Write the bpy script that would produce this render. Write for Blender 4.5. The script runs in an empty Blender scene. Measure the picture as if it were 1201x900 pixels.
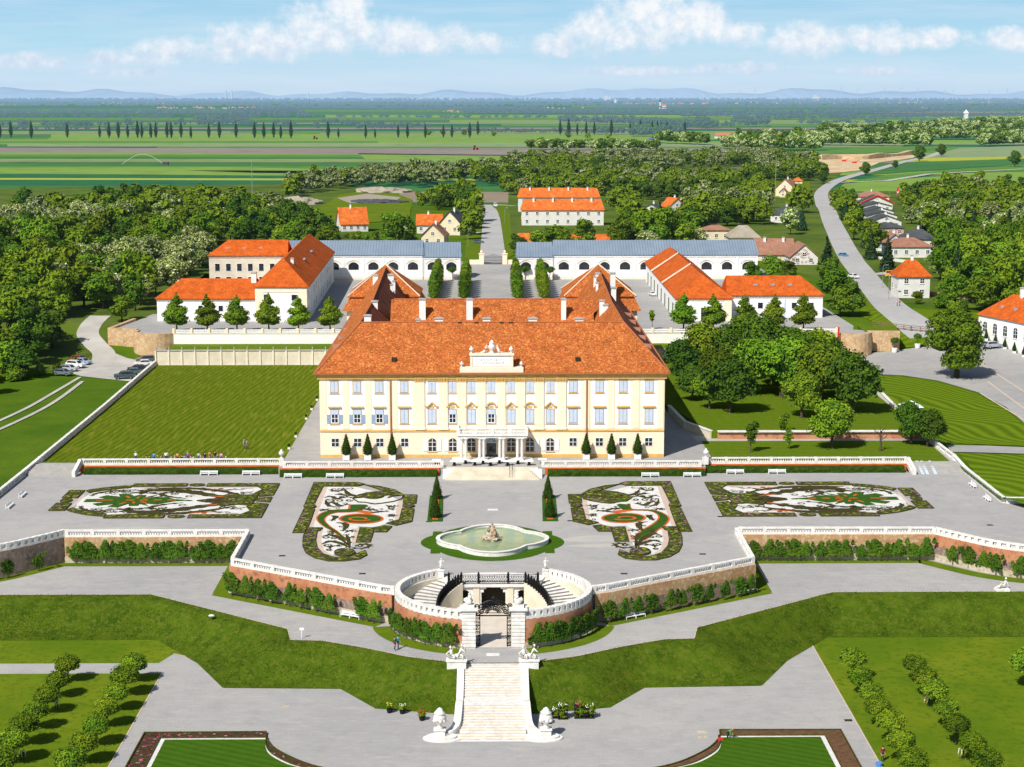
import bpy, bmesh, math, random
import numpy as np
from mathutils import Vector, Matrix
random.seed(7); np.random.seed(7)
C = bpy.context.scene.collection
F = 2000.0; TH = math.atan(337 / F); YAW = 23.5 / F; CAMH = 62.3
T, LP, LW = -1.3, -5.1, -8.7          # ground levels: terrace, middle path, lower garden
CT = 5.3                              # court level
def G(px, py, z):
    u = (px - 600.5) / F; v = (450 - py) / F
    dx, dy, dz = u, math.cos(TH) + v * math.sin(TH), -math.sin(TH) + v * math.cos(TH)
    x = dx * math.cos(YAW) + dy * math.sin(YAW); y = dy * math.cos(YAW) - dx * math.sin(YAW)
    t = (z - CAMH) / dz
    return (x * t, y * t)
def PJ(X, Y, Z):
    x = X * math.cos(YAW) - Y * math.sin(YAW); y = Y * math.cos(YAW) + X * math.sin(YAW)
    z = Z - CAMH; d = y * math.cos(TH) - z * math.sin(TH); up = y * math.sin(TH) + z * math.cos(TH)
    return (600.5 + F * x / d, 450 - F * up / d)
def zat(py, Y): return CAMH - Y * math.tan(TH + math.atan((py - 450) / F))
def dat(py, z): return (CAMH - z) / math.tan(TH + math.atan((py - 450) / F))
def sm(a, b, x):
    t = min(1, max(0, (x - a) / (b - a))); return t * t * (3 - 2 * t)
def HT(x, y):                          # rolling ground outside the garden
    z = -0.5 + 5.75 * sm(398, 452, y)
    return z * (1 - sm(840, 1000, y))

# ------------------------------------------------------------------ materials
HAZE = (0.27, 0.43, 0.60)
def nt(m):
    m.use_nodes = True; t = m.node_tree; t.nodes.clear(); return t
class N:
    def __init__(s, t): s.t = t
    def n(s, typ, **k):
        o = s.t.nodes.new(typ)
        for a, b in k.items(): setattr(o, a, b)
        return o
    def l(s, a, b): s.t.links.new(a, b)
def setin(node, i, v, g):
    if isinstance(v, bpy.types.NodeSocket): g.l(v, node.inputs[i])
    else: node.inputs[i].default_value = v
def math_(g, op, a, b=0.0, c=None, clamp=False):
    m = g.n('ShaderNodeMath', operation=op, use_clamp=clamp)
    setin(m, 0, a, g); setin(m, 1, b, g)
    if c is not None: setin(m, 2, c, g)
    return m.outputs[0]
def ramp(g, fac, stops):
    r = g.n('ShaderNodeValToRGB'); g.l(fac, r.inputs[0]); e = r.color_ramp.elements
    while len(e) > len(stops): e.remove(e[-1])
    while len(e) < len(stops): e.new(.5)
    for k, (p, c) in zip(e, stops):
        k.position = p; k.color = (c[0], c[1], c[2], 1)
    return r.outputs[0]
def mixc(g, f, a, b, mode='MIX'):
    m = g.n('ShaderNodeMix', data_type='RGBA', blend_type=mode)
    setin(m, 0, f, g)
    for i, v in ((6, a), (7, b)):
        if isinstance(v, tuple): v = (v[0], v[1], v[2], 1)
        setin(m, i, v, g)
    return m.outputs[2]
def noise(g, vec, scale, detail=4, rough=.6):
    n = g.n('ShaderNodeTexNoise'); n.inputs['Scale'].default_value = scale
    n.inputs['Detail'].default_value = detail; n.inputs['Roughness'].default_value = rough
    if vec is not None: g.l(vec, n.inputs['Vector'])
    return n.outputs['Fac']
def finish(g, col, rough=.85, bump=None, bstr=.3, bdist=.05, metallic=0, haze=0, spec=.04, sub=None, hazec=None):
    b = g.n('ShaderNodeBsdfPrincipled'); o = g.n('ShaderNodeOutputMaterial')
    setin(b, 'Base Color', (col[0], col[1], col[2], 1) if isinstance(col, tuple) else col, g)
    b.inputs['Roughness'].default_value = rough; b.inputs['Metallic'].default_value = metallic
    b.inputs['Specular IOR Level'].default_value = spec
    if bump is not None:
        bp = g.n('ShaderNodeBump'); bp.inputs['Strength'].default_value = bstr; bp.inputs['Distance'].default_value = bdist
        g.l(bump, bp.inputs['Height']); g.l(bp.outputs[0], b.inputs['Normal'])
    out = b.outputs[0]
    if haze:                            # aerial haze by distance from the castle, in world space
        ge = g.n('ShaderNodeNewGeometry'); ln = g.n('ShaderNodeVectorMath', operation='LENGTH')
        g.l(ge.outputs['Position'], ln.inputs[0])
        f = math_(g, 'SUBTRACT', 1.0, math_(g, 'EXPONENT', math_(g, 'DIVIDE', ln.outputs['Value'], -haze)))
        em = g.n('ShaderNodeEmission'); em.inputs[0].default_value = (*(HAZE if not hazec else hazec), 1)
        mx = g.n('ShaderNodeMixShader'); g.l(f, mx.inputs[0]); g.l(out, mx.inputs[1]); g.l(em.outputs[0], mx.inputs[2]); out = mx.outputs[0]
    g.l(out, o.inputs[0])
MATS = {}
def mat(name, c1, c2=None, scale=1.0, c3=None, scale2=None, rough=.85, bump=0, bscale=None, haze=0, metallic=0, spec=.04, pos=True, lo=.35, hi=.65, ocol=0.0, vary=0.0):
    m = bpy.data.materials.new(name); g = N(nt(m)); MATS[name] = m
    if pos: vec = g.n('ShaderNodeNewGeometry').outputs['Position']
    else: vec = g.n('ShaderNodeTexCoord').outputs['Object']
    col = c1
    if c2 is not None:
        col = ramp(g, noise(g, vec, scale, 6), [(lo, c1), (hi, c2)])
        if c3 is not None:
            col = mixc(g, ramp(g, noise(g, vec, scale2 or scale * 7, 3), [(.5, (0, 0, 0)), (.66, (1, 1, 1))]), col, c3)
    if ocol:
        oi = g.n('ShaderNodeObjectInfo'); col = mixc(g, ocol, col, oi.outputs['Color'])
    if vary:
        oi = g.n('ShaderNodeObjectInfo'); hs = g.n('ShaderNodeHueSaturation')
        r = oi.outputs['Random']
        g.l(math_(g, 'ADD', math_(g, 'MULTIPLY', r, .040 * vary), .5 - .010 * vary), hs.inputs['Hue'])
        g.l(math_(g, 'ADD', math_(g, 'MULTIPLY', math_(g, 'FRACT', math_(g, 'MULTIPLY', r, 7.31)), .75 * vary), 1 - .4 * vary), hs.inputs['Value'])
        setin(hs, 'Color', (col[0], col[1], col[2], 1) if isinstance(col, tuple) else col, g); col = hs.outputs[0]
    bp = noise(g, vec, bscale or scale * 6, 4) if bump else None
    finish(g, col, rough, bp, bump, .05, metallic, haze, spec)
    return m
mat('white_plaster', (.88, .87, .85), (.80, .79, .77), .35, rough=.9)
mat('white_stone', (.80, .785, .755), (.68, .655, .615), .9, c3=(.64, .60, .53), scale2=1.6, rough=.8, bump=.2, bscale=8)
mat('yellow_plaster', (.93, .735, .52), (.95, .775, .575), .4, rough=.9)
mat('deep_yellow_trim', (.62, .36, .10), (.72, .46, .16), 1.2, rough=.85)
mat('pale_trim', (.82, .74, .60), (.76, .66, .50), .8)
mat('shutter_paint', (.48, .56, .68), (.56, .63, .74), 1.5, rough=.6, spec=.2)
mat('open_shutter', (.25, .33, .45), (.31, .39, .52), 2, rough=.6)
mat('white_paint', (.82, .83, .84), rough=.5)
mat('window_glass', (.012, .015, .02), (.03, .038, .05), .8, rough=.12, spec=.6)
mat('iron', (.012, .012, .014), rough=.45, metallic=.4, spec=.3)
mat('bronze_dark', (.03, .028, .025), (.06, .05, .03), 3, rough=.5)
mat('dirt_road', (.50, .48, .44), (.40, .38, .34), .15, rough=.95)
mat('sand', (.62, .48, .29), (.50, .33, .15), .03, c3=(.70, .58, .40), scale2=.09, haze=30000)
mat('soil', (.10, .055, .03), (.16, .09, .05), 1.5, rough=.95, bump=.5, bscale=6)
mat('ploughed', (.12, .10, .085), (.17, .14, .11), .03, haze=30000)
mat('meadow', (.055, .115, .006), (.095, .155, .009), .09, c3=(.06, .13, .012), scale2=1.3, rough=.95, bump=.7, bscale=2.5)
mat('slope_grass', (.036, .074, .004), (.076, .122, .007), .5, c3=(.10, .12, .016), scale2=1.8, rough=.95, bump=1.0, bscale=3)
mat('low_lawn', (.090, .155, .007), (.155, .195, .011), .09, c3=(.075, .135, .007), scale2=1.2, rough=.95, bump=.4, bscale=3)
mat('strip_grass', (.085, .145, .008), (.12, .17, .010), .5, rough=.95)
mat('forest_floor', (.05, .09, .008), (.11, .165, .014), .04, c3=(.10, .12, .03), scale2=.2, rough=.95, haze=45000)
mat('hedge_leaf', (.022, .05, .006), (.05, .09, .010), 1.6, c3=(.012, .03, .004), scale2=5, bump=1, bscale=6)
mat('topiary_leaf', (.018, .045, .008), (.04, .075, .010), 3, bump=1, bscale=9)
mat('brick', (.44, .17, .085), (.54, .27, .15), .35, c3=(.30, .13, .08), scale2=1.5, bump=.4, bscale=5)
mat('sand_brick', (.50, .33, .17), (.42, .22, .11), .3, c3=(.58, .46, .30), scale2=2.0, bump=.4, bscale=5)
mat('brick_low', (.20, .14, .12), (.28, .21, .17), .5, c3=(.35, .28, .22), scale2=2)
mat('brick_cap', (.62, .14, .03), (.5, .12, .035), .8)
mat('wall_foot', (.56, .50, .38), (.46, .40, .28), .9, c3=(.34, .27, .17), scale2=2)
mat('aged_wall', (.72, .66, .52), (.58, .51, .38), .5, c3=(.66, .62, .54), scale2=2)
mat('rock_wall', (.60, .42, .24), (.42, .25, .13), .5, c3=(.64, .50, .33), scale2=1.8, bump=.8, bscale=3)
mat('bark', (.075, .055, .04), (.12, .095, .07), 2)
mat('metal_pole', (.45, .46, .47), rough=.4, metallic=.6, spec=.3)
mat('dark_rubber', (.015, .015, .016), rough=.7)
mat('chrome', (.6, .6, .62), rough=.25, metallic=.8)
mat('lamp_red', (.5, .02, .02), rough=.3)
mat('car_paint', (.5, .5, .5), rough=.25, spec=.6, ocol=1.0)
mat('shirt', (.5, .5, .5), rough=.9, ocol=1.0)
mat('skin', (.55, .32, .22), rough=.6)
mat('trousers', (.035, .045, .085), rough=.9)
mat('hair', (.06, .035, .02), rough=.8)
mat('banner', (.7, .02, .07), rough=.7, ocol=1.0)
mat('terracotta', (.45, .16, .07), (.36, .12, .05), 3)
mat('red_chippings', (.62, .13, .03), (.50, .10, .03), 1.5)
mat('white_chippings', (.72, .71, .68), (.60, .585, .55), 1.2)
mat('pink_chippings', (.60, .48, .40), (.52, .41, .34), 1)
mat('box_green', (.045, .115, .015), (.03, .08, .010), 1.2, bump=.5, bscale=8)
mat('dark_box', (.055, .045, .016), (.03, .034, .012), 2.2, c3=(.11, .085, .03), scale2=5)
mat('bed_edge', (.045, .045, .012), (.09, .08, .02), 2)
mat('water', (.20, .32, .18), (.30, .38, .21), .35, c3=(.20, .29, .20), scale2=.9, rough=.08, spec=.5, bump=.05, bscale=6)
mat('rock_fountain', (.62, .56, .46), (.36, .25, .15), 1.0, c3=(.20, .11, .06), scale2=2)
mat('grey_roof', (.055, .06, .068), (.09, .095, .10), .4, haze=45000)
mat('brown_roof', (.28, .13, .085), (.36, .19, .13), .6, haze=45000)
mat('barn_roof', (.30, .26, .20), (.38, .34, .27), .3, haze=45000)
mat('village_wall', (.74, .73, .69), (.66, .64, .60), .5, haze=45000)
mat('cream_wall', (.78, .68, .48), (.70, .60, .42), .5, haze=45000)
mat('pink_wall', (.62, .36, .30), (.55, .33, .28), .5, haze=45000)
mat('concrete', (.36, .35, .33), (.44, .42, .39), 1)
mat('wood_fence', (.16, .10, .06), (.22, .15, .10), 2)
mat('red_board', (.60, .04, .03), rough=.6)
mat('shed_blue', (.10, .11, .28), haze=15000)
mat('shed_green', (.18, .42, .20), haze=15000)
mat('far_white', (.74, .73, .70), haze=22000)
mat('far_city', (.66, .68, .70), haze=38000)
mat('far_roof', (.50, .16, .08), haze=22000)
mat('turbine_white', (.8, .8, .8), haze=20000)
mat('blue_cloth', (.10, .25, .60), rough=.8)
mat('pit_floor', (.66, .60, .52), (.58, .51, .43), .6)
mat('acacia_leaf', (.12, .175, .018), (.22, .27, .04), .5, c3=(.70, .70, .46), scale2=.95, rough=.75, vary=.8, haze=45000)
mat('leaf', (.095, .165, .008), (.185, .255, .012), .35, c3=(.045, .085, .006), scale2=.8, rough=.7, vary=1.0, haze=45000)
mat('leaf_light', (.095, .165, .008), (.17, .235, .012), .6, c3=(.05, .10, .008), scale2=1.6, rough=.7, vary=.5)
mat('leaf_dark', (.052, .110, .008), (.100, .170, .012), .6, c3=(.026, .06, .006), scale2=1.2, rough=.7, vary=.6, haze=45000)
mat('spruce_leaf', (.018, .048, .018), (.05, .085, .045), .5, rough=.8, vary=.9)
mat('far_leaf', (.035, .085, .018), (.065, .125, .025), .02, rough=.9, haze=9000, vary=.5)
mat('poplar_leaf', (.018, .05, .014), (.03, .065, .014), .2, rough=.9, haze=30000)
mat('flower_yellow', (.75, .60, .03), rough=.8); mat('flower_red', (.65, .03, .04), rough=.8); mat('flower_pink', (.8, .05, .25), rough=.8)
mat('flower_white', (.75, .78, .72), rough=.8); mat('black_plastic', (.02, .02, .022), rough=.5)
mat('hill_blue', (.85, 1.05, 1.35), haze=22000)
def gravel_mat(name, a, b, tan, k=1.0):
    m = bpy.data.materials.new(name); g = N(nt(m)); MATS[name] = m
    pos = g.n('ShaderNodeNewGeometry').outputs['Position']
    col = ramp(g, noise(g, pos, .055, 4), [(.38, a), (.66, b)])
    mp = g.n('ShaderNodeMapping'); mp.inputs['Scale'].default_value = (.22, 1.3, 1); mp.inputs['Rotation'].default_value = (0, 0, .35); g.l(pos, mp.inputs[0])
    wv = g.n('ShaderNodeTexNoise'); wv.inputs['Scale'].default_value = .9; wv.inputs['Detail'].default_value = 6; wv.inputs['Distortion'].default_value = 2.2; g.l(mp.outputs[0], wv.inputs['Vector'])
    col = mixc(g, math_(g, 'MULTIPLY', ramp(g, wv.outputs['Fac'], [(.52, (0, 0, 0)), (.70, (1, 1, 1))]), .55), col, tan)
    col = mixc(g, math_(g, 'MULTIPLY', ramp(g, noise(g, pos, .35, 7, .7), [(.30, (1, 1, 1)), (.52, (0, 0, 0))]), .5), col, tuple(x * .80 for x in a))
    gr = noise(g, pos, 7.0, 3, .8); col = mixc(g, 1.0, col, ramp(g, gr, [(.30, (.80, .80, .80)), (.70, (1.16, 1.15, 1.14))]), 'MULTIPLY')
    finish(g, col, .95, gr, .5, .05)
gravel_mat('gravel', (.36, .355, .355), (.41, .40, .385), (.50, .465, .415)); gravel_mat('court_gravel', (.335, .333, .33), (.40, .388, .37), (.48, .45, .40)); gravel_mat('road', (.38, .38, .38), (.44, .435, .42), (.50, .48, .45))
def special():
    # clay tiles: one colour per tile, weathered patches
    def tiles(name, a, b, c, sc, haze=0, dark=.25):
        m = bpy.data.materials.new(name); g = N(nt(m)); MATS[name] = m
        pos = g.n('ShaderNodeNewGeometry').outputs['Position']
        v = g.n('ShaderNodeTexVoronoi'); v.inputs['Scale'].default_value = sc; g.l(pos, v.inputs['Vector'])
        sep = g.n('ShaderNodeSeparateColor'); g.l(v.outputs['Color'], sep.inputs[0])
        col = ramp(g, sep.outputs[0], [(0, b), (.3, a), (.72, a), (.93, c), (1, c)])
        dk = math_(g, 'MULTIPLY', math_(g, 'GREATER_THAN', sep.outputs[1], .93), dark * 2.2, clamp=True)
        col = mixc(g, dk, col, (.10, .05, .03))
        w = ramp(g, noise(g, pos, .5, 6), [(.33, (.74, .71, .70)), (.66, (1.08, 1.06, 1.04))])
        col = mixc(g, 1.0, col, w, 'MULTIPLY')
        z = g.n('ShaderNodeSeparateXYZ'); g.l(pos, z.inputs[0])
        rows = math_(g, 'FRACT', math_(g, 'MULTIPLY', z.outputs[2], 3.2))
        finish(g, col, .85, math_(g, 'ADD', rows, sep.outputs[2]), .5, .06, haze=haze)
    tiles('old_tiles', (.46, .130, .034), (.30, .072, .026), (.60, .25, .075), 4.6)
    tiles('shaded_tiles', (.23, .075, .045), (.15, .05, .035), (.30, .11, .06), 4.6)  # old tiles again, with the shade of right-facing slopes painted into the colour
    tiles('new_tiles', (.55, .112, .020), (.46, .088, .018), (.60, .15, .028), 3.0, dark=.10)
    tiles('village_tiles', (.66, .16, .03), (.58, .13, .03), (.70, .21, .05), .9, haze=45000, dark=.03)
    # standing seam zinc
    m = bpy.data.materials.new('zinc_roof'); g = N(nt(m)); MATS['zinc_roof'] = m
    pos = g.n('ShaderNodeNewGeometry').outputs['Position']; s = g.n('ShaderNodeSeparateXYZ'); g.l(pos, s.inputs[0])
    fr = math_(g, 'FRACT', math_(g, 'MULTIPLY', s.outputs[0], 1.15))
    seam = math_(g, 'GREATER_THAN', fr, .82)
    base = ramp(g, noise(g, pos, .2, 4), [(.3, (.19, .25, .32)), (.7, (.25, .31, .38))])
    finish(g, mixc(g, seam, base, (.13, .18, .24)), .45, fr, .3, .05, metallic=.1, spec=.4)
    # mown lawns
    def stripes(name, a, b, y, period, ang, amp, dry, wob):
        m = bpy.data.materials.new(name); g = N(nt(m)); MATS[name] = m
        pos = g.n('ShaderNodeNewGeometry').outputs['Position']; s = g.n('ShaderNodeSeparateXYZ'); g.l(pos, s.inputs[0])
        t = math_(g, 'ADD', math_(g, 'MULTIPLY', s.outputs[0], math.cos(ang)), math_(g, 'MULTIPLY', s.outputs[1], math.sin(ang)))
        t = math_(g, 'ADD', t, math_(g, 'MULTIPLY', noise(g, pos, .03, 1), wob))
        w = math_(g, 'SINE', math_(g, 'MULTIPLY', t, 2 * math.pi / period))
        f = math_(g, 'MULTIPLY_ADD', w, amp, .5)
        col = mixc(g, f, a, b)
        mp = g.n('ShaderNodeMapping'); mp.inputs['Scale'].default_value = (1.6, .12, 1); mp.inputs['Rotation'].default_value = (0, 0, -ang)
        g.l(pos, mp.inputs[0])
        col = mixc(g, math_(g, 'MULTIPLY', ramp(g, noise(g, mp.outputs[0], 1.2, 5), [(.5, (0, 0, 0)), (.68, (1, 1, 1))]), dry), col, y)
        col = mixc(g, ramp(g, noise(g, pos, .9, 6), [(.3, (.55, .55, .55)), (.7, (0, 0, 0))]), col, mixc(g, 1.0, col, (.72, .75, .7), 'MULTIPLY'))
        finish(g, col, .95, noise(g, pos, 3, 3), .4, .05)
    stripes('west_lawn', (.068, .115, .004), (.125, .165, .006), (.25, .24, .03), 1.25, -.10, .45, .65, 3)
    stripes('east_lawn', (.070, .130, .004), (.15, .22, .008), (.15, .2, .02), 2.3, .55, .5, .15, 26)
    stripes('fort_lawn', (.08, .14, .005), (.15, .21, .008), (.15, .2, .02), 2.0, -.9, .5, .15, 30)
    stripes('parterre_lawn', (.040, .105, .006), (.062, .135, .008), (.07, .15, .02), 1.2, 1.1, .4, .2, 1)
    stripes('orchard_grass', (.085, .15, .006), (.12, .18, .008), (.15, .16, .03), 3.0, 1.4, .15, .6, 8)
    # flower beds: tiny specks over earth and leaves
    def beds(name, cols, sc):
        m = bpy.data.materials.new(name); g = N(nt(m)); MATS[name] = m
        pos = g.n('ShaderNodeNewGeometry').outputs['Position']
        v = g.n('ShaderNodeTexVoronoi'); v.inputs['Scale'].default_value = sc; g.l(pos, v.inputs['Vector'])
        sep = g.n('ShaderNodeSeparateColor'); g.l(v.outputs['Color'], sep.inputs[0])
        r = g.n('ShaderNodeValToRGB'); g.l(sep.outputs[0], r.inputs[0]); r.color_ramp.interpolation = 'CONSTANT'
        e = r.color_ramp.elements
        while len(e) < len(cols): e.new(.5)
        for k, (p, c) in zip(e, cols): k.position = p; k.color = (*c, 1)
        finish(g, r.outputs[0], .9, v.outputs['Distance'], .8, .08)
    beds('mixed_bed', [(0, (.035, .045, .012)), (.22, (.055, .085, .010)), (.45, (.085, .125, .014)), (.66, (.06, .035, .045)), (.76, (.26, .27, .03)), (.86, (.07, .05, .02)), (.95, (.30, .13, .24))], 2.6)
    beds('rose_bed', [(0, (.05, .03, .02)), (.3, (.045, .06, .015)), (.55, (.08, .05, .03)), (.78, (.12, .03, .04)), (.91, (.36, .05, .11)), (.97, (.35, .25, .22))], 3.6)
special()

# ------------------------------------------------------------------ geometry helpers
OFF = {}
def off(o):
    v = Vector((0, 0, 0))
    while o is not None:
        v += OFF.get(o.name, Vector((0, 0, 0))); o = o.parent
    return v
class MB:
    def __init__(s): s.v = []; s.f = []; s.mi = []; s.cur = 0
    def add(s, vs, fs):
        k = len(s.v); s.v += [tuple(v) for v in vs]; s.f += [tuple(k + i for i in f) for f in fs]; s.mi += [s.cur] * len(fs); return s
    def box(s, x0, x1, y0, y1, z0, z1):
        return s.add([(x0, y0, z0), (x1, y0, z0), (x1, y1, z0), (x0, y1, z0), (x0, y0, z1), (x1, y0, z1), (x1, y1, z1), (x0, y1, z1)],
                     [(0, 3, 2, 1), (4, 5, 6, 7), (0, 1, 5, 4), (1, 2, 6, 5), (2, 3, 7, 6), (3, 0, 4, 7)])
    def obox(s, c, ux, wx, wy, z0, z1):        # oriented box: centre c, unit dir ux, sizes along / across
        ux = Vector((ux[0], ux[1])).normalized(); uy = Vector((-ux.y, ux.x)); c = Vector((c[0], c[1])); p = []
        for z in (z0, z1):
            for a, b in ((-1, -1), (1, -1), (1, 1), (-1, 1)):
                q = c + ux * (a * wx / 2) + uy * (b * wy / 2); p.append((q.x, q.y, z))
        return s.add(p, [(0, 3, 2, 1), (4, 5, 6, 7), (0, 1, 5, 4), (1, 2, 6, 5), (2, 3, 7, 6), (3, 0, 4, 7)])
    def prism(s, poly, z0, z1, top=True):
        from mathutils.geometry import tessellate_polygon
        n = len(poly)
        A = sum(poly[i][0] * poly[(i + 1) % n][1] - poly[(i + 1) % n][0] * poly[i][1] for i in range(n))
        if A < 0: poly = poly[::-1]
        k = len(s.v)
        zf0 = z0 if callable(z0) else (lambda x, y: z0); zf1 = z1 if callable(z1) else (lambda x, y: z1)
        s.v += [(p[0], p[1], zf0(*p)) for p in poly] + [(p[0], p[1], zf1(*p)) for p in poly]
        for i in range(n):
            j = (i + 1) % n; s.f.append((k + i, k + j, k + n + j, k + n + i)); s.mi.append(s.cur)
        if top:
            for t in tessellate_polygon([[Vector((p[0], p[1], 0)) for p in poly]]):
                a, b, c = [poly[q] for q in t]
                if (b[0] - a[0]) * (c[1] - a[1]) - (b[1] - a[1]) * (c[0] - a[0]) < 0: t = t[::-1]
                s.f.append(tuple(k + n + q for q in t)); s.mi.append(s.cur)
        return s
    def sheet(s, poly, z):
        from mathutils.geometry import tessellate_polygon
        k = len(s.v); zf = z if callable(z) else (lambda x, y: z)
        s.v += [(p[0], p[1], zf(p[0], p[1])) for p in poly]
        for t in tessellate_polygon([[Vector((p[0], p[1], 0)) for p in poly]]):
            a, b, c = [poly[q] for q in t]
            if (b[0] - a[0]) * (c[1] - a[1]) - (b[1] - a[1]) * (c[0] - a[0]) < 0: t = t[::-1]
            s.f.append(tuple(k + q for q in t)); s.mi.append(s.cur)
        return s
    def lathe(s, c, prof, n=12, sx=1, sy=1):
        k = len(s.v)
        for r, z in prof:
            for i in range(n):
                a = 2 * math.pi * i / n; s.v.append((c[0] + r * sx * math.cos(a), c[1] + r * sy * math.sin(a), c[2] + z))
        m = len(prof)
        for j in range(m - 1):
            for i in range(n):
                i2 = (i + 1) % n; s.f.append((k + j * n + i, k + j * n + i2, k + (j + 1) * n + i2, k + (j + 1) * n + i)); s.mi.append(s.cur)
        s.f.append(tuple(k + i for i in range(n))[::-1]); s.mi.append(s.cur)
        s.f.append(tuple(k + (m - 1) * n + i for i in range(n))); s.mi.append(s.cur)
        return s
    def tube(s, pts, rads, n=6):
        k = len(s.v); pts = [Vector(p) for p in pts]
        if not hasattr(rads, '__len__'): rads = [rads] * len(pts)
        for i, p in enumerate(pts):
            d = (pts[min(i + 1, len(pts) - 1)] - pts[max(i - 1, 0)]).normalized()
            u = d.cross(Vector((0, 0, 1))) if abs(d.z) < .95 else d.cross(Vector((1, 0, 0))); u.normalize(); w = d.cross(u)
            for j in range(n):
                a = 2 * math.pi * j / n; q = p + (u * math.cos(a) + w * math.sin(a)) * rads[i]; s.v.append(tuple(q))
        for i in range(len(pts) - 1):
            for j in range(n):
                j2 = (j + 1) % n; s.f.append((k + i * n + j, k + (i + 1) * n + j, k + (i + 1) * n + j2, k + i * n + j2)); s.mi.append(s.cur)
        s.f.append(tuple(k + j for j in range(n))); s.mi.append(s.cur)
        s.f.append(tuple(k + (len(pts) - 1) * n + j for j in range(n))[::-1]); s.mi.append(s.cur)
        return s
    def blob(s, c, r, sub=2, amp=.15, seed=0):
        bm = bmesh.new(); bmesh.ops.create_icosphere(bm, subdivisions=sub, radius=1); rr = random.Random(seed)
        ph = [rr.uniform(0, 6) for _ in range(6)]
        r = r if hasattr(r, '__len__') else (r, r, r)
        vs = []
        for v in bm.verts:
            p = v.co; d = 1 + amp * (math.sin(p.x * 4 + ph[0]) * math.sin(p.y * 5 + ph[1]) + math.sin(p.z * 5 + ph[2]) * math.sin(p.x * 7 + ph[3])) 
            vs.append((c[0] + p.x * r[0] * d, c[1] + p.y * r[1] * d, c[2] + p.z * r[2] * d))
        s.add(vs, [[v.index for v in f.verts] for f in bm.faces]); bm.free(); return s
    def build(s, name, m, parent=None, smooth=False, bevel=0):
        ms = m if isinstance(m, (list, tuple)) else [m]
        o_ = off(parent) if parent is not None else Vector((0, 0, 0))
        me = bpy.data.meshes.new(name)
        me.from_pydata([(v[0] - o_.x, v[1] - o_.y, v[2] - o_.z) for v in s.v], [], s.f)
        for q in ms: me.materials.append(MATS[q])
        if len(ms) > 1: me.polygons.foreach_set('material_index', s.mi)
        if smooth: me.polygons.foreach_set('use_smooth', [True] * len(me.polygons))
        me.update()
        ob = bpy.data.objects.new(name, me); C.objects.link(ob)
        if parent is not None: ob.parent = parent
        if bevel:
            b = ob.modifiers.new('b', 'BEVEL'); b.width = bevel; b.segments = 2; b.limit_method = 'ANGLE'
        return ob
def tag(o, label=None, cat=None, group=None, kind=None):
    if label: o['label'] = label
    if cat: o['category'] = cat
    if group: o['group'] = group
    if kind: o['kind'] = kind
    return o
def empty(name, loc, label=None, cat=None, group=None, rz=0):
    o = bpy.data.objects.new(name, None); C.objects.link(o); o.location = loc; o.rotation_euler = (0, 0, rz)
    o.empty_display_size = .5
    OFF[o.name] = Vector(loc) if rz == 0 else Vector((0, 0, 0))
    return tag(o, label, cat, group)
def copy_tree(o, parent=None):
    c = o.copy(); C.objects.link(c); c.parent = parent
    for ch in list(o.children): copy_tree(ch, c)
    return c
def place(proto, loc, rz=0, sc=1, label=None, group=None, first=[None]):
    """first use moves the prototype itself, later ones copy it"""
    if not proto.get('_used'):
        proto['_used'] = 1; o = proto
    else: o = copy_tree(proto)
    o.location = loc; o.rotation_euler = (0, 0, rz); o.scale = (sc, sc, sc) if not hasattr(sc, '__len__') else sc
    if label: o['label'] = label
    if group: o['group'] = group
    return o
def struct(name, mb, m):
    o = mb.build(name, m); o['kind'] = 'structure'; return o
def cat_rom(pts, n=8, closed=False):
    out = []; m = len(pts)
    rng = range(m) if closed else range(m - 1)
    for i in rng:
        g = lambda k: pts[k % m] if closed else pts[min(max(k, 0), m - 1)]
        p0, p1, p2, p3 = g(i - 1), g(i), g(i + 1), g(i + 2)
        for j in range(n):
            t = j / n
            out.append(tuple(.5 * (2 * p1[k] + (p2[k] - p0[k]) * t + (2 * p0[k] - 5 * p1[k] + 4 * p2[k] - p3[k]) * t * t + (3 * p1[k] - p0[k] - 3 * p2[k] + p3[k]) * t ** 3) for k in range(len(p1))))
    if not closed: out.append(tuple(pts[-1]))
    return out
def resample(poly, step):
    out = []; d0 = 0
    for i in range(len(poly) - 1):
        a = Vector(poly[i]); b = Vector(poly[i + 1]); L = (b - a).length; n = max(1, round(L / step))
        for j in range(n): out.append(tuple(a.lerp(b, j / n)))
    out.append(tuple(poly[-1])); return out
def strip(mb, poly, w, z, w2=None):
    """flat ribbon along poly; w may taper to w2"""
    n = len(poly); L = []; R = []
    for i in range(n):
        a = Vector(poly[max(i - 1, 0)][:2]); b = Vector(poly[min(i + 1, n - 1)][:2]); d = b - a
        if d.length < 1e-6: d = Vector((1, 0))
        d.normalize(); nn = Vector((-d.y, d.x)); ww = w if not callable(w) else w(i / (n - 1))
        p = Vector(poly[i][:2]); l_ = p + nn * ww / 2; r_ = p - nn * ww / 2
        zf = z if callable(z) else (lambda x, y: z)
        L.append((l_.x, l_.y, zf(l_.x, l_.y))); R.append((r_.x, r_.y, zf(r_.x, r_.y)))
    mb.add(R + L, [(i, i + 1, n + i + 1, n + i) for i in range(n - 1)])
def mirror(poly): return [(-p[0],) + tuple(p[1:]) for p in poly]
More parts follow.
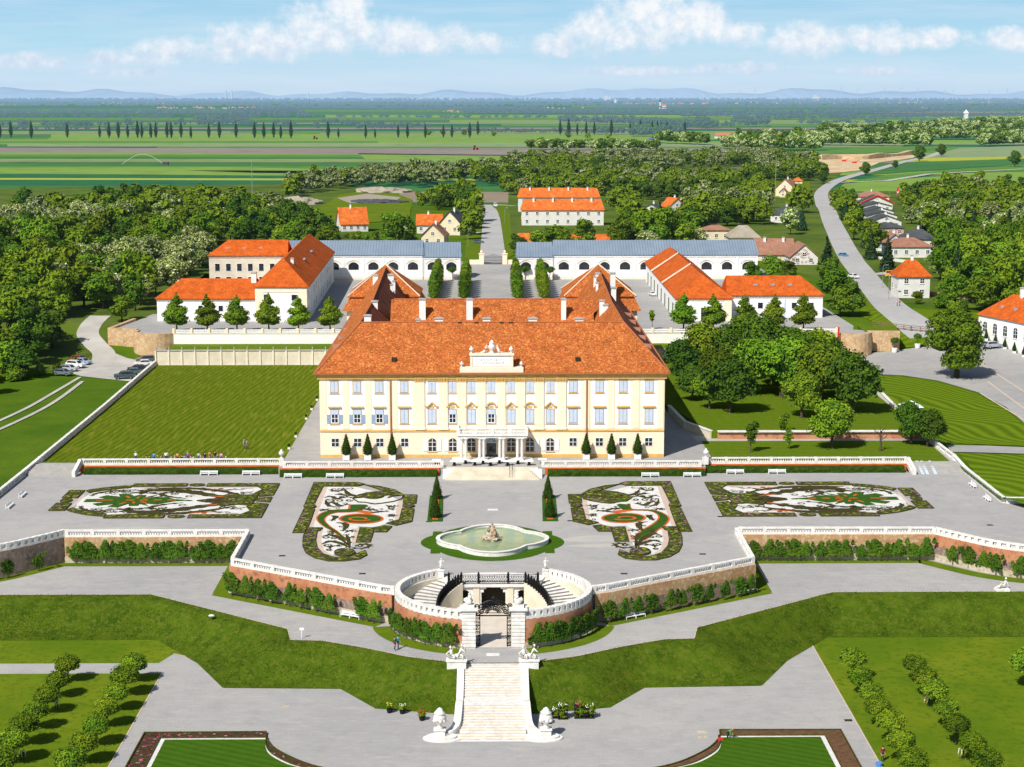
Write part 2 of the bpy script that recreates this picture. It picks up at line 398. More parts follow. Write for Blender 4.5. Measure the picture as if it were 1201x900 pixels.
def wall_run(mb, poly, w, z0, z1):
    """vertical-sided solid wall along a polyline (mitred)"""
    n = len(poly); L = []; R = []
    for i in range(n):
        p = Vector(poly[i][:2]); ds = []
        if i > 0: ds.append((p - Vector(poly[i - 1][:2])).normalized())
        if i < n - 1: ds.append((Vector(poly[i + 1][:2]) - p).normalized())
        d = sum(ds, Vector((0, 0))); d.normalize(); nn = Vector((-d.y, d.x)); k = 1 / max(.5, abs(nn.dot(Vector((-ds[0].y, ds[0].x)))))
        L.append(p + nn * w / 2 * k); R.append(p - nn * w / 2 * k)
    def zz(z, p): return z(p[0], p[1]) if callable(z) else z
    vs = [(p.x, p.y, zz(z0, p)) for p in R] + [(p.x, p.y, zz(z0, p)) for p in L] + [(p.x, p.y, zz(z1, p)) for p in R] + [(p.x, p.y, zz(z1, p)) for p in L]
    fs = []
    for i in range(n - 1):
        fs += [(i, i + 1, 2 * n + i + 1, 2 * n + i), (n + i + 1, n + i, 3 * n + i, 3 * n + i + 1), (2 * n + i, 2 * n + i + 1, 3 * n + i + 1, 3 * n + i)]
    fs += [(n, 0, 2 * n, 3 * n), (n - 1, 2 * n - 1, 4 * n - 1, 3 * n - 1)]
    mb.add(vs, fs)

# ------------------------------------------------------------------ camera, light, sky
cam = bpy.data.cameras.new('camera'); co = bpy.data.objects.new('camera', cam); C.objects.link(co)
cam.sensor_width = 36; cam.lens = F / 1201 * 36; cam.sensor_fit = 'HORIZONTAL'; cam.clip_start = 1; cam.clip_end = 200000
co.location = (0, 0, CAMH); co.rotation_euler = (math.pi / 2 - TH, 0, -YAW); bpy.context.scene.camera = co
AZ, EL = math.radians(35), math.radians(45.5)
sl = bpy.data.lights.new('sun', 'SUN'); sl.energy = 5.3; sl.angle = math.radians(.5); sl.color = (1, .955, .88)
so = bpy.data.objects.new('sun', sl); C.objects.link(so)
sd = Vector((-math.sin(AZ) * math.cos(EL), -math.cos(AZ) * math.cos(EL), math.sin(EL)))
so.rotation_euler = sd.to_track_quat('Z', 'Y').to_euler(); so.location = (-200, -200, 300)
w = bpy.data.worlds.new('World'); bpy.context.scene.world = w; w.use_nodes = True; g = N(w.node_tree); w.node_tree.nodes.clear()
sky = g.n('ShaderNodeTexSky', sky_type='NISHITA'); sky.sun_disc = False; sky.sun_elevation = EL
sky.sun_rotation = math.atan2(sd.x, sd.y) % (2 * math.pi)
tc = g.n('ShaderNodeTexCoord').outputs['Generated']; sx = g.n('ShaderNodeSeparateXYZ'); g.l(tc, sx.inputs[0])
BS = .085; K = 1 / BS
el = sx.outputs[2]
ymax = math_(g, 'MAXIMUM', sx.outputs[1], .05)
U = math_(g, 'DIVIDE', sx.outputs[0], ymax); V = math_(g, 'DIVIDE', el, ymax)
grad = ramp(g, math_(g, 'MULTIPLY', el, 10.0), [(0, (.53, .69, .86)), (.10, (.58, .75, .90)), (.30, (.45, .72, .88)), (.60, (.36, .63, .86)), (1, (.30, .55, .82))])
uv = g.n('ShaderNodeCombineXYZ'); g.l(U, uv.inputs[0]); g.l(V, uv.inputs[1])
# cumulus banks low over the plain: (px, py, half width, half height) in thousandths of the view
best = None
BL = [(150, 69, 35, 9), (200, 64, 50, 12), (270, 58, 60, 14), (330, 50, 60, 20), (385, 36, 50, 26), (410, 18, 26, 22), (450, 45, 55, 18), (515, 50, 50, 15), (560, 52, 35, 11),
      (30, 73, 40, 8), (75, 74, 18, 6), (655, 55, 45, 12), (690, 40, 34, 20), (735, 36, 48, 30), (772, 10, 26, 34), (800, 30, 46, 22), (845, 42, 40, 14), (945, 46, 40, 18), (1020, 46, 38, 15), (1075, 46, 45, 11), (1175, 48, 45, 12), (865, 81, 45, 7), (745, 84, 60, 5), (1020, 84, 40, 4), (160, 86, 40, 5)]
wob = g.n('ShaderNodeTexNoise'); wob.inputs['Scale'].default_value = 55; wob.inputs['Detail'].default_value = 7; wob.inputs['Roughness'].default_value = .62
g.l(uv.outputs[0], wob.inputs['Vector'])
for cx, cy, hw, hh in BL:
    u0, v0 = (cx - 577) / F, (113 - cy) / F
    a = math_(g, 'MULTIPLY', math_(g, 'SUBTRACT', U, u0), F / (hw * 1.25)); b = math_(g, 'MULTIPLY', math_(g, 'SUBTRACT', V, v0), F / (hh * 1.2))
    d = math_(g, 'SUBTRACT', 1.0, math_(g, 'ADD', math_(g, 'MULTIPLY', a, a), math_(g, 'MULTIPLY', b, b)))
    best = d if best is None else math_(g, 'MAXIMUM', best, d)
best = math_(g, 'MAXIMUM', best, -1.2)
dens = math_(g, 'ADD', best, math_(g, 'MULTIPLY', math_(g, 'SUBTRACT', wob.outputs['Fac'], .52), 4.6))
cm = g.n('ShaderNodeMapRange', interpolation_type='SMOOTHSTEP'); g.l(dens, cm.inputs[0]); cm.inputs[1].default_value = -.55; cm.inputs[2].default_value = 1.15
bill = noise(g, uv.outputs[0], 120, 5)
shade = math_(g, 'ADD', math_(g, 'MULTIPLY', bill, .9), math_(g, 'MULTIPLY', V, 9.0))
ccol = ramp(g, shade, [(.42, (.56, .70, .87)), (.62, (.68, .78, .91)), (.90, (.97, .98, 1.0))])
hz = noise(g, uv.outputs[0], 9, 4)
wisps = g.n('ShaderNodeMapping'); wisps.inputs['Scale'].default_value = (6, 60, 1); g.l(uv.outputs[0], wisps.inputs[0])
veil = math_(g, 'MULTIPLY', ramp(g, noise(g, wisps.outputs[0], 1.6, 6), [(.42, (0, 0, 0)), (.75, (1, 1, 1))]), .45)
grad = mixc(g, veil, grad, (.72, .83, .93))
low = mixc(g, math_(g, 'MULTIPLY', cm.outputs[0], .93), grad, ccol)
low10 = g.n('ShaderNodeVectorMath', operation='SCALE'); g.l(low, low10.inputs[0]); low10.inputs['Scale'].default_value = K
f2 = g.n('ShaderNodeMapRange', interpolation_type='SMOOTHSTEP'); g.l(el, f2.inputs[0]); f2.inputs[1].default_value = .062; f2.inputs[2].default_value = .15
fin = mixc(g, f2.outputs[0], low10.outputs[0], sky.outputs[0])
bg = g.n('ShaderNodeBackground'); bg.inputs[1].default_value = BS; g.l(fin, bg.inputs[0])
wo = g.n('ShaderNodeOutputWorld'); g.l(bg.outputs[0], wo.inputs[0])
sc = bpy.context.scene
sc.view_settings.view_transform = 'Standard'; sc.view_settings.look = 'None'; sc.view_settings.exposure = 0
sc.render.engine = 'CYCLES'; sc.cycles.max_bounces = 5; sc.cycles.diffuse_bounces = 2; sc.cycles.glossy_bounces = 2
sc.cycles.transmission_bounces = 2; sc.cycles.transparent_max_bounces = 4; sc.cycles.use_denoising = True
try: sc.cycles.denoiser = 'OPENIMAGEDENOISE'
except Exception: pass

# ================================================================== THE GROUND
def grid_sheet(name, xs, ys, zf, m, skip=None):
    xs = list(xs); ys = list(ys); nx = len(xs); v = []; f = []
    for y in ys:
        for x in xs: v.append((x, y, zf(x, y)))
    for j in range(len(ys) - 1):
        for i in range(nx - 1):
            if skip and skip((xs[i] + xs[i + 1]) / 2, (ys[j] + ys[j + 1]) / 2): continue
            k = j * nx + i; f.append((k, k + 1, k + nx + 1, k + nx))
    mb = MB(); mb.add(v, f); o = mb.build(name, m, smooth=True); o['kind'] = 'structure'; return o
fr = lambda a, b, n: [a + (b - a) * i / n for i in range(n + 1)]
grid_sheet('terrain', fr(-700, -100, 40) + [-90.0, -79.4] + fr(-70, 70, 14) + [80.4, 90.0] + fr(100, 1100, 66), [262.0, 300.0, 340.0, 380.0, 396.9] + fr(404, 452, 14) + fr(470, 1800, 60), HT, 'meadow',
           skip=lambda x, y: y < 397 and -79.4 < x < 80.4)
struct('plain', MB().sheet([(-6000, 1650), (6000, 1650), (60000, 60000), (-60000, 60000)], -.03), 'far_leaf')
# court in front of the stables, palace level, terrace, path, lower garden
struct('court', MB().prism([(-77.2, 411)] + [(-82 + 4.7 * math.cos(a_), 415.0 + 4.4 * math.sin(a_)) for a_ in (-.6, -1.0, -1.4, -1.8, -2.2, -2.6, -2.9)][::1] + [(-87.2, 418.2), (-94.0, 420.2), (-91.5, 436), (-90, 450), (-90, 596), (90, 596), (91, 425), (88, 411)], 0, CT, True), 'court_gravel')
struct('palace_ground', MB().prism([(-79.2, 287.6), (-36.4, 287.6), (-36.4, 284.2), (36.4, 284.2), (36.4, 287.6), (80.3, 287.6), (80.3, 396.8), (-79.2, 396.8)], -9, 0), 'court_gravel')
WL = [(-160, 232.0), (-86, 232.6), (-76, 233.4), (-70, 236.2), (-66, 240.0), (-62.9, 243.4)]
WL = [(-160, 231.0)] + cat_rom([(-84, 231.2), (-76, 232.3), (-70, 235.4), (-66, 239.6), (-62.9, 243.4)], 5)
WR = mirror(WL); WR = [(p[0] + (2.4 if abs(p[0]) > 60 else 0), p[1]) for p in WR][::-1]
RX, RY, RC = 12.4, 10.5, (0.1, 213.1)
EDL = WL + [(-35.8, 243.4), (-35.8, 227.6), (-14.6, 214.4), (RC[0] - RX, RC[1] + .3)]
EDR = [(RC[0] + RX, RC[1] + .3), (14.6, 214.4), (35.9, 227.6), (35.9, 243.8)] + WR
def ell(a0, a1, n, rx=RX, ry=RY, c=RC): return [(c[0] + rx * math.cos(a0 + (a1 - a0) * i / n), c[1] + ry * math.sin(a0 + (a1 - a0) * i / n)) for i in range(n + 1)]
P = math.pi
# terrace sheet, open over the well: split down the middle behind the well
ti = 1.42                                     # inner edge of the gap by the iron rail
backarc = ell(P, P / 2, 16)
struct('terrace', MB().prism(EDL + ell(P * .99, P / 2, 16)[1:] + [(RC[0], 285.2), (-36.6, 285.2), (-36.6, 287.7), (-84, 287.7), (-84, 263.0), (-160, 263)], -9, T), 'gravel')
struct('terrace', MB().prism(EDR + [(160, 263), (82.6, 263), (81, 266), (80.4, 287.7), (36.6, 287.7), (36.6, 285.2), (RC[0], 285.2)] + ell(P / 2, 0.01 * P, 16), -9, T), 'gravel')
# middle path
TOPL = [(-160, 226.6), (-46.8, 226.4), (-26.3, 210.8), (-25.4, 206.3), (-21.5, 206.0), (-16, 203.2), (-10.5, 199.7), (-4.3, 197.3)]
BOTL = [(-160, 217.4), (-44.5, 217.6), (-37.5, 208.0), (-32.9, 198.9), (-27, 198.7), (-18.5, 198.4), (-13.8, 191.6), (-4.3, 189.6)]
TOPR, BOTR = mirror(TOPL)[::-1], mirror(BOTL)[::-1]
struct('path', MB().sheet(TOPL + TOPR + [(160, 246), (-160, 246)], LP), 'gravel')
# bank down to the lower garden
for nm, TP, BT, flip in (('grass_bank', TOPL, BOTL, 1), ('grass_bank', TOPR, BOTR, 1)):
    v = []; f = []; n = len(TP)
    tp, bt = [], []
    for i in range(n - 1):
        L = (Vector(TP[i]) - Vector(TP[i + 1])).length; k = max(1, int(L / 1.6))
        for j in range(k):
            tp.append(Vector(TP[i]).lerp(Vector(TP[i + 1]), j / k)); bt.append(Vector(BT[i]).lerp(Vector(BT[i + 1]), j / k))
    tp.append(Vector(TP[-1])); bt.append(Vector(BT[-1])); n = len(tp); R = 9
    for j in range(R + 1):
        t = j / R; tz = t + .10 * math.sin(2 * P * t) * -1
        for i in range(n):
            q = tp[i].lerp(bt[i], t); z = LP + .02 + (LW - LP) * min(1, max(0, tz))
            if 0 < j < R: z += random.uniform(-.05, .05)
            v.append((q.x, q.y, z))
    for j in range(R):
        for i in range(n - 1):
            k = j * n + i; f.append((k, k + n, k + n + 1, k + 1))
    o = MB().add(v, f).build(nm, 'slope_grass', smooth=True); o['kind'] = 'structure'
struct('lower_ground', MB().sheet([(-300, 60), (300, 60), (300, 232), (-300, 232)], LW - .012), 'low_lawn')
struct('lawn', MB().sheet([(-160, 208.3), (-41.6, 208.3), (-37.6, 208.3), (-44.5, 217.4), (-160, 217.3)], LW - .004), 'low_lawn')
GR = [(-41.2, 211.8), (-33.0, 207.2), (-32.7, 198.8), (-18.5, 198.3), (-13.8, 191.5), (-4.9, 189.5), (4.9, 189.5), (13.8, 191.5), (18.5, 198.3), (32.7, 198.8), (33.0, 208.0), (41.9, 215.2), (41.5, 120), (-41.2, 120), (-41.3, 204.3), (-160, 204.3), (-160, 208.2), (-42.4, 208.2)]
struct('gravel_forecourt', MB().sheet(GR, LW - .002), 'gravel')
e = MB()
for a, b in (((41.9, 215.2), (41.5, 120)), ((-41.3, 204.3), (-41.2, 120)), ((-41.2, 211.8), (-33.0, 207.2)), ((33.0, 208.0), (41.9, 215.2))): strip(e, [a, b], .16, LW + .03)
for a in (TOPL, TOPR): strip(e, a, .16, LP + .03)
struct('path_edging', e, 'pink_chippings')
# stain patches where water seeped over the gravel
e = MB()
for (px, py, z, w_, h_) in ((700, 632, T, 6, 1.6), (715, 640, T, 5, 1.2), (400, 640, T, 4, 1), (150, 585 + 35, T, 6, .8), (940, 618, T, 6, .6)):
    c = G(px, py, z); e.sheet([(c[0] + w_ * math.cos(a) * (1 + .25 * math.sin(3 * a + px)), c[1] + h_ * math.sin(a) * (1 + .2 * math.cos(2 * a + py))) for a in fr(0, 2 * P, 20)[:-1]], z + .004)
mat('dust', (.47, .45, .40), (.42, .41, .385), .5)
struct('dust_patch', e, 'dust')
# strips of grass at the foot of the walls
e = MB()
WB = WL + [(-35.8, 243.4), (-35.8, 227.6), (-14.6, 214.4), (-12.9, 212.6)]
def offset(poly, d):
    out = []
    for i in range(len(poly)):
        a = Vector(poly[max(i - 1, 0)][:2]); b = Vector(poly[min(i + 1, len(poly) - 1)][:2]); dd = (b - a).normalized(); n_ = Vector((-dd.y, dd.x))
        out.append((poly[i][0] + n_.x * d, poly[i][1] + n_.y * d))
    return out
FRL = [(p[0], p[1] - .1) for p in WL] + [(-38.9, 242.9), (-38.2, 228.2), (-33.5, 225.0), (-14.5, 212.6)]
strip(e, [(p[0], p[1] - 1.3) for p in FRL[:-4]] + [(-38.2, 242.0)], 2.6, LP + .012)
strip(e, [(-37.3, 242.8), (-37.3, 226.6)], 2.4, LP + .016)
strip(e, [(-38.0, 226.9), (-14.6, 212.4)], 2.2, LP + .012)
strip(e, mirror([(p[0], p[1] - 1.0) for p in FRL[:-4]] + [(-38.2, 242.3)]), 2.4, LP + .012)
strip(e, mirror([(-37.3, 242.8), (-37.3, 226.6)]), 2.4, LP + .016)
strip(e, mirror([(-38.0, 226.9), (-14.6, 212.4)]), 2.2, LP + .012)
for s in (-1, 1):
    arc = ell(-P / 2 + s * .30, -P / 2 + s * 1.45, 14, RX + 2.1, RY + 1.6)
    strip(e, arc, 2.4, LP + .02)
o = e.build('grass_border', 'strip_grass'); o['kind'] = 'structure'
# west lawn, small orchard lawns
struct('lawn', MB().sheet([(-78.2, 288.4), (-36.2, 288.4), (-36.2, 396.4), (-78.8, 396.4)], .004), 'west_lawn')
struct('lawn', MB().sheet([(38.3, 288.0), (79.2, 288.0), (79.6, 305.8), (38.3, 305.8)], .006), 'orchard_grass')
OZ = 1.35
struct('orchard_ground', MB().prism([(40.5, 308.2), (79.3, 308.2), (80.0, 396.6), (35.0, 396.6), (35.0, 335)], 0, OZ), 'orchard_grass')
struct('path', MB().sheet([(37.5, 306.0), (60, 305.9), (60, 307.0), (42, 308.1), (37.0, 311)], .010), 'dirt_road')
struct('pavement', MB().sheet([(31.2, 292), (33.6, 292), (33.6, 396), (31.2, 396)], .006), 'gravel')

# outside, east: plaza, lawns, road
def over(name, poly, m, off_=.10, sub=3):
    bm = bmesh.new(); vs = [bm.verts.new((p[0], p[1], 0)) for p in poly]; bm.faces.new(vs); bmesh.ops.triangulate(bm, faces=bm.faces[:])
    for _ in range(sub + 2): bmesh.ops.subdivide_edges(bm, edges=[e for e in bm.edges if e.calc_length() > (4 if e.verts[0].co.y < 620 else 25)], cuts=1); bmesh.ops.triangulate(bm, faces=bm.faces[:])
    bmesh.ops.triangulate(bm, faces=bm.faces[:])
    for v in bm.verts: v.co.z = HT(v.co.x, v.co.y) + off_ + (.12 if v.co.y > 600 else 0)
    bmesh.ops.recalc_face_normals(bm, faces=bm.faces[:])
    for f in bm.faces:
        if f.normal.z < 0: f.normal_flip()
    me = bpy.data.meshes.new(name); bm.to_mesh(me); bm.free(); me.materials.append(MATS[m])
    o = bpy.data.objects.new(name, me); C.objects.link(o); o['kind'] = 'structure'; return o
def GP(*pts, z=0.0):
    """picture points to ground points on the rolling ground"""
    out = []
    for p in pts:
        zz = z
        for _ in range(12): X, Y = G(p[0], p[1], zz); zz = .5 * zz + .5 * HT(X, Y)
        out.append(G(p[0], p[1], zz))
    return out
over('plaza', GP((984, 417), (1040, 413), (1100, 405), (1150, 402), (1260, 405), (1320, 470), (1320, 560), (1230, 515), (1205, 500), (1180, 478), (1148, 461), (1100, 447), (1060, 441), (1020, 439), (1000, 436)), 'court_gravel', .10)
over('lawn', GP((1020, 440), (1060, 443), (1100, 449), (1146, 463), (1178, 480), (1203, 502), (1226, 516), (1226, 526), (1201, 524), (1120, 521), (1098, 512), (1066, 492), (1034, 460)), 'east_lawn', .13)
over('lawn', GP((1124, 532), (1250, 537), (1290, 600), (1201, 592), (1174, 584), (1150, 563)), 'east_lawn', .13)
over('path', GP((1110, 523), (1160, 524), (1260, 528), (1260, 535), (1160, 532), (1116, 531)), 'court_gravel', .15)
over('lawn', GP((985, 417), (1082, 406), (1086, 398), (1060, 390), (1030, 386), (1000, 392), (985, 402)), 'fort_lawn', .14)
over('lawn', GP((1005, 352), (1022, 345), (1066, 386), (1035, 384), (1010, 372)), 'fort_lawn', .14)
over('lawn', GP((1062, 362), (1150, 368), (1150, 395), (1110, 392), (1092, 384)), 'fort_lawn', .14)
e = MB()
rp = [(1094, 396), (1078, 385), (1052, 366), (1030, 345), (1012, 322), (995, 300), (982, 275), (973, 255), (965, 240), (963, 229), (969, 221), (982, 213), (1000, 207), (1030, 199), (1062, 190), (1090, 184), (1103, 179)]
rw = GP(*rp); RD = cat_rom(rw, 8); strip(e, RD, lambda t: 8.6 + 4.5 * max(0, .18 - t) * 5, lambda x, y: HT(x, y) + (.16 if y < 600 else .5))
struct('road', e, 'road')
e = MB(); strip(e, cat_rom(GP((1100, 394), (1120, 384), (1150, 378), (1200, 383)), 6), 3, lambda x, y: HT(x, y) + .18)
strip(e, GP((963, 229), (935, 226), (900, 222)), 5, lambda x, y: HT(x, y) + .18)
strip(e, GP((1060, 318), (1035, 322), (1012, 322)), 6, lambda x, y: HT(x, y) + .18)
strip(e, GP((985, 215), (1040, 213), (1090, 205), (1201, 199)), 6, lambda x, y: HT(x, y) + .6)
struct('side_road', e, 'dirt_road')
e = MB()
for p_, q_ in (((1153, 429), (1215, 469)), ((1158, 448), (1215, 490)), ((1150, 462), (1225, 508))): strip(e, resample(GP(p_, q_), 3), .45, lambda x, y: HT(x, y) + .13)
struct('paving_line', e, 'pink_chippings')
# north road behind the court gate
e = MB(); strip(e, resample([(0.3, 585), (0.1, 700), (-.2, 800), (-2.2, 925), (-3.5, 990)], 9), lambda t: 9.5 - 2.5 * t, lambda x, y: max(HT(x, y), 0) + .34)
for py, a, b in ((262, 548, 566), (273, 538, 565), (241, 582, 604)):
    strip(e, GP((a, py), (b, py + 1)), 5, lambda x, y: HT(x, y) + .3)
struct('road', e, 'road')
over('verge', GP((545, 310), (566, 310), (570, 240), (548, 240)), 'strip_grass', .08); over('verge', GP((585, 310), (602, 300), (596, 238), (580, 240)), 'strip_grass', .08)
# west: gravel drive, car park, cart track
over('car_park', GP((96, 442), (152, 448), (164, 436), (180, 426), (150, 421), (128, 412), (114, 404), (102, 405), (108, 415), (112, 421), (96, 428), (76, 436)), 'dirt_road', .12)
e = MB(); strip(e, cat_rom(GP((118, 430), (122, 416), (112, 405), (103, 393), (106, 383), (112, 376), (118, 371)), 6), 5.5, lambda x, y: HT(x, y) + .15)
for d in (0, 7): strip(e, cat_rom(GP((94 + d * .4, 443 + d * .7), (60 + d, 463 + d), (30 + d, 480 + d), (-20 + d, 503 + d)), 5), .9, lambda x, y: HT(x, y) + .14)
struct('gravel_drive', e, 'dirt_road')
over('forest_ground', GP((-120, 420), (60, 436), (108, 380), (180, 372), (240, 322), (400, 300), (470, 225), (400, 215), (-200, 225)), 'forest_floor', .07)
over('forest_ground', GP((596, 300), (880, 300), (990, 340), (975, 250), (955, 235), (1000, 190), (600, 190), (596, 235)), 'forest_floor', .07)
over('forest_ground', GP((1010, 310), (1050, 355), (1280, 380), (1280, 215), (1100, 215), (985, 232), (985, 262)), 'forest_floor', .07)
over('meadow', GP((366, 256), (430, 262), (480, 258), (484, 235), (450, 222), (400, 228), (356, 247)), 'low_lawn', .12)
over('meadow', GP((505, 232), (560, 232), (566, 220), (520, 222)), 'strip_grass', .12)
over('bare_earth', GP((395, 233), (430, 228), (470, 232), (462, 238), (410, 239)), 'barn_roof', .2)
over('ploughed_field', GP((786, 207), (860, 210), (870, 196), (800, 200)), 'ploughed', .2)
over('meadow', GP((820, 228), (900, 232), (950, 236), (950, 213), (880, 212)), 'low_lawn', .14)
over('sand_pit', GP((945, 205), (985, 203), (1012, 200), (1032, 191), (1070, 186), (1082, 180), (960, 182), (935, 190)), 'sand', .25)
# rim walls of the sand pit
e = MB(); pr = cat_rom(GP((960, 188), (985, 187), (1015, 187), (1045, 184), (1068, 182)), 5); wall_run(e, pr, 8, 0, lambda x, y: 4 + 1.2 * math.sin(x * .1)); o = struct('sand_bank', e, 'sand')
def field(pts, m, z=.02):
    struct('field', MB().sheet([G(px, py, 0) for px, py in pts], z), m)
cols = {'f_green': ((.045, .15, .025), (.06, .175, .03)), 'f_light': ((.17, .29, .035), (.20, .31, .045)), 'f_mid': ((.09, .21, .022), (.105, .225, .03)), 'f_dark': ((.018, .115, .035), (.026, .135, .045)),
        'f_brown': ((.24, .19, .17), (.27, .22, .19)), 'f_yellow': ((.42, .42, .03), (.32, .38, .03)), 'f_pale': ((.21, .28, .12), (.24, .30, .14)), 'f_tan': ((.28, .22, .15), (.24, .19, .13))}
for k, (a, b) in cols.items(): mat(k, a, b, .004, c3=tuple(x * .85 for x in a), scale2=.03, haze=24000, rough=.95)
bands = [(119.5, 'f_green'), (121, 'f_mid'), (122.5, 'f_pale'), (124, 'f_dark'), (126, 'f_green'), (128.5, 'f_mid'), (131, 'f_brown'), (132.5, 'f_green'), (135, 'f_dark'), (138, 'f_mid'), (141, 'f_green'), (144, 'f_brown'), (145.5, 'f_mid'), (148, 'f_green'), (150, 'f_brown'), (151.5, 'f_dark'), (154, 'f_light'), (156, 'f_brown'), (157.5, 'f_green'), (162, 'f_dark'),
         (164, 'f_light'), (165.6, 'f_mid'), (168, 'f_light'), (169.5, 'f_green'), (172, 'f_dark'), (174, 'f_brown'), (179, 'f_light'), (181.5, 'f_mid'), (184, 'f_green'), (186.5, 'f_light'), (188.5, 'f_brown'), (190, 'f_green'), (195, 'f_mid'), (199, 'f_light'), (204, 'f_dark'), (209, 'f_yellow'), (211, 'f_dark'), (218, 'f_green'), (224, 'f_tan'), (236, 'f_dark'), (246, 'f_green')]
for i in range(len(bands) - 1):
    y0, m = bands[i]; y1 = bands[i + 1][0]; r = random.Random(i)
    t0 = (y0 - 165) * .05 if y0 > 165 else 0; t1 = (y1 - 165) * .05 if y1 > 165 else 0
    xs = [-500] + sorted(r.uniform(-100, 1200) for _ in range(r.choice((1, 2, 3)))) + [1700]
    if y0 > 176: xs = [-500, 1700]
    for j in range(len(xs) - 1):
        mm = m if j == 0 or y0 > 170 and j == 0 else r.choice(['f_green', 'f_mid', 'f_dark', 'f_light', 'f_pale', m, m])
        yy = lambda x, y, t: y + t * (x / 1200) - .0
        field([(xs[j], yy(xs[j], y0, t0)), (xs[j + 1], yy(xs[j + 1], y0, t0)), (xs[j + 1], yy(xs[j + 1], y1, t1) + .02), (xs[j], yy(xs[j], y1, t1) + .02)], mm, .03 + .008 * (i % 3))
# fields that break the bands
for pts, m in (([(-100, 197), (260, 196), (400, 199), (740, 204), (740, 208), (300, 206), (-100, 203)], 'f_light'), ([(215, 200), (520, 201), (620, 205), (520, 206), (300, 203)], 'f_brown'),
               ([(-100, 224), (40, 225), (130, 228), (140, 236), (-100, 240)], 'f_tan'), ([(420, 180), (760, 184), (760, 192), (430, 188)], 'f_light'), ([(-100, 173), (200, 174), (600, 178), (600, 183), (200, 179), (-100, 179)], 'f_brown')):
    field(pts, m, .06)
def rfield(pts, m, off_=.3): over('field', GP(*pts), m, off_, 4)
rfield([(985, 215), (1040, 206), (1190, 194), (1260, 188), (1260, 200), (1090, 204), (1040, 212)], 'f_mid', .2)
rfield([(1010, 206), (1060, 193), (1110, 179), (1260, 173), (1260, 190), (1140, 197)], 'f_green', .25)
rfield([(1060, 191), (1118, 180), (1300, 180), (1300, 184), (1190, 187)], 'f_yellow', .3)
rfield([(1085, 186), (1125, 174), (1300, 169), (1300, 184), (1200, 184)], 'f_pale', .34)
rfield([(978, 226), (990, 216), (1090, 208), (1201, 203), (1260, 200), (1260, 232), (1120, 228), (1040, 225)], 'f_light', .22)
rfield([(940, 178), (1070, 172), (1120, 172), (1060, 179), (960, 182)], 'f_mid', .3)
# low hills on the skyline
for base, amp, y, m, seed in ((255, 130, 46000, 'hill_blue', 1), (190, 110, 40000, 'hill_blue', 5)):
    v = []; n = 160; r = random.Random(seed); ph = [r.uniform(0, 6) for _ in range(5)]
    for i in range(n + 1):
        x = -22000 + 44000 * i / n; px = 577 + x / y * F
        h = base * .55 + amp * (.35 * math.sin(px / 75 + ph[0]) + .22 * math.sin(px / 33 + ph[1]) + .10 * math.sin(px / 13 + ph[2])) * .5
        h += 45 * math.sin(px / 21 + 1) + 25 * math.sin(px / 9)
        h += 110 * math.exp(-((px - 725) / 55) ** 2) + 60 * math.exp(-((px - 640 - 150) / 60) ** 2) + 90 * math.exp(-((px + 10) / 150) ** 2) + 60 * math.exp(-((px - 960) / 80) ** 2)
        h = max(h, 10)
        v += [(x, y - 3500, -5), (x, y, h), (x, y + 3500, -5)]
    f = []
    for i in range(n): k = 3 * i; f += [(k, k + 3, k + 4, k + 1), (k + 1, k + 4, k + 5, k + 2)]
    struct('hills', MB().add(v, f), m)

# ================================================================== BALUSTRADES AND WALLS
def balustrade(pts, label, h=1.0, step=3.7, group=None, w=.42, endp=True, m='white_stone', cat='balustrade'):
    """pts carry x, y, z (foot height); plinth, rail, piers and small turned balusters"""
    t = empty('balustrade', pts[0], label, cat, group)
    rs = resample(pts, step); wall = MB(); rail = MB()
    zi = {}
    def run(mb, ww, a, b):
        n = len(rs); L = []; R = []
        for i in range(n):
            p = Vector(rs[i][:2]); ds = []
            if i > 0: ds.append((p - Vector(rs[i - 1][:2])).normalized())
            if i < n - 1: ds.append((Vector(rs[i + 1][:2]) - p).normalized())
            d = sum(ds, Vector((0, 0))); d.normalize(); nn = Vector((-d.y, d.x)); k = 1 / max(.6, abs(nn.dot(Vector((-ds[0].y, ds[0].x)))))
            L.append(p + nn * ww / 2 * k); R.append(p - nn * ww / 2 * k)
        vs = []
        for q, Z in ((R, a), (L, a), (R, b), (L, b)):
            vs += [(q[i].x, q[i].y, rs[i][2] + Z) for i in range(n)]
        fs = []
        for i in range(n - 1):
            fs += [(i, i + 1, 2 * n + i + 1, 2 * n + i), (n + i + 1, n + i, 3 * n + i, 3 * n + i + 1), (2 * n + i, 2 * n + i + 1, 3 * n + i + 1, 3 * n + i), (i + 1, i, n + i, n + i + 1)]
        fs += [(n, 0, 2 * n, 3 * n), (n - 1, 2 * n - 1, 4 * n - 1, 3 * n - 1)]
        mb.add(vs, fs)
    run(wall, w + .16, -.12, .27); run(rail, w + .12, h - .20, h)
    wall.build('plinth', m, t); rail.build('rail', m, t)
    bal = MB(); prof = [(.085, .22), (.10, .3), (.125, .42), (.075, .62), (.06, .74), (.09, h - .16)]
    for i in range(len(rs)):
        a = rs[i]; b = rs[i + 1] if i < len(rs) - 1 else rs[i - 1]
        d = Vector((b[0] - a[0], b[1] - a[1])); L = d.length; d.normalize()
        MB().obox(a, d, .55, w + .14, a[2] - .1, a[2] + h + .03).build('pier', m, t)
        if i < len(rs) - 1:
            nb = max(2, int((L - .7) / .36))
            for j in range(nb):
                s = .35 + (L - .7) * (j + .5) / nb
                bal.lathe((a[0] + d.x * s, a[1] + d.y * s, a[2] + (b[2] - a[2]) * s / L), prof, 6)
    o = bal.build('baluster_row', m, t); return t  # row of separate turned balusters, joined in one mesh
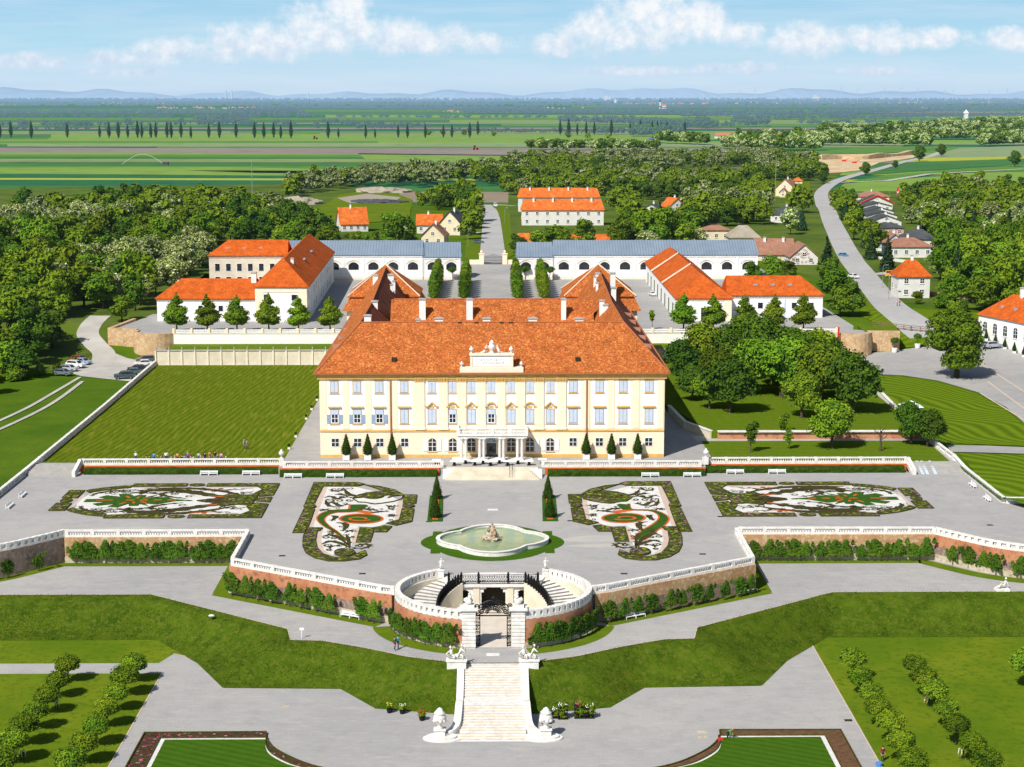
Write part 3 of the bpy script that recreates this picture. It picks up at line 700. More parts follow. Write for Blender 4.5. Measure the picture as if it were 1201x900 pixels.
z3 = lambda pts, z: [(p[0], p[1], z) for p in pts]
# terrace front
balustrade(z3([p for p in WL[1:]], T), 'white stone balustrade curving along the terrace edge at far left')
balustrade(z3([(-62.3, 243.3), (-36.0, 243.3)], T), 'straight white balustrade behind espalier trees below the left long parterre')
balustrade(z3([(-35.8, 242.7), (-35.8, 228.3)], T), 'short white balustrade running back at left corner of the projecting terrace')
balustrade(z3([(-35.6, 227.5), (-14.6, 214.3), (-12.9, 213.6)], T), 'slanting white balustrade from left terrace corner to the round well')
balustrade(z3([(13.1, 213.6), (14.8, 214.3), (35.8, 227.5)], T), 'slanting white balustrade from the round well to right terrace corner')
balustrade(z3([(35.9, 228.3), (35.9, 243.2)], T), 'short white balustrade running back at right corner of the projecting terrace')
balustrade(z3([(36.5, 243.8), (65.0, 243.6)], T), 'straight white balustrade behind espalier trees below the right long parterre')
balustrade(z3(WR[:-1], T), 'white stone balustrade curving along the terrace edge at far right')
# behind the terrace, at palace level
balustrade(z3([(-35.4, 284.4), (-8.6, 284.4)], 0), 'white balustrade in front of the palace left of its entrance steps')
balustrade(z3([(8.6, 284.4), (35.4, 284.4)], 0), 'white balustrade in front of the palace right of its entrance steps')
balustrade(z3([(-70.2, 286.9), (-36.4, 286.9)], 0), 'white balustrade closing the front of the west lawn')
balustrade(z3([(36.4, 286.9), (71.2, 286.9)], 0), 'white balustrade closing the front of the orchard')
balustrade([(-70.6, 286.5, 0), (-70.9, 283.2, T)], 'short sloping balustrade beside the left side steps', step=3.5)
balustrade([(71.6, 286.5, 0), (71.9, 283.2, T)], 'short sloping balustrade beside the right side steps', step=3.5)
balustrade([(-79.2, 396.5, 0), (-78.3, 340, 0), (-78.0, 289, 0), (-79.6, 284.5, T), (-79.6, 262.6, T)], 'long white balustrade between west lawn and car park', step=3.9)
balustrade([(-80.2, 262.4, T), (-110, 262.4, T)], 'white balustrade turning off the left edge of the terrace')
balustrade([(79.8, 318, 0.0), (80.1, 289, 0), (81.0, 284.5, T), (81.0, 262.8, T)], 'white balustrade between terrace and striped east lawn', step=3.9)
balustrade([(81.6, 262.3, T), (115, 261.0, T)], 'white balustrade running off at right below the striped lawn')
# retaining walls
def wall_thing(name, poly, w_, z0, z1, m, label, cat='wall', cap=None, foot=None, mid=None, capw=.18):
    t = empty(name, (poly[0][0], poly[0][1], z0 if not callable(z0) else z0(*poly[0][:2])), label, cat)
    b = MB(); wall_run(b, poly, w_, z0, z1); b.build('wall_face', m, t)
    if mid: b = MB(); wall_run(b, poly, w_ + .10, z0, mid[0]); b.build('dark_brick_band', mid[1], t)
    if foot: b = MB(); wall_run(b, poly, w_ + .5, z0, foot[0]); b.build('stone_foot', foot[1], t)
    if cap: b = MB(); wall_run(b, poly, w_ + capw, z1, (lambda x, y: z1(x, y) + .14) if callable(z1) else z1 + .14); b.build('coping', cap, t)
    return t
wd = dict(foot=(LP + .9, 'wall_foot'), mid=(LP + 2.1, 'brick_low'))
LZ, TZ = LP - .2, T - .02
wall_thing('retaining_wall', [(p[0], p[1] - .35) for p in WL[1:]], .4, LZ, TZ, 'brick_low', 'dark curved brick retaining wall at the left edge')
wall_thing('retaining_wall', [(-62.6, 243.0), (-36.2, 243.0)], .4, LZ, TZ, 'sand_brick', 'straight brick retaining wall behind the left row of espalier trees', foot=wd['foot'])
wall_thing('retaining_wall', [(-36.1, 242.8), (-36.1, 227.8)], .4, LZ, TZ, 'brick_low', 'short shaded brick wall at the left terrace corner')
wall_thing('retaining_wall', [(-36.1, 227.4), (-14.7, 214.0), (-13.0, 213.3)], .4, LZ, TZ, 'brick', 'orange brick retaining wall slanting left of the round well', **wd)
wall_thing('retaining_wall', [(13.2, 213.3), (14.9, 214.0), (36.2, 227.4)], .4, LZ, TZ, 'sand_brick', 'sandy brick retaining wall slanting right of the round well', mid=wd['mid'])
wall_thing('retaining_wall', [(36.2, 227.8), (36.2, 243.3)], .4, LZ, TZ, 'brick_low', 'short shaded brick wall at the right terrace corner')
wall_thing('retaining_wall', [(36.7, 243.4), (65.3, 243.2)], .4, LZ, TZ, 'sand_brick', 'straight brick retaining wall behind the right row of espalier trees', **wd)
wall_thing('retaining_wall', [(p[0], p[1] - .35) for p in WR[:-1]], .4, LZ, TZ, 'brick', 'curved brick retaining wall at the right edge of the terrace', **wd)
wall_thing('retaining_wall', [(-36.2, 284.0), (-9.0, 284.0)], .3, T - .1, -.1, 'brick_cap', 'low orange wall under the palace balustrade left of the steps')
wall_thing('retaining_wall', [(9.0, 284.0), (36.2, 284.0)], .3, T - .1, -.1, 'brick_cap', 'low orange wall under the palace balustrade right of the steps')
wall_thing('retaining_wall', [(-70.6, 286.5), (-36.6, 286.5)], .3, T - .1, -.1, 'brick_cap', 'low orange wall below the west lawn balustrade')
wall_thing('retaining_wall', [(36.6, 286.5), (71.6, 286.5)], .3, T - .1, -.1, 'brick_cap', 'low orange wall below the orchard balustrade')
wall_thing('orchard_wall', [(41.5, 307.9), (79.2, 307.9)], .5, 0, OZ - .02, 'brick', 'low orange wall with white top between the two orchard lawns', cap='white_stone', capw=.9)
wall_thing('orchard_wall', [(40.4, 308.4), (36.6, 318), (35.3, 335)], .5, 0, OZ - .02, 'aged_wall', 'low pale curved wall at the palace end of the orchard', cap='white_stone', capw=.2)
wall_thing('boundary_wall', [(80.4, 396), (80.2, 350), (79.9, 319)], .5, -.6, lambda x, y: 1.0 + 1.3 * sm(330, 350, y), 'white_plaster', 'low white wall between the orchard trees and the striped lawn', cap='white_stone')
def hedge(x0, x1, y, label):
    m = MB(); n = int((x1 - x0) / .8); vs = []; fs = []
    prof = [(y - .75, T), (y - .8, T + .55), (y - .72, T + 1.02), (y + .6, T + 1.06), (y + .7, T)]
    for i in range(n + 1):
        x = x0 + (x1 - x0) * i / n
        for a, b in prof: vs.append((x, a + random.uniform(-.07, .07), b + (random.uniform(-.06, .06) if b > T else 0)))
    k = len(prof)
    for i in range(n):
        for j in range(k - 1): q = i * k + j; fs.append((q, q + k, q + k + 1, q + 1))
    fs += [tuple(range(k)), tuple(range(n * k, n * k + k))[::-1]]
    m.add(vs, fs); o = m.build('hedge', 'hedge_leaf'); return tag(o, label, 'hedge')
hedge(-36.0, -9.4, 283.0, 'clipped dark hedge below the palace balustrade left of the steps')
hedge(9.4, 36.0, 283.0, 'clipped dark hedge below the palace balustrade right of the steps')
hedge(-69.6, -36.3, 285.4, 'clipped dark hedge below the west lawn balustrade')
hedge(36.3, 70.6, 285.4, 'clipped dark hedge below the orchard balustrade')
# court retaining walls
def panel_wall(x0, x1, label):
    t = empty('panel_wall', (x0, 396.8, 0), label, 'wall')
    MB().box(x0, x1, 396.8, 397.4, -.4, 3.35).build('wall_face', 'aged_wall', t)
    MB().box(x0 - .1, x1 + .1, 396.62, 397.55, 3.35, 3.55).build('coping', 'concrete', t)
    n = round((x1 - x0) / 3.15)
    for i in range(n + 1):
        x = x0 + (x1 - x0) * i / n
        MB().box(x - .17, x + .17, 396.58, 396.8, -.1, 3.35).build('pilaster', 'pale_trim', t)
    for i in range(n + 1):
        x = x0 + (x1 - x0) * i / n; MB().box(x - .09, x + .09, 397.0, 397.2, 3.55, 4.3).build('post', 'concrete', t)
    return t
panel_wall(-79.0, -30, 'aged white panelled wall closing the back of the west lawn')
panel_wall(30, 80, 'aged panelled wall behind the orchard trees')
struct('lawn_step', MB().box(-77.2, 80, 397.4, 411, 0, 3.0), 'low_lawn')
MB_ = MB()
def court_wall(x0, x1, label):
    t = empty('court_wall', (x0, 410.6, 3), label, 'wall')
    MB().box(x0, x1, 410.5, 411.0, 2.6, 5.45).build('wall_face', 'white_plaster', t)
    MB().box(x0, x1, 410.42, 411.08, 5.45, 5.6).build('coping', 'pale_trim', t)
    n = round((x1 - x0) / 4.4)
    for i in range(n + 1):
        x = x0 + (x1 - x0) * i / n; MB().box(x - .28, x + .28, 410.4, 411.1, 5.6, 6.75).build('pillar', 'yellow_plaster', t)
    b = MB()
    for z in (5.75, 6.2): b.box(x0, x1, 410.66, 410.78, z, z + .3)
    b.build('parapet_rail', 'white_plaster', t)
    return t
court_wall(-77.2, -30, 'white court wall with yellow pillars above the west grass strip')
court_wall(30, 84, 'white court wall with yellow pillars above the orchard')
# old bastion masonry
def bastion(pts, z1, label, drop=6):
    t = MB(); wall_run(t, pts, 1.0, lambda x, y: HT(x, y) - .5, z1); o = t.build('bastion_wall', 'rock_wall'); return tag(o, label, 'bastion wall')
bastion([(-92.3, 438), (-94.6, 419.8), (-87.4, 417.8)], 5.75, 'old straight ochre stone bastion wall by the gravel drive')
bastion([(-87.2, 417.6)] + ell(-P * .95, -P * .14, 12, 5.3, 5.0, (-82.0, 415.0)), 5.55, 'round ochre stone bastion next to the white court wall')
bastion([(84.2, 411)] + ell(-P * .95, -P * .12, 10, 4.2, 4.6, (88.2, 412.2)), 5.6, 'shaded round brick bastion at the right end of the court')
bastion([(92.0, 413.5), (99.8, 412.8)], 5.6, 'ochre stone block beside the round bastion at right')
struct('bastion_top', MB().prism(ell(-P, P * .99, 20, 4.8, 4.6, (88.0, 413.4))[:-1] + [], 3, 5.28), 'court_gravel')
struct('bastion_top', MB().prism([(91.5, 413.3), (100, 413.1), (101, 423), (92, 425)], 3, 5.32), 'strip_grass')
tag(MB().box(83.7, 84.1, 408.2, 408.5, 2.8, 7.2).build('sign_post', 'red_board'), 'tall narrow red board standing at the end of the court wall', 'board')
# wooden fence and gate on the east road
def fence(pts, label, zoff=0, h=1.5):
    t = empty('fence', (*pts[0], HT(*pts[0])), label, 'fence')
    rs = resample(pts, 2.2); r_ = MB(); p_ = MB()
    for x, y in rs: MB().box(x - .08, x + .08, y - .08, y + .08, HT(x, y) - .2, HT(x, y) + h + zoff).build('post', 'wood_fence', t)
    for k in (.5, .95, 1.4):
        r_ = MB(); wall_run(r_, rs, .06, lambda x, y: HT(x, y) + k + zoff, lambda x, y: HT(x, y) + k + .14 + zoff); r_.build('rail', 'wood_fence', t)

fence(GP((1023, 384), (1060, 388), (1068, 389)), 'brown wooden fence on the grass west of the east road')
fence(GP((1069, 389), (1090, 391), (1110, 391)), 'brown wooden gate across the foot of the east road')

# ================================================================== BUILDINGS
def roof_quad(mb, c, r, ze, zr, over_=.5, th=.22, gable=False):
    """c: 4 eave corners (front-left, front-right, back-right, back-left), r: the two ridge ends"""
    cen = Vector((sum(p[0] for p in c) / 4, sum(p[1] for p in c) / 4)); cc = []
    for p in c:
        d = Vector(p) - cen; d = Vector(p) + Vector((math.copysign(over_, d.x), math.copysign(over_, d.y))); cc.append((d.x, d.y))
    zr = zr if hasattr(zr, '__len__') else (zr, zr)
    v = [(p[0], p[1], ze) for p in cc] + [(r[0][0], r[0][1], zr[0]), (r[1][0], r[1][1], zr[1])]
    v += [(p[0], p[1], ze - th) for p in cc]
    ax = abs(Vector(r[1]) - Vector(r[0])).x if False else abs(r[1][0] - r[0][0]); ay = abs(r[1][1] - r[0][1])
    if ax >= ay:   # ridge left to right; r[0] left
        fs = [(0, 1, 5, 4), (1, 2, 5), (2, 3, 4, 5), (3, 0, 4)]
    else:          # ridge front to back; r[0] front
        fs = [(0, 1, 4), (1, 2, 5, 4), (2, 3, 5), (3, 0, 4, 5)]
    fs += [(6, 7, 1, 0), (7, 8, 2, 1), (8, 9, 3, 2), (9, 6, 0, 3), (9, 8, 7, 6)]
    if gable:
        d = (Vector(r[1]) - Vector(r[0])).normalized() * over_; v[4] = (r[0][0] - d.x, r[0][1] - d.y, zr[0]); v[5] = (r[1][0] + d.x, r[1][1] + d.y, zr[1])
        v += [(v[4][0], v[4][1], zr[0] - th * 1.3), (v[5][0], v[5][1], zr[1] - th * 1.3)]
        if ax >= ay: fs = [(0, 1, 5, 4), (2, 3, 4, 5), (6, 10, 11, 7), (8, 11, 10, 9), (0, 4, 10, 6), (4, 3, 9, 10), (5, 1, 7, 11), (2, 5, 11, 8), (0, 6, 7, 1), (2, 8, 9, 3)]
        else: fs = [(1, 2, 5, 4), (3, 0, 4, 5), (7, 10, 11, 8), (9, 11, 10, 6), (1, 4, 10, 7), (4, 0, 6, 10), (5, 2, 8, 11), (3, 5, 11, 9), (1, 7, 8, 2), (3, 9, 6, 0)]
    mb.add(v, fs)
def frame_axes(a, b):
    a = Vector(a); b = Vector(b); u = (b - a).normalized(); n = Vector((u.y, -u.x)); return a, u, n      # n points outward when a->b runs counter-clockwise seen from above
def wall_box(mb, a, b, s0, s1, z0, z1, d0, d1):
    """box on the facade a->b: from s0 to s1 along it, z0..z1, standing d0..d1 out"""
    a, u, n = frame_axes(a, b); P_ = []
    for z in (z0, z1):
        for s, d in ((s0, d1), (s1, d1), (s1, d0), (s0, d0)): q = a + u * s + n * d; P_.append((q.x, q.y, z))
    mb.add(P_, [(0, 3, 2, 1), (4, 5, 6, 7), (0, 1, 5, 4), (1, 2, 6, 5), (2, 3, 7, 6), (3, 0, 4, 7)])
def arch_poly(s0, s1, z0, z1, rise, n=8):
    pts = [(s0, z0), (s1, z0)]
    for i in range(n + 1):
        t = i / n; x = s1 + (s0 - s1) * t; pts.append((x, z1 - rise + rise * math.sin(P * t) ** .8 if 0 < t < 1 else z1 - rise))
    return pts
def wall_poly(mb, a, b, pts, d0, d1):
    a, u, n = frame_axes(a, b); k = len(pts); V_ = []
    for d in (d1, d0):
        for s, z in pts: q = a + u * s + n * d; V_.append((q.x, q.y, z))
    fs = [tuple(range(k)), tuple(range(k, 2 * k))[::-1]]
    for i in range(k): j = (i + 1) % k; fs.append((i, k + i, k + j, j))
    mb.add(V_, fs)
def window(par, a, b, s, w_, z0, h_, frame='white_paint', style='plain', shut=None, sill=True, cross=True, glass='window_glass'):
    f = MB()
    t = .10
    if style == 'arch': wall_poly(f, a, b, arch_poly(s - w_ / 2 - t, s + w_ / 2 + t, z0 - t, z0 + h_ + t, w_ * .32), .0, .06)
    else: wall_box(f, a, b, s - w_ / 2 - t, s + w_ / 2 + t, z0 - t, z0 + h_ + t, .0, .06)
    o = f.build('window', frame, par)
    gl = MB()
    if style == 'arch': wall_poly(gl, a, b, arch_poly(s - w_ / 2, s + w_ / 2, z0, z0 + h_, w_ * .3), .03, .075)
    else: wall_box(gl, a, b, s - w_ / 2, s + w_ / 2, z0, z0 + h_, .03, .075)
    gl.build('pane', glass, o)
    if cross:
        c = MB(); wall_box(c, a, b, s - .045, s + .045, z0, z0 + h_ * .97, .06, .10)
        for k in ((.5,) if h_ < 2 else (.36, .70)): wall_box(c, a, b, s - w_ / 2, s + w_ / 2, z0 + h_ * k - .04, z0 + h_ * k + .04, .06, .098)
        c.build('glazing_bars', 'white_paint', o)
    if sill: c = MB(); wall_box(c, a, b, s - w_ / 2 - .2, s + w_ / 2 + .2, z0 - .22, z0 - .1, .0, .16); c.build('sill', frame if not isinstance(sill, str) else sill, o)
    return o
def shutter_pair(par, a, b, s, w_, z0, h_, closed, m):
    if closed:
        c = MB(); wall_box(c, a, b, s - w_ / 2, s - .02, z0, z0 + h_, .08, .13); c.build('shutter', m, par)
        c = MB(); wall_box(c, a, b, s + .02, s + w_ / 2, z0, z0 + h_, .08, .13); c.build('shutter', m, par)
    else:
        for s0, s1 in ((s - w_ * 1.02, s - w_ * .54), (s + w_ * .54, s + w_ * 1.02)):
            c = MB(); wall_box(c, a, b, s0, s1, z0, z0 + h_, .07, .13); c.build('shutter', m, par)

def chimney(par, x, y, z0, z1, wx=.9, wy=.9, m='white_plaster'):
    c = MB(); c.box(x - wx / 2, x + wx / 2, y - wy / 2, y + wy / 2, z0, z1 - .25)
    o = c.build('chimney', m, par)
    c = MB(); c.box(x - wx / 2 - .12, x + wx / 2 + .12, y - wy / 2 - .12, y + wy / 2 + .12, z1 - .25, z1 - .05); c.box(x - wx / 2 + .1, x + wx / 2 - .1, y - wy / 2 + .1, y + wy / 2 - .1, z1 - .05, z1 + .05); c.build('chimney_cap', 'concrete', o)
    return o
# ------------------------------------------------------------------ the palace
pal = empty('palace', (0, 292, 0), 'large cream baroque palace with orange tiled hipped roof and white portico', 'palace')
PY = 292.0
FX = lambda px: (px - 578.6) * .1491
FZ = lambda py: zat(py, PY)
EZ = 15.1
b = MB(); b.box(-30, 30, PY, PY + 18, 0, EZ - .45); b.build('wall', 'yellow_plaster', pal)
for s in (-1, 1):
    b = MB(); x0, x1 = sorted((s * 30, s * 16.6)); b.box(x0, x1, PY + 18, 380, -.2, EZ - .45); b.build('wall', 'yellow_plaster', pal)
b = MB(); b.box(-16.6, 16.6, 328.4, 346, 0, EZ - .45); b.build('wall', 'yellow_plaster', pal)
# main roofs: front range, cross range, wings, in one body
rf = MB()
ex, ey0, rx_, ry_, rz_ = 30.6, PY - .75, 23.4, 301.2, 22.6
xr, yr, zr2 = 23.9, 384, 24.3
ix = 16.9
O = lambda s: [(s * ex, ey0, EZ), (s * rx_, ry_, rz_), (s * rx_, 331, rz_), (s * xr, yr, zr2), (s * ex, yr, EZ)]
v = []; f = []
# front slope
v = [(-ex, ey0, EZ), (ex, ey0, EZ), (rx_, ry_, rz_), (-rx_, ry_, rz_)]; f = [(0, 1, 2, 3)]
rf.add(v, f)
rf.add([(-rx_, ry_, rz_), (rx_, ry_, rz_), (ix, 310.9, EZ), (-ix, 310.9, EZ)], [(0, 1, 2, 3)][:1])
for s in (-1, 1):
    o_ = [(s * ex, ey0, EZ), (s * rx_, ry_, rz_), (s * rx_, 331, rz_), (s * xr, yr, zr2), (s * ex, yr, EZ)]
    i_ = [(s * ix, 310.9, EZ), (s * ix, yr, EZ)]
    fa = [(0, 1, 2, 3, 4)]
    rf.cur = 1 if s > 0 else 0  # right-facing slopes take the tiles with painted-in shade
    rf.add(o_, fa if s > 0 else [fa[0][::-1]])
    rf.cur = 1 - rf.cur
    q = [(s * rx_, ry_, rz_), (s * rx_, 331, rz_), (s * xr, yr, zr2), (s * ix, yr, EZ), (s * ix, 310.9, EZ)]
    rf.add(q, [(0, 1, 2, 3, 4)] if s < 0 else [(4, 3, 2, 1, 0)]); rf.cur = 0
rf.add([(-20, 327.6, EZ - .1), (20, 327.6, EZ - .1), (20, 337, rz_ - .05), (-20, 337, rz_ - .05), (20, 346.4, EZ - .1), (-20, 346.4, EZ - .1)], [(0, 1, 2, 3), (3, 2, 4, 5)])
roof = rf.build('roof', ['old_tiles', 'shaded_tiles'], pal)
# ridge caps in mortar
rc = MB()
for s in (-1, 1):
    rc.tube([(s * ex, ey0, EZ + .05), (s * rx_, ry_, rz_ + .06)], .13); rc.tube([(s * rx_, ry_, rz_ + .06), (s * rx_, 331, rz_ + .05), (s * xr, yr, zr2 + .05)], .13)
rc.tube([(-rx_, ry_, rz_ + .06), (rx_, ry_, rz_ + .06)], .12); rc.tube([(-19.5, 337, rz_), (19.5, 337, rz_)], .12)
rc.build('ridge_trim', 'terracotta', roof)
# cornice and gutter all round the front
b = MB(); b.box(-30.35, 30.35, PY - .35, PY, EZ - 1.15, EZ - .5); b.box(-30.6, 30.6, PY - .62, PY + .2, EZ - .5, EZ - .22)
for s in (-1, 1):
    x0, x1 = sorted((s * 30, s * 30.6)); b.box(x0, x1, PY + .2, 380, EZ - .9, EZ - .22)
b.build('cornice', 'deep_yellow_trim', pal)
b = MB(); b.box(-30.8, 30.8, PY - .95, PY - .63, EZ - .24, EZ - .02)
for s in (-1, 1):
    x0, x1 = sorted((s * 30.62, s * 30.95)); b.box(x0, x1, PY - .6, 380, EZ - .24, EZ - .02)
b.build('gutter', 'terracotta', roof)
A0, B0 = (-30, PY), (30, PY)                                    # facade axis: s = x + 30
S = lambda px: FX(px) + 30
b = MB()
for z0, z1, d in ((FZ(506.2), FZ(504.2), .14), (-.05, .55, .10)): wall_box(b, A0, B0, 0, 60, z0, z1, 0, d)
b.build('string_course', 'deep_yellow_trim', pal)
b = MB()                                                        # white panels between the yellow strips
wx = [394.8, 421, 446.9, 476, 508.3, 532.2, 554.1, 577.4, 600.6, 622.5, 646.3, 673.1, 703.9, 731.3, 761.8]
side = [0, 1, 2, 3, 11, 12, 13, 14]
for k, px in enumerate(wx):
    hw = 1.42 if k in side else 1.36
    c = MB(); wall_box(c, A0, B0, S(px) - hw, S(px) + hw, FZ(502.6), FZ(442.2), 0, .03); c.build('white_panel', 'white_plaster', pal)
# giant pilasters with leafy capitals on the middle seven bays
pil = [494.5, 521.5, 543.2, 565.7, 588.9, 611.8, 633.6, 659.5]
for px in pil:
    c = MB(); wall_box(c, A0, B0, S(px) - .78, S(px) + .78, FZ(503.5), FZ(447.5), 0, .22); wall_box(c, A0, B0, S(px) - .9, S(px) + .9, FZ(503.9), FZ(501.5), 0, .30); o = c.build('pilaster', 'yellow_plaster', pal)
    c = MB()
    for i in range(3):
        for j in range(4):
            wall_box(c, A0, B0, S(px) - .92 + j * .46, S(px) - .56 + j * .46, FZ(448 - i * 1.8) + .03, FZ(446.6 - i * 1.8) + .04, .0, .30 + .06 * i)
    wall_box(c, A0, B0, S(px) - 1.0, S(px) + 1.0, FZ(442.4), FZ(441.6), 0, .48); c.build('capital', 'deep_yellow_trim', o)
for px in (382, 408, 434, 464.5, 688.5, 717.5, 746.5, 775): 
    c = MB(); wall_box(c, A0, B0, S(px) - .55, S(px) + .55, FZ(503), FZ(442.2), 0, .08); c.build('pilaster', 'yellow_plaster', pal)
for px in (460.0, 688.6):
    c = MB(); wall_box(c, A0, B0, S(px) - .09, S(px) + .09, FZ(533), FZ(441), .12, .34); c.build('drain_pipe', 'brown_roof', pal)
# windows
opened = {0: 1, 1: 1, 2: 1, 5: 1, 7: 1}
for k, px in enumerate(wx):
    s = S(px)
    z0, z1 = FZ(460.2), FZ(447.2)                                # top row
    wn = window(pal, A0, B0, s, 1.32, z0, z1 - z0, frame='deep_yellow_trim' if k in side else 'yellow_plaster', sill='deep_yellow_trim', cross=False)
    shutter_pair(wn, A0, B0, s, 1.28, z0 + .03, z1 - z0 - .06, True, 'shutter_paint')
    c = MB()
    wall_box(c, A0, B0, s - .92, s + .92, z1 + .16, z1 + .30, 0, .30 if k not in side else .14); c.build('lintel', 'deep_yellow_trim', wn)
    z0, z1 = FZ(496.2), FZ(480.2)                                # main row
    wn = window(pal, A0, B0, s, 1.36, z0, z1 - z0, frame='deep_yellow_trim', sill='deep_yellow_trim', cross=k in opened)
    if k in opened:
        hh = (z1 - z0) * .62
        c = MB(); wall_box(c, A0, B0, s - .66, s + .66, z0 + hh + .06, z1 - .03, .09, .13); c.build('shutter', 'shutter_paint', wn)
        shutter_pair(wn, A0, B0, s, 1.36, z0 + .02, hh, False, 'open_shutter')
        c = MB(); wall_box(c, A0, B0, s - .68, s - .52, z0, z0 + hh, .07, .12); wall_box(c, A0, B0, s + .52, s + .68, z0, z0 + hh, .07, .12); wall_box(c, A0, B0, s - .66, s + .66, z0, z0 + .14, .07, .119); c.build('sash', 'white_paint', wn)
    else: shutter_pair(wn, A0, B0, s, 1.30, z0 + .03, z1 - z0 - .06, True, 'shutter_paint')
    c = MB()
    if k in side: wall_box(c, A0, B0, s - 1.12, s + 1.12, FZ(477.8), FZ(476.4), 0, .34)
    else:
        zc = FZ(476.8); n = 8
        for sd_ in (-1, 1):
            x0, x1 = sorted((s + sd_ * 1.12, s + sd_ * .62)); wall_box(c, A0, B0, x0, x1, zc - .05, zc + .14, 0, .36)
        for i in range(n):
            a_ = -1 + 2 * i / n; b_ = -1 + 2 * (i + 1) / n
            ht = (lambda t: .62 * math.sqrt(max(0, 1 - t * t * .8))) if k % 2 == 1 else (lambda t: .70 * (1 - abs(t)))
            wall_poly(c, A0, B0, [(s + .72 * a_, zc + ht(a_)), (s + .72 * b_, zc + ht(b_)), (s + .72 * b_, zc + ht(b_) + .2), (s + .72 * a_, zc + ht(a_) + .2)], 0, .36)
        wall_box(c, A0, B0, s - .35, s + .35, zc - .28, zc + .12, 0, .10)
    c.build('pediment', 'deep_yellow_trim', wn)
    if k in side:                                                # ground floor
        z0, z1 = FZ(523.2), FZ(514.2); window(pal, A0, B0, s, 1.22, z0, z1 - z0, sill=False)
    elif k in (4, 5, 9, 10) or k in (6, 8):
        z0, z1 = FZ(529), FZ(514); wn = window(pal, A0, B0, s, 1.3, z0, z1 - z0, style='arch', frame='deep_yellow_trim' if k in (6, 8, 9) else 'pale_trim', sill='deep_yellow_trim')
        if k in (4, 5, 10): shutter_pair(wn, A0, B0, s, 1.5, z0 + .05, (z1 - z0) * .95, False, 'white_paint')
        if k == 9: c = MB(); wall_box(c, A0, B0, s + .9, s + 1.6, z0 + .05, z1 - .2, .07, .13); c.build('shutter', 'white_paint', wn)
# side walls of the palace: simple window rows (seen from a step to the side)
for a_, b_ in (((30, PY + 1), (30, 380)), ((-30, 380), (-30, PY + 1))):
    for i in range(14):
        s = 4 + i * 6.1
        for z0, h_ in ((1.8, 1.5), (6.3, 2.4), (11.4, 2.0)): window(pal, a_, b_, s, 1.3, z0, h_, cross=False, sill=False, glass='shutter_paint' if z0 > 2 else 'window_glass')
# entrance door
c = MB(); wall_poly(c, A0, B0, arch_poly(S(577.4) - 1.05, S(577.4) + 1.05, 0, 3.9, .9), 0, .10); dr = c.build('door', 'pale_trim', pal)
c = MB(); wall_box(c, A0, B0, S(577.4) - .85, S(577.4) + .85, 0, 2.6, .05, .13); c.build('door_leaf', 'window_glass', dr)
c = MB(); wall_poly(c, A0, B0, arch_poly(S(577.4) - .8, S(577.4) + .8, 2.75, 3.65, .7), .05, .14); c.build('fanlight', 'open_shutter', dr)
c = MB()
for k_ in (-.4, 0, .4): c.tube([(FX(577.4), PY - .2, 2.78), (FX(577.4) + k_ * 1.4, PY - .2, 3.55)], .04)
c.tube([(FX(577.4) - .95, PY - .2, 2.68), (FX(577.4) + .95, PY - .2, 2.68)], .06); c.build('glazing_bars', 'white_paint', dr)
# portico: four pairs of columns and a balcony
py0 = PY - 3.2
port = MB(); port.box(-5.95, 5.95, py0 - .35, PY - .02, 4.15, 4.55); port.box(-6.15, 6.15, py0 - .55, PY - .02, 4.55, 4.85); prt = port.build('portico', 'white_stone', pal)
for px in (541, 546.4, 563.3, 568.2, 587.6, 592.2, 609.2, 614.6):
    x = FX(px) * .955; c = MB(); c.box(x - .33, x + .33, py0 - .33, py0 + .33, 0, .35); c.lathe((x, py0, 0), [(.27, .35), (.30, .5), (.25, .6), (.245, 2), (.21, 3.7), (.28, 3.8), (.3, 4.0)], 14); c.box(x - .34, x + .34, py0 - .34, py0 + .34, 4.0, 4.15); c.build('column', 'white_stone', prt, smooth=False)
c = MB()
for sg in ([(-5.9, py0), (5.9, py0)], [(-5.9, py0 + .2), (-5.9, PY - .3)], [(5.9, py0 + .2), (5.9, PY - .3)]):
    wall_run(c, sg, .3, 5.65, 5.85)
for sx_ in (-5.9, -3, 0, 3, 5.9): c.box(sx_ - .28, sx_ + .28, py0 - .2, py0 + .2, 4.85, 5.9)
for i in range(46):
    x = -5.7 + 11.4 * i / 45
    if min(abs(x - q) for q in (-5.9, -3, 0, 3, 5.9)) > .35: c.lathe((x, py0, 4.85), [(.06, 0), (.10, .3), (.05, .6), (.08, .8)], 6)
for s in (-1, 1):
    for i in range(7): c.lathe((s * 5.9, py0 + .5 + i * .38, 4.85), [(.06, 0), (.10, .3), (.05, .6), (.08, .8)], 6)
c.build('balcony_balustrade', 'white_stone', prt)
c = MB(); c.box(-7.0, 7.0, py0 - .9, PY, -.1, .12); c.box(-6.3, 6.3, py0 - .5, PY, .12, .14); c.build('portico_step', 'white_stone', prt)
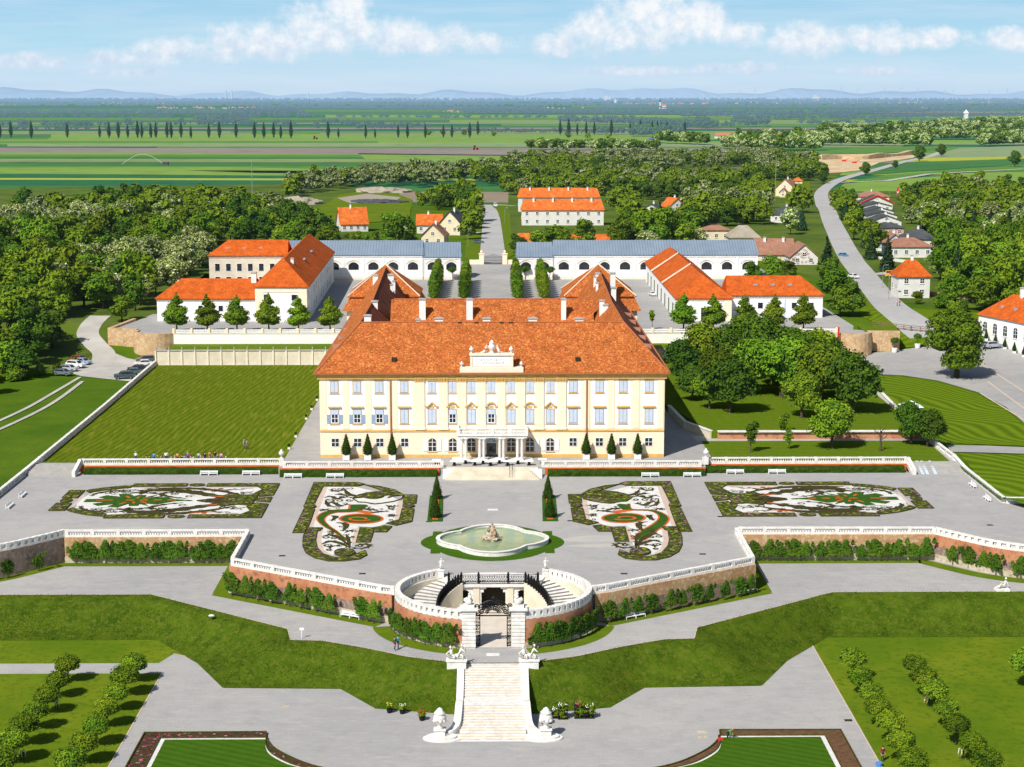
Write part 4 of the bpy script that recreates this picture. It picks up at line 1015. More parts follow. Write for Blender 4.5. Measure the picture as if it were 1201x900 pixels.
# attic gable with urns above the eaves
gx0, gx1 = FX(541), FX(614.8); gy = PY - .55
c = MB(); c.box(gx0, gx1, gy - .15, gy + 1.2, EZ - .3, EZ + .95); c.box(FX(553.2), FX(603), gy, gy + 1.1, EZ + .95, EZ + 3.0); c.box(FX(552), FX(604), gy - .25, gy + 1.2, EZ + 3.0, EZ + 3.35); c.box(FX(553), FX(556), gy - .12, gy, EZ + .95, EZ + 3.0); c.box(FX(600), FX(603), gy - .12, gy, EZ + .95, EZ + 3.0)
at = c.build('attic', 'pale_trim', pal)
c = MB(); c.box(FX(556.5), FX(599.5), gy - .05, gy, EZ + 1.15, EZ + 2.85); c.build('inscription_panel', 'white_plaster', at)
c = MB(); r = random.Random(3)                                  # two rows of weathered, unreadable letters
for row in (0, 1):
    x = FX(564)
    while x < FX(592):
        ww = r.uniform(.10, .22)
        if r.random() < .85: c.box(x, x + .05, gy - .07, gy - .05, EZ + 2.1 - row * .55, EZ + 2.45 - row * .55); c.box(x, x + ww, gy - .068, gy - .05, EZ + 2.1 - row * .55 + r.choice((0, .15, .3)), EZ + 2.16 - row * .55 + r.choice((0, .15)))
        x += ww + .12
c.build('inscription_lettering', 'concrete', at)
urnp = [(.16, 0), (.2, .08), (.08, .2), (.12, .3), (.34, .5), (.40, .72), (.30, .92), (.14, 1.0), (.16, 1.1), (.05, 1.25)]
for px, z, k in ((543.2, EZ + .95, .8), (612.4, EZ + .95, .8), (554.5, EZ + 3.35, 1.0), (600.6, EZ + 3.35, 1.0)):
    c = MB(); c.lathe((FX(px), gy + .5, z), [(a * k, b_ * k) for a, b_ in urnp], 12); c.build('urn', 'white_stone', at, smooth=True)
c = MB(); c.lathe((FX(578.2), gy + .5, EZ + 3.35), [(.5, 0), (.55, .15), (.25, .3), (.35, .5), (.58, .9), (.62, 1.2), (.42, 1.5), (.36, 1.6), (.48, 1.75), (.3, 2.05), (.08, 2.3)], 14); c.build('urn', 'white_stone', at, smooth=True)
for s in (-1, 1):
    c = MB(); x = FX(578.2) + s * 1.05; y = gy + .5; z = EZ + 3.35
    c.tube([(x + s * .45, y, z + .15), (x + s * .15, y, z + .35), (x, y, z + .8), (x - s * .1, y, z + 1.15)], [.22, .26, .22, .12], 8); c.blob((x - s * .12, y, z + 1.32), .16, 2, .05)
    c.tube([(x - s * .05, y, z + .95), (x - s * .45, y - .05, z + 1.05)], [.08, .06]); c.tube([(x + s * .3, y, z + .2), (x + s * .9, y, z + .1)], [.2, .12]); c.build('putto', 'white_stone', at, smooth=True)
# dark roof hatches, dormer hoods on the wing slopes, lead patch
def on_front(x, t): return (x, ey0 + (ry_ - ey0) * t, EZ + (rz_ - EZ) * t)
for px in (464, 678.5):
    x, y, z = on_front(FX(px), .24); c = MB(); c.box(x - .42, x + .42, y - .35, y + .8, z - .1, z + .5); h_ = c.build('roof_hatch', 'bronze_dark', roof)
for s in (-1, 1):
    for k_ in range(6):
        y = 300 + k_ * 11; x = s * (30.6 - .45 * (30.6 - 23.4)); z = EZ + .45 * (rz_ - EZ)
        c = MB(); c.add([(x + s * .9, y - .6, z - .5), (x + s * .9, y + .6, z - .5), (x + s * .9, y, z + .35), (x - s * 1.0, y, z + .55)], [(0, 1, 2), (0, 2, 3), (2, 1, 3), (0, 3, 1)]); c.build('dormer', 'brown_roof', roof)
        x = s * (30.6 - .45 * (30.6 - 23.4))
for px in (540, 560, 590, 601): 
    c = MB(); x = FX(px); c.box(x - .35, x + .35, ry_ - .25, ry_ - .05, rz_ - .3, rz_ + .1); c.build('roof_vent', 'bronze_dark', roof)
# chimneys: (px, y base row, world y, top z, width x)
def chz(px, ptop, Y): return ((px - 577) * Y / F * 1.02, zat(ptop, Y))
for px, pt, Y, wx_ in ((496.5, 350, 333, 1.25), (551, 350, 333, 1.25), (659.8, 350, 333, .95), (704, 352, 331, .9), (708.5, 357, 330.2, .95), (441.3, 352.5, 330.5, 1.2)):
    x, z1 = chz(px, pt, Y); chimney(roof, x, Y, z1 - 5.5, z1, wx_, 1.0)
for px, pt, Y, wx_ in ((433, 369, 305, 1.25), (515.5, 372.5, 304, 1.5), (570.5, 372.5, 304, 1.4), (624, 372.5, 304, 1.5), (678, 373, 304, 1.5), (491.5, 373.5, 304, .7)):
    x, z1 = chz(px, pt, Y); chimney(roof, x, Y, z1 - 3.5, z1, wx_, .9)
for px, pt, Y, wx_ in ((442.7, 322, 381, 1.2), (460.5, 321.5, 375, 1.3), (461, 333, 366, .55), (463.8, 329, 368, .55), (450, 345, 353, .8), (699.5, 320, 374, 1.25), (695.8, 324, 367, .55), (698.3, 331, 360, .5), (716.5, 320, 378, 1.1), (717.5, 337, 351, 1.0)):
    x, z1 = chz(px, pt, Y); chimney(roof, x, Y, z1 - (5 if wx_ > 1 else 4), z1, wx_, wx_)
# rear pavilions: mansard skirts and pyramid tops
for s in (-1, 1):
    cx = s * 24.2; c = MB(); c.box(cx - 8.3, cx + 8.3, 379, 395.5, -.2, 15.0); c.build('pavilion_wall', 'yellow_plaster', pal)
    c = MB(); z0, z1, z2 = 15.0, 18.2, 24.6
    q0 = [(cx - 9.2, 378), (cx + 9.2, 378), (cx + 9.2, 396.4), (cx - 9.2, 396.4)]; q1 = [(cx - 7.5, 379.8), (cx + 7.5, 379.8), (cx + 7.5, 394.6), (cx - 7.5, 394.6)]; q2 = [(cx - 8.1, 379.2), (cx + 8.1, 379.2), (cx + 8.1, 395.2), (cx - 8.1, 395.2)]
    vs = [(*p, z0) for p in q0] + [(*p, z1) for p in q1] + [(*p, z1) for p in q2] + [(cx, 387.2, z2)] + [(*p, z1 - .25) for p in q2]
    fs = [(i, (i + 1) % 4, 4 + (i + 1) % 4, 4 + i) for i in range(4)] + [(8 + i, 8 + (i + 1) % 4, 12) for i in range(4)] + [(13 + i, 13 + (i + 1) % 4, 8 + (i + 1) % 4, 8 + i) for i in range(4)] + [(16, 15, 14, 13), (3, 2, 1, 0)]
    pr_ = c.add(vs, fs).build('pavilion_roof', 'old_tiles', pal)
    c = MB()
    for p in q2: c.tube([(*p, z1 + .05), (cx, 387.2, z2 + .05)], .12)
    c.build('ridge_trim', 'pale_trim', pr_)

# ------------------------------------------------------------------ outbuildings
def building(label, cat, c, ridge, z0, ze, zr, wallm, roofm, name='outbuilding', wins=(), over_=.5, chim=(), trim=None, gable=False, gm=None, sky_l=()):
    """c: four corners counter-clockwise from front-left; wins: (side, first s, step, count, width, sill z, height, style)"""
    t = empty(name, (c[0][0], c[0][1], z0), label, cat)
    b = MB(); b.prism(c, z0 - 1.0, ze - .1, True)
    if gable:
        r0, r1 = ridge
        zz = zr if not hasattr(zr, '__len__') else zr[0]
        ax = abs(r1[0] - r0[0]) >= abs(r1[1] - r0[1])
        ends = ((c[3], c[0], r0), (c[1], c[2], r1)) if ax else ((c[0], c[1], r0), (c[2], c[3], r1))
        for p, q, rr in ends: b.add([(*p, ze - .1), (*q, ze - .1), (*rr, zz - .15)], [(0, 1, 2)])
    b.build('wall', wallm, t)
    r = MB(); roof_quad(r, c, ridge, ze, zr, over_, gable=gable); rfo = r.build('roof', roofm, t)
    if trim:
        b = MB()
        for i in range(4): a_, b_ = c[i], c[(i + 1) % 4]; L = (Vector(b_) - Vector(a_)).length; wall_box(b, a_, b_, 0, L, ze - .75, ze - .3, 0, .15)
        b.build('cornice', trim, t)
    for (sd_, s0, st, n, ww, zs, hh, style) in wins:
        a_, b_ = c[sd_], c[(sd_ + 1) % 4]
        for k in range(n): window(t, a_, b_, s0 + st * k, ww, z0 + zs, hh, style='arch' if style == 'arch' else 'plain', cross=style != 'dark', sill=style != 'dark', frame='white_paint' if style != 'yellow' else 'deep_yellow_trim')
    for (x, y, zb, zt, w_) in chim: chimney(rfo, x, y, zb, zt, w_, w_)
    for (x, y, z, dx, dy) in sky_l:
        q = MB(); q.box(x - dx, x + dx, y - dy, y + dy, z - .25, z + .16); q.build('skylight', 'open_shutter', rfo)
    return t
# west farmyard
building('long low white building with orange roof behind lollipop trees at left', 'outbuilding', [(-86, 436), (-60.6, 435.2), (-60.6, 447), (-86, 448)], [(-80.5, 441.8), (-60.6, 441.3)], CT, 11.2, 15.7, 'white_plaster', 'new_tiles', trim='pale_trim',
         wins=[(0, 6.0, 5.2, 5, 1.1, 2.6, 1.4, 'dark')], chim=[(-61.6, 440.5, 13.5, 17.4, 1.3)], sky_l=[(-75, 438.6, 13.2, .35, .3), (-70, 438.5, 13.2, .35, .3), (-65, 438.4, 13.2, .35, .3)])
tb = building('tall cream two-storey farm building with steep rust-red roof left of the palace', 'outbuilding', [(-60.5, 434), (-47.1, 432.6), (-49.4, 531), (-62.8, 532)], [(-54.0, 442.5), (-56.3, 526)], CT, 14.5, 20.7, 'white_plaster', 'new_tiles', trim='pale_trim',
         wins=[(0, 3.0, 7.2, 2, 1.5, 5.6, 1.5, 'dark'), (1, 5, 8.2, 11, 1.4, 5.6, 1.8, 'plain'), (1, 5, 8.2, 11, 1.4, 1.4, 2.0, 'plain')], chim=[(-52.4, 447, 16, 20.5, .8)],
         sky_l=[(-51.5, 468, 18.3, .3, 1.0), (-52.0, 492, 18.3, .3, 1.0)])
for k_ in range(9):
    c = MB(); a_, b_ = (-47.1, 432.6), (-49.4, 531); wall_box(c, a_, b_, .3 + k_ * 12, 1.7 + k_ * 12, CT, 14.0, 0, .1); c.build('corner_strip', 'yellow_plaster', tb)
for s0, s1 in ((0, 2.2), (11.4, 13.4)):
    c = MB(); wall_box(c, (-60.5, 434), (-47.1, 432.6), s0, s1, CT, 14.0, 0, .1); c.build('corner_strip', 'yellow_plaster', tb)
c = MB(); wall_box(c, (-60.5, 434), (-47.1, 432.6), 0, 13.4, 13.0, 13.9, 0, .12); c.build('frieze', 'yellow_plaster', tb)
building('cream building with orange roof standing behind the left farmyard', 'outbuilding', [(-85.3, 514), (-62, 514), (-62, 527), (-85.3, 527)], [(-80.3, 520.5), (-62, 520.5)], CT, 15.0, 19.2, 'aged_wall', 'new_tiles', trim='pale_trim',
         wins=[(0, 2.5, 3.3, 6, 1.4, 5.0, 2.2, 'dark'), (0, 2.5, 3.3, 6, 1.4, 1.2, 2.0, 'dark')], sky_l=[(-80, 517, 17.0, .6, .35), (-75, 517, 17.0, .6, .35), (-70, 517, 17.0, .6, .35)])
# east farmyard
eb = building('long white farm building with bright orange roof running back at right', 'outbuilding', [(47.4, 435), (61.5, 434), (62, 530), (48, 530)], [(54.6, 442.5), (54.8, 524)], CT, 11.3, 16.6, 'white_plaster', 'new_tiles', trim='pale_trim',
         wins=[(0, 3.2, 10, 1, 1.4, 2.4, 1.5, 'dark')], sky_l=[(56, 438, 13.4, .3, .3)])
c = MB(); wall_box(c, (47.4, 435), (61.5, 434), 6.3, 9.2, CT, CT + 3.4, 0, .12); c.build('gateway', 'window_glass', eb)
for s0 in (0, 12.2): c = MB(); wall_box(c, (47.4, 435), (61.5, 434), s0, s0 + 1.9, CT, 11.0, 0, .1); c.build('corner_strip', 'yellow_plaster', eb)
for k_ in range(8): c = MB(); wall_box(c, (48, 530), (47.4, 435), 8 + k_ * 11, 9.6 + k_ * 11, CT, CT + 3.6, 0, .1); c.build('green_door', 'box_green', eb)
for y, zb in ((468, 16.7), (500, 16.75)):
    c = MB(); c.add([(46.8, y, 11.35), (54.7, y, zb), (54.7, y + .5, zb + .05), (46.8, y + .5, 11.4), (46.8, y, 11.8), (54.7, y, zb + .3), (54.7, y + .5, zb + .3), (46.8, y + .5, 11.8)], [(0, 1, 5, 4), (4, 5, 6, 7), (3, 7, 6, 2)]); c.build('firewall_coping', 'pale_trim', eb)
fb = building('low white wing with orange roof and small skylights at far right of the court', 'outbuilding', [(61.6, 441.6), (86.2, 441), (86.2, 453), (61.6, 453)], [(61.6, 447.2), (81.2, 447)], CT, 11.2, 15.7, 'white_plaster', 'new_tiles', trim='pale_trim',
         wins=[(0, 4.0, 4.4, 5, 1.3, 2.4, 1.5, 'dark')], sky_l=[(69, 444, 13.6, .55, .35), (73.5, 444, 13.6, .55, .35), (78, 444, 13.6, .55, .35)])
c = MB(); wall_box(c, (61.6, 441.6), (86.2, 441), 14.6, 14.9, CT, 11, 0, .14); c.build('drain_pipe', 'shutter_paint', fb)
# stables with zinc roofs
def stable(x0, x1, label, n, h=7.8, door=False, bay0=None):
    c = [(x0, 536), (x1, 536), (x1, 550), (x0, 550)]
    t = building(label, 'stable', c, [(x0 + .4, 543), (x1 - .4, 543)] if True else None, CT, CT + h, CT + h + 4, 'white_plaster', 'zinc_roof', name='stable', over_=.35, trim='white_plaster', gable=True)
    L = x1 - x0
    for i in range(n + 1):
        s = L * i / n; b = MB(); wall_box(b, c[0], c[1], max(0, s - .35), min(L, s + .35), CT, CT + h - .8, 0, .12); b.build('pilaster', 'white_plaster', t)
    b = MB(); wall_box(b, c[0], c[1], 0, L, CT - .02, CT + .8, .0, .16); b.build('plinth', 'pale_trim', t)
    for i in range(n):
        s = L * (i + .5) / n
        wn = window(t, c[0], c[1], s, 3.0, CT + 3.2, 2.2, style='arch', sill=False, cross=False, frame='bronze_dark')
        b = MB(); pts = arch_poly(s - 2.2, s + 2.2, CT + 5.0, CT + 6.3, 1.2, 12)[2:]
        for k in range(len(pts) - 1):
            p, q = pts[k], pts[k + 1]; wall_poly(b, c[0], c[1], [p, q, (q[0], q[1] - .28), (p[0], p[1] - .28)][::-1], 0, .16)
        b.build('arch_trim', 'pale_trim', wn)
    return t
stable(-84, -21.8, 'long white stable with blue-grey metal roof left of the court gate', 10)
stable(7.8, 19.2, 'short white end block of the stables right of the court gate', 2, 7.2)
stable(-21.6, -9.9, 'short white end block of the stables left of the court gate', 2, 7.2)
stable(19.4, 83.8, 'long white stable with blue-grey metal roof right of the court gate', 10)
# gate in the court axis
for s in (-1, 1):
    c = MB(); x = s * 4.0 + .4
    c.box(x - .8, x + .8, 585, 586.6, CT, CT + 3.4); c.box(x - 1.0, x + 1.0, 584.8, 586.8, CT + 3.4, CT + 3.7); c.lathe((x, 585.8, CT + 3.7), [(.3, 0), (.2, .2), (.45, .5), (.3, .9), (.05, 1.1)], 10)
    xa, xb = sorted((x + s * .8, x + s * 5.0)); c.box(xa, xb, 585.5, 586.1, CT, CT + 1.5)
    tag(c.build('gate_pier', 'yellow_plaster'), 'cream gate pier with ball finial on the %s of the court gate' % ('left' if s < 0 else 'right'), 'gate pier')
t = empty('court_gate', (.4, 585.8, CT), 'tall wrought-iron gate between cream piers at the end of the court', 'gate')
for s in (-1, 1):
    c = MB(); x0 = .4; n = 11
    for i in range(n + 1):
        x = x0 + s * (.1 + 3.0 * i / n); c.tube([(x, 585.8, CT + .1), (x, 585.8, CT + 3.6 - .9 * i / n)], .04, 5)
    for z in (.3, 1.3, 2.4): c.tube([(x0 + s * .1, 585.8, CT + z), (x0 + s * 3.1, 585.8, CT + z)], .05, 5)
    c.build('gate_grille', 'iron', t)
# village and estate houses --------------------------------------------------
def house(label, px0, px1, pbase, peave, pridge, wallm, roofm, depth, gable=False, side=0, rows=2, nw=4, cat='house', z0=None, chim=1, hip=.5, yaw=0, winm='plain', ww=1.1, wh=1.3, name='house'):
    X0, Y0 = GP((px0, pbase))[0]; X1, Y1 = GP((px1, pbase))[0]; zb = HT(X0, Y0) if z0 is None else z0
    Y = (Y0 + Y1) / 2; cx = (X0 + X1) / 2; W = X1 - X0
    ze = zat(peave, Y); zr = zat(pridge, Y + (depth / 2 if not side else depth * .25))
    R = lambda x, y: (cx + (x - cx) * math.cos(yaw) - (y - Y) * math.sin(yaw), Y + (x - cx) * math.sin(yaw) + (y - Y) * math.cos(yaw))
    c = [R(X0, Y), R(X1, Y), R(X1, Y + depth), R(X0, Y + depth)]
    if side: k = 0 if gable else min(depth * .35, W * hip); ridge = [R(cx, Y + k), R(cx, Y + depth - k)]
    else: k = 0 if gable else min(W * .35, depth * hip); ridge = [R(X0 + k, Y + depth / 2), R(X1 - k, Y + depth / 2)]
    hh = (ze - zb); wins = []
    for r_ in range(rows): 
        zs = hh * (r_ + .38) / rows; wins.append((0, W / nw * .5, W / nw, nw, ww, zs, min(wh, hh / rows * .45), winm))
    if gable and side: wins.append((0, W / 2, 1, 1, ww, hh + .3, wh * .9, winm))
    for sd_ in (1, 3):
        n2 = max(1, int(depth / 4)); wins.append((sd_, depth / n2 * .5, depth / n2, n2, ww, hh * .4, min(wh, hh * .35), winm))
    chs = []
    if chim:
        p = ridge[0]; q = ridge[1]; m_ = (p[0] * .6 + q[0] * .4, p[1] * .6 + q[1] * .4); chs = [(m_[0] + .5, m_[1], zr - 1.0, zr + 1.3, .7)]
        if chim > 1:
            chs = [(p[0] + (q[0] - p[0]) * (i + .5) / chim, p[1] - 1.2, zr - 2, zr + .6, .8) for i in range(chim)]
    return building(label, cat, c, ridge, zb, ze, zr, wallm, roofm, name=name, wins=wins, over_=.5, chim=chs, gable=gable)
house('long white three-storey apartment block with orange roof, the nearer of two', 612, 708, 265, 246.5, 233.5, 'village_wall', 'village_tiles', 10, rows=2, nw=8, chim=4, hip=.1, cat='apartment block', name='apartment_block')
house('white apartment block with orange roof behind the nearer matching block', 608, 703, 249, 231.5, 220.5, 'village_wall', 'village_tiles', 10, rows=2, nw=8, chim=4, hip=.1, cat='apartment block', name='apartment_block')
house('small orange-roofed garage behind the stable roof right of the gate', 605, 631, 290, 285, 273.5, 'cream_wall', 'village_tiles', 8, rows=1, nw=2, chim=0, hip=.1, cat='garage', name='garage')
house('long low orange-roofed shed half hidden by shrubs below the apartment blocks', 655, 724, 288, 283, 275, 'cream_wall', 'village_tiles', 8, rows=1, nw=6, chim=0, hip=.1, cat='shed', name='shed')
house('white villa with steep orange roof near the earth mounds', 400, 432, 272, 263, 243, 'village_wall', 'village_tiles', 12, rows=1, nw=4, gable=True, cat='house', yaw=.25)
house('yellow house with orange tiled gable beside the north road', 494, 521, 289, 277, 262, 'cream_wall', 'brown_roof', 10, rows=1, nw=2, gable=True, side=1, yaw=-.15)
house('orange-roofed house directly behind the yellow gabled house', 489, 518, 274, 264, 251, 'village_wall', 'village_tiles', 10, rows=1, nw=3, gable=True)
house('brick house with dark blue-grey roof beside the north road', 515, 540, 276, 262, 247, 'cream_wall', 'grey_roof', 11, rows=1, nw=2, gable=True, side=1, yaw=-.3)
house('tiny orange-roofed hut at the edge of the far left wood', 346, 361, 247.5, 245, 241, 'village_wall', 'village_tiles', 6, rows=1, nw=2, chim=0, cat='hut', name='hut')
house('small bungalow with dark roof between trees right of the apartment blocks', 752, 775, 251, 246, 239, 'village_wall', 'grey_roof', 9, rows=1, nw=3, gable=True, side=1, yaw=-.3)
house('white cottage with orange gable amid blossoming trees right of the apartments', 784, 804, 250, 243, 232, 'village_wall', 'village_tiles', 9, rows=1, nw=2, gable=True, side=1, yaw=.4)
house('cream chapel-like house with porch gable beside the winding road', 909, 931, 231, 221, 210, 'cream_wall', 'brown_roof', 12, rows=1, nw=2, gable=True, side=1, yaw=-.45)
house('small porch building attached in front of the chapel-like house', 914, 922, 232, 226, 221, 'cream_wall', 'brown_roof', 4, rows=1, nw=1, gable=True, side=1, yaw=-.45, chim=0, cat='porch', name='porch')
house('orange-roofed garden shed beside the chapel-like house', 932, 941, 216, 212.5, 208.5, 'cream_wall', 'village_tiles', 7, rows=1, nw=1, chim=0, cat='shed', name='shed')
house('dark-roofed bungalow left of the winding road', 903, 930, 262, 252, 242.5, 'village_wall', 'grey_roof', 12, rows=1, nw=2, yaw=-.5)
house('long barn with weathered beige roof behind the right stable', 856, 891, 292, 279, 264.5, 'cream_wall', 'barn_roof', 12, rows=1, nw=3, chim=0, cat='barn', name='barn')
house('long low shed with brown roof left of the beige barn', 824, 856, 284, 270, 264, 'cream_wall', 'brown_roof', 8, rows=1, nw=3, chim=0, cat='shed', name='shed')
mh = house('old rusty-roofed farmhouse beside the right stable', 888, 932, 306, 299, 280, 'cream_wall', 'brown_roof', 13, rows=1, nw=3, gable=True, chim=2)
mg = house('white gabled house with faded red vine pattern on its front', 927, 959, 311, 302, 285.5, 'village_wall', 'brown_roof', 13, rows=1, nw=2, gable=True, side=1, chim=0)
house('square white tower house with red pyramid roof by the east road', 1053, 1090, 350, 325, 305, 'village_wall', 'new_tiles', 9, rows=2, nw=2, hip=.5, chim=1, cat='tower house', name='tower_house')
house('broad bungalow with brown hipped roof, nearest of the houses on the east road', 1044, 1094, 303, 290, 279, 'village_wall', 'brown_roof', 14, rows=1, nw=4, chim=1, hip=.5)
house('pale blue house with low gable left of the brown hipped bungalow', 1038, 1060, 296, 285, 274, 'shutter_paint', 'brown_roof', 11, rows=1, nw=2, gable=True, side=1, chim=1)
house('house with wide charcoal hipped roof behind the brown bungalow', 1062, 1098, 294, 281, 269, 'village_wall', 'grey_roof', 12, rows=1, nw=3, hip=.5)
house('pink house with charcoal roof at the near end of the terraced row', 1028, 1060, 278, 267.5, 261, 'pink_wall', 'grey_roof', 11, rows=1, nw=3, hip=.5)
rowt = ['second from the near end', 'third from the near end', 'fourth from the near end', 'next to the red-trimmed one']
for i, (x0, x1, pb, pe, pr_) in enumerate(((1022, 1057, 269, 259.5, 252), (1018, 1052, 262, 253, 247), (1015, 1048, 255.5, 248, 242.5), (1013, 1046, 249, 242, 237))):
    house('white terraced house with flat-pitched charcoal gable, ' + rowt[i], x0, x1, pb, pe, pr_, 'village_wall', 'grey_roof', 11, rows=1, nw=3, gable=True, side=1, cat='terraced house', chim=1)
house('white house with red-edged charcoal gable at the far end of the row', 1010, 1047, 246, 238.5, 229.5, 'village_wall', 'grey_roof', 12, rows=1, nw=3, gable=True, side=1, chim=0)
house('long house with rust-coloured roof behind the red-edged gable', 1006, 1043, 236, 231, 224.5, 'cream_wall', 'brown_roof', 12, rows=1, nw=4)
bo = MB(); X0, Y0 = GP((1010, 246))[0]; X1, _ = GP((1047, 246))[0]; ze, zr = zat(238.5, Y0), zat(229.5, Y0 + 3)
xc = (X0 + X1) / 2
for s in (-1, 1): bo.tube([(xc + s * (X1 - X0) * .54, Y0 - .8, ze - .1), (xc, Y0 - .8, zr + .1)], .35, 5)
tag(bo.build('gable_board', 'red_board'), 'red barge boards on the far gable of the terraced row', 'barge board')
# orangery at the right edge
c_ = [GP((1147, 392))[0], GP((1245, 430))[0]]; a_ = Vector(c_[0]); b_ = Vector(c_[1]); u_ = (b_ - a_).normalized(); n_ = Vector((-u_.y, u_.x)); 
if n_.y < 0: n_ = -n_
zb = HT(*a_); p3 = a_ + n_ * 13; p2 = b_ + n_ * 13; m0 = a_ + n_ * 6.5 + u_ * 5; m1 = b_ + n_ * 6.5
og = empty('orangery', (a_.x, a_.y, zb), 'long white orangery with orange roof and potted cones at right edge', 'orangery')
MB().prism([tuple(a_), tuple(b_), tuple(p2), tuple(p3)], -1, zb + 5.2).build('wall', 'white_plaster', og)
q = MB(); k_ = [a_ - u_ * .5 - n_ * .5, b_ + u_ * .5 - n_ * .5, p2 + u_ * .5 + n_ * .5, p3 - u_ * .5 + n_ * .5]; zz_ = zb + 5.1
q.add([(*k_[0], zz_), (*k_[1], zz_), (*k_[2], zz_), (*k_[3], zz_), (*m0, zz_ + 5.4), (*m1, zz_ + 5.4)], [(0, 1, 5, 4), (1, 2, 5), (2, 3, 4, 5), (3, 0, 4)]); orf = q.build('roof', 'new_tiles', og)
chimney(orf, (m0 + u_ * 4).x, (m0 + u_ * 4).y, zz_ + 4, zz_ + 7.5, 1.4, 1.4)
for i in range(9): window(og, tuple(a_), tuple(b_), 3 + i * 4.2, 1.6, zb + 1.0, 2.6, style='arch')
for i in range(6): q = MB(); p = a_ + u_ * (6 + i * 5.5) + n_ * 2.6; q.box(p.x - .35, p.x + .35, p.y - .35, p.y + .35, zz_ + 2.0, zz_ + 2.75); q.build('skylight', 'open_shutter', orf)
# side garden wall, pavilion by the orchard
tag(MB().prism([(81.0, 329), (84.6, 329), (84.6, 332.6), (81.0, 332.6)], -.6, 1.9).build('garden_kiosk', 'white_plaster'), 'small white kiosk with pale pyramid top half hidden behind an orchard tree', 'kiosk')
k = [o for o in C.objects if o.name == 'garden_kiosk'][0]
q = MB(); q.add([(80.7, 328.7, 1.9), (84.9, 328.7, 1.9), (84.9, 332.9, 1.9), (80.7, 332.9, 1.9), (82.8, 330.8, 3.0)], [(0, 1, 4), (1, 2, 4), (2, 3, 4), (3, 0, 4)]); q.build('kiosk_roof', 'white_paint', k)

# ================================================================== THE WELL WITH ITS TWIN STAIRS
well = empty('fountain_court', (RC[0], RC[1], LP), 'round sunken court with twin curved stairs and white parapet below the fountain', 'sunken court')
g0 = math.acos(3.6 / RX)                     # gate gap angle
def ring_wall(name, a0, a1, rx, ry, th, z0, z1, m, par, n=40):
    b = MB(); wall_run(b, ell(a0, a1, n, rx, ry), th, z0, z1); return b.build(name, m, par)
A1, A2 = -P / 2 + .30, -P / 2 - .30
for a0, a1 in ((A1, 0), (A2, -P)):
    ring_wall('outer_wall', a0, a1, RX, RY, .7, LP - .2, T - .05, 'brick', well)
    ring_wall('outer_foot', a0, a1, RX + .15, RY + .15, .8, LP - .2, LP + .7, 'wall_foot', well)
    ring_wall('inner_wall', a0, a1 , RX - .45, RY - .45, .22, LP - .1, T - .02, 'aged_wall', well)
bk = .98
for s in (0, 1):
    a0, a1 = (0, P / 2 - .57) if s == 0 else (P, P / 2 + .57)
    ring_wall('inner_wall', a0, a1, RX - .35, RY - .35, .5, LP - .1, T - .02, 'aged_wall', well)
# parapet balustrades of the ring
balustrade(z3(ell(A1, P / 2 - .60, 30), T), 'white stone balustrade round the right half of the sunken court', w=.55, step=2.6)
balustrade(z3(ell(A2, -3 * P / 2 + .60, 30), T), 'white stone balustrade round the left half of the sunken court', w=.55, step=2.6)
MB().prism(ell(0, 2 * P, 48, RX - .5, RY - .5)[:-1], LP - .5, LP + .02).build('court_floor', 'pit_floor', well)
# grotto facade with three arches carrying the iron railing
gy_ = RC[1] + 5.4; fac = MB()
FAa, FAb = (RC[0] - 6.2, gy_), (RC[0] + 6.2, gy_)
fw = 12.4; ar = [(1.6, 3.2, 2.8), (4.6, 7.8, 3.4), (9.2, 10.8, 2.8)]
def z_(h): return LP + h
top = T - LP - .05; segs = [0]
xs_ = [0]
for s0, s1, h in ar:
    wall_box(fac, FAa, FAb, xs_[-1], s0, z_(0), z_(top), -.5, 0)
    n = 10
    for i in range(n):
        a = s0 + (s1 - s0) * i / n; b2 = s0 + (s1 - s0) * (i + 1) / n; mid = (a + b2) / 2; t = (mid - (s0 + s1) / 2) / ((s1 - s0) / 2); hh = h - (s1 - s0) / 2 * (1 - math.sqrt(max(0, 1 - t * t)))
        wall_box(fac, FAa, FAb, a, b2, z_(hh), z_(top), -.5, 0)
    xs_.append(s1)
wall_box(fac, FAa, FAb, xs_[-1], fw, z_(0), z_(top), -.5, 0)
gf = fac.build('grotto_wall', 'white_stone', well)
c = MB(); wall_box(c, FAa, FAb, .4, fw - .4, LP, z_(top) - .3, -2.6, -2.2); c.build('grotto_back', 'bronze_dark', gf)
for s0 in (.2, 3.5, 8.0, 11.3):
    c = MB(); wall_box(c, FAa, FAb, s0, s0 + .85, LP, z_(top) - .5, 0, .18); c.build('pilaster', 'aged_wall', gf)
c = MB(); wall_box(c, FAa, FAb, -.1, fw + .1, z_(top) - .45, z_(top) - .12, 0, .38); c.build('cornice', 'white_stone', gf)
# terrace deck between facade and the ring edge
dk = [(RC[0] - 6.2, gy_)] + [(RC[0] + 6.2, gy_)] + ell(P / 2 - .60, P / 2 + .60, 10, RX - .0, RY - .0)
MB().prism(dk, T - .35, T + .006).build('landing', 'white_stone', well)
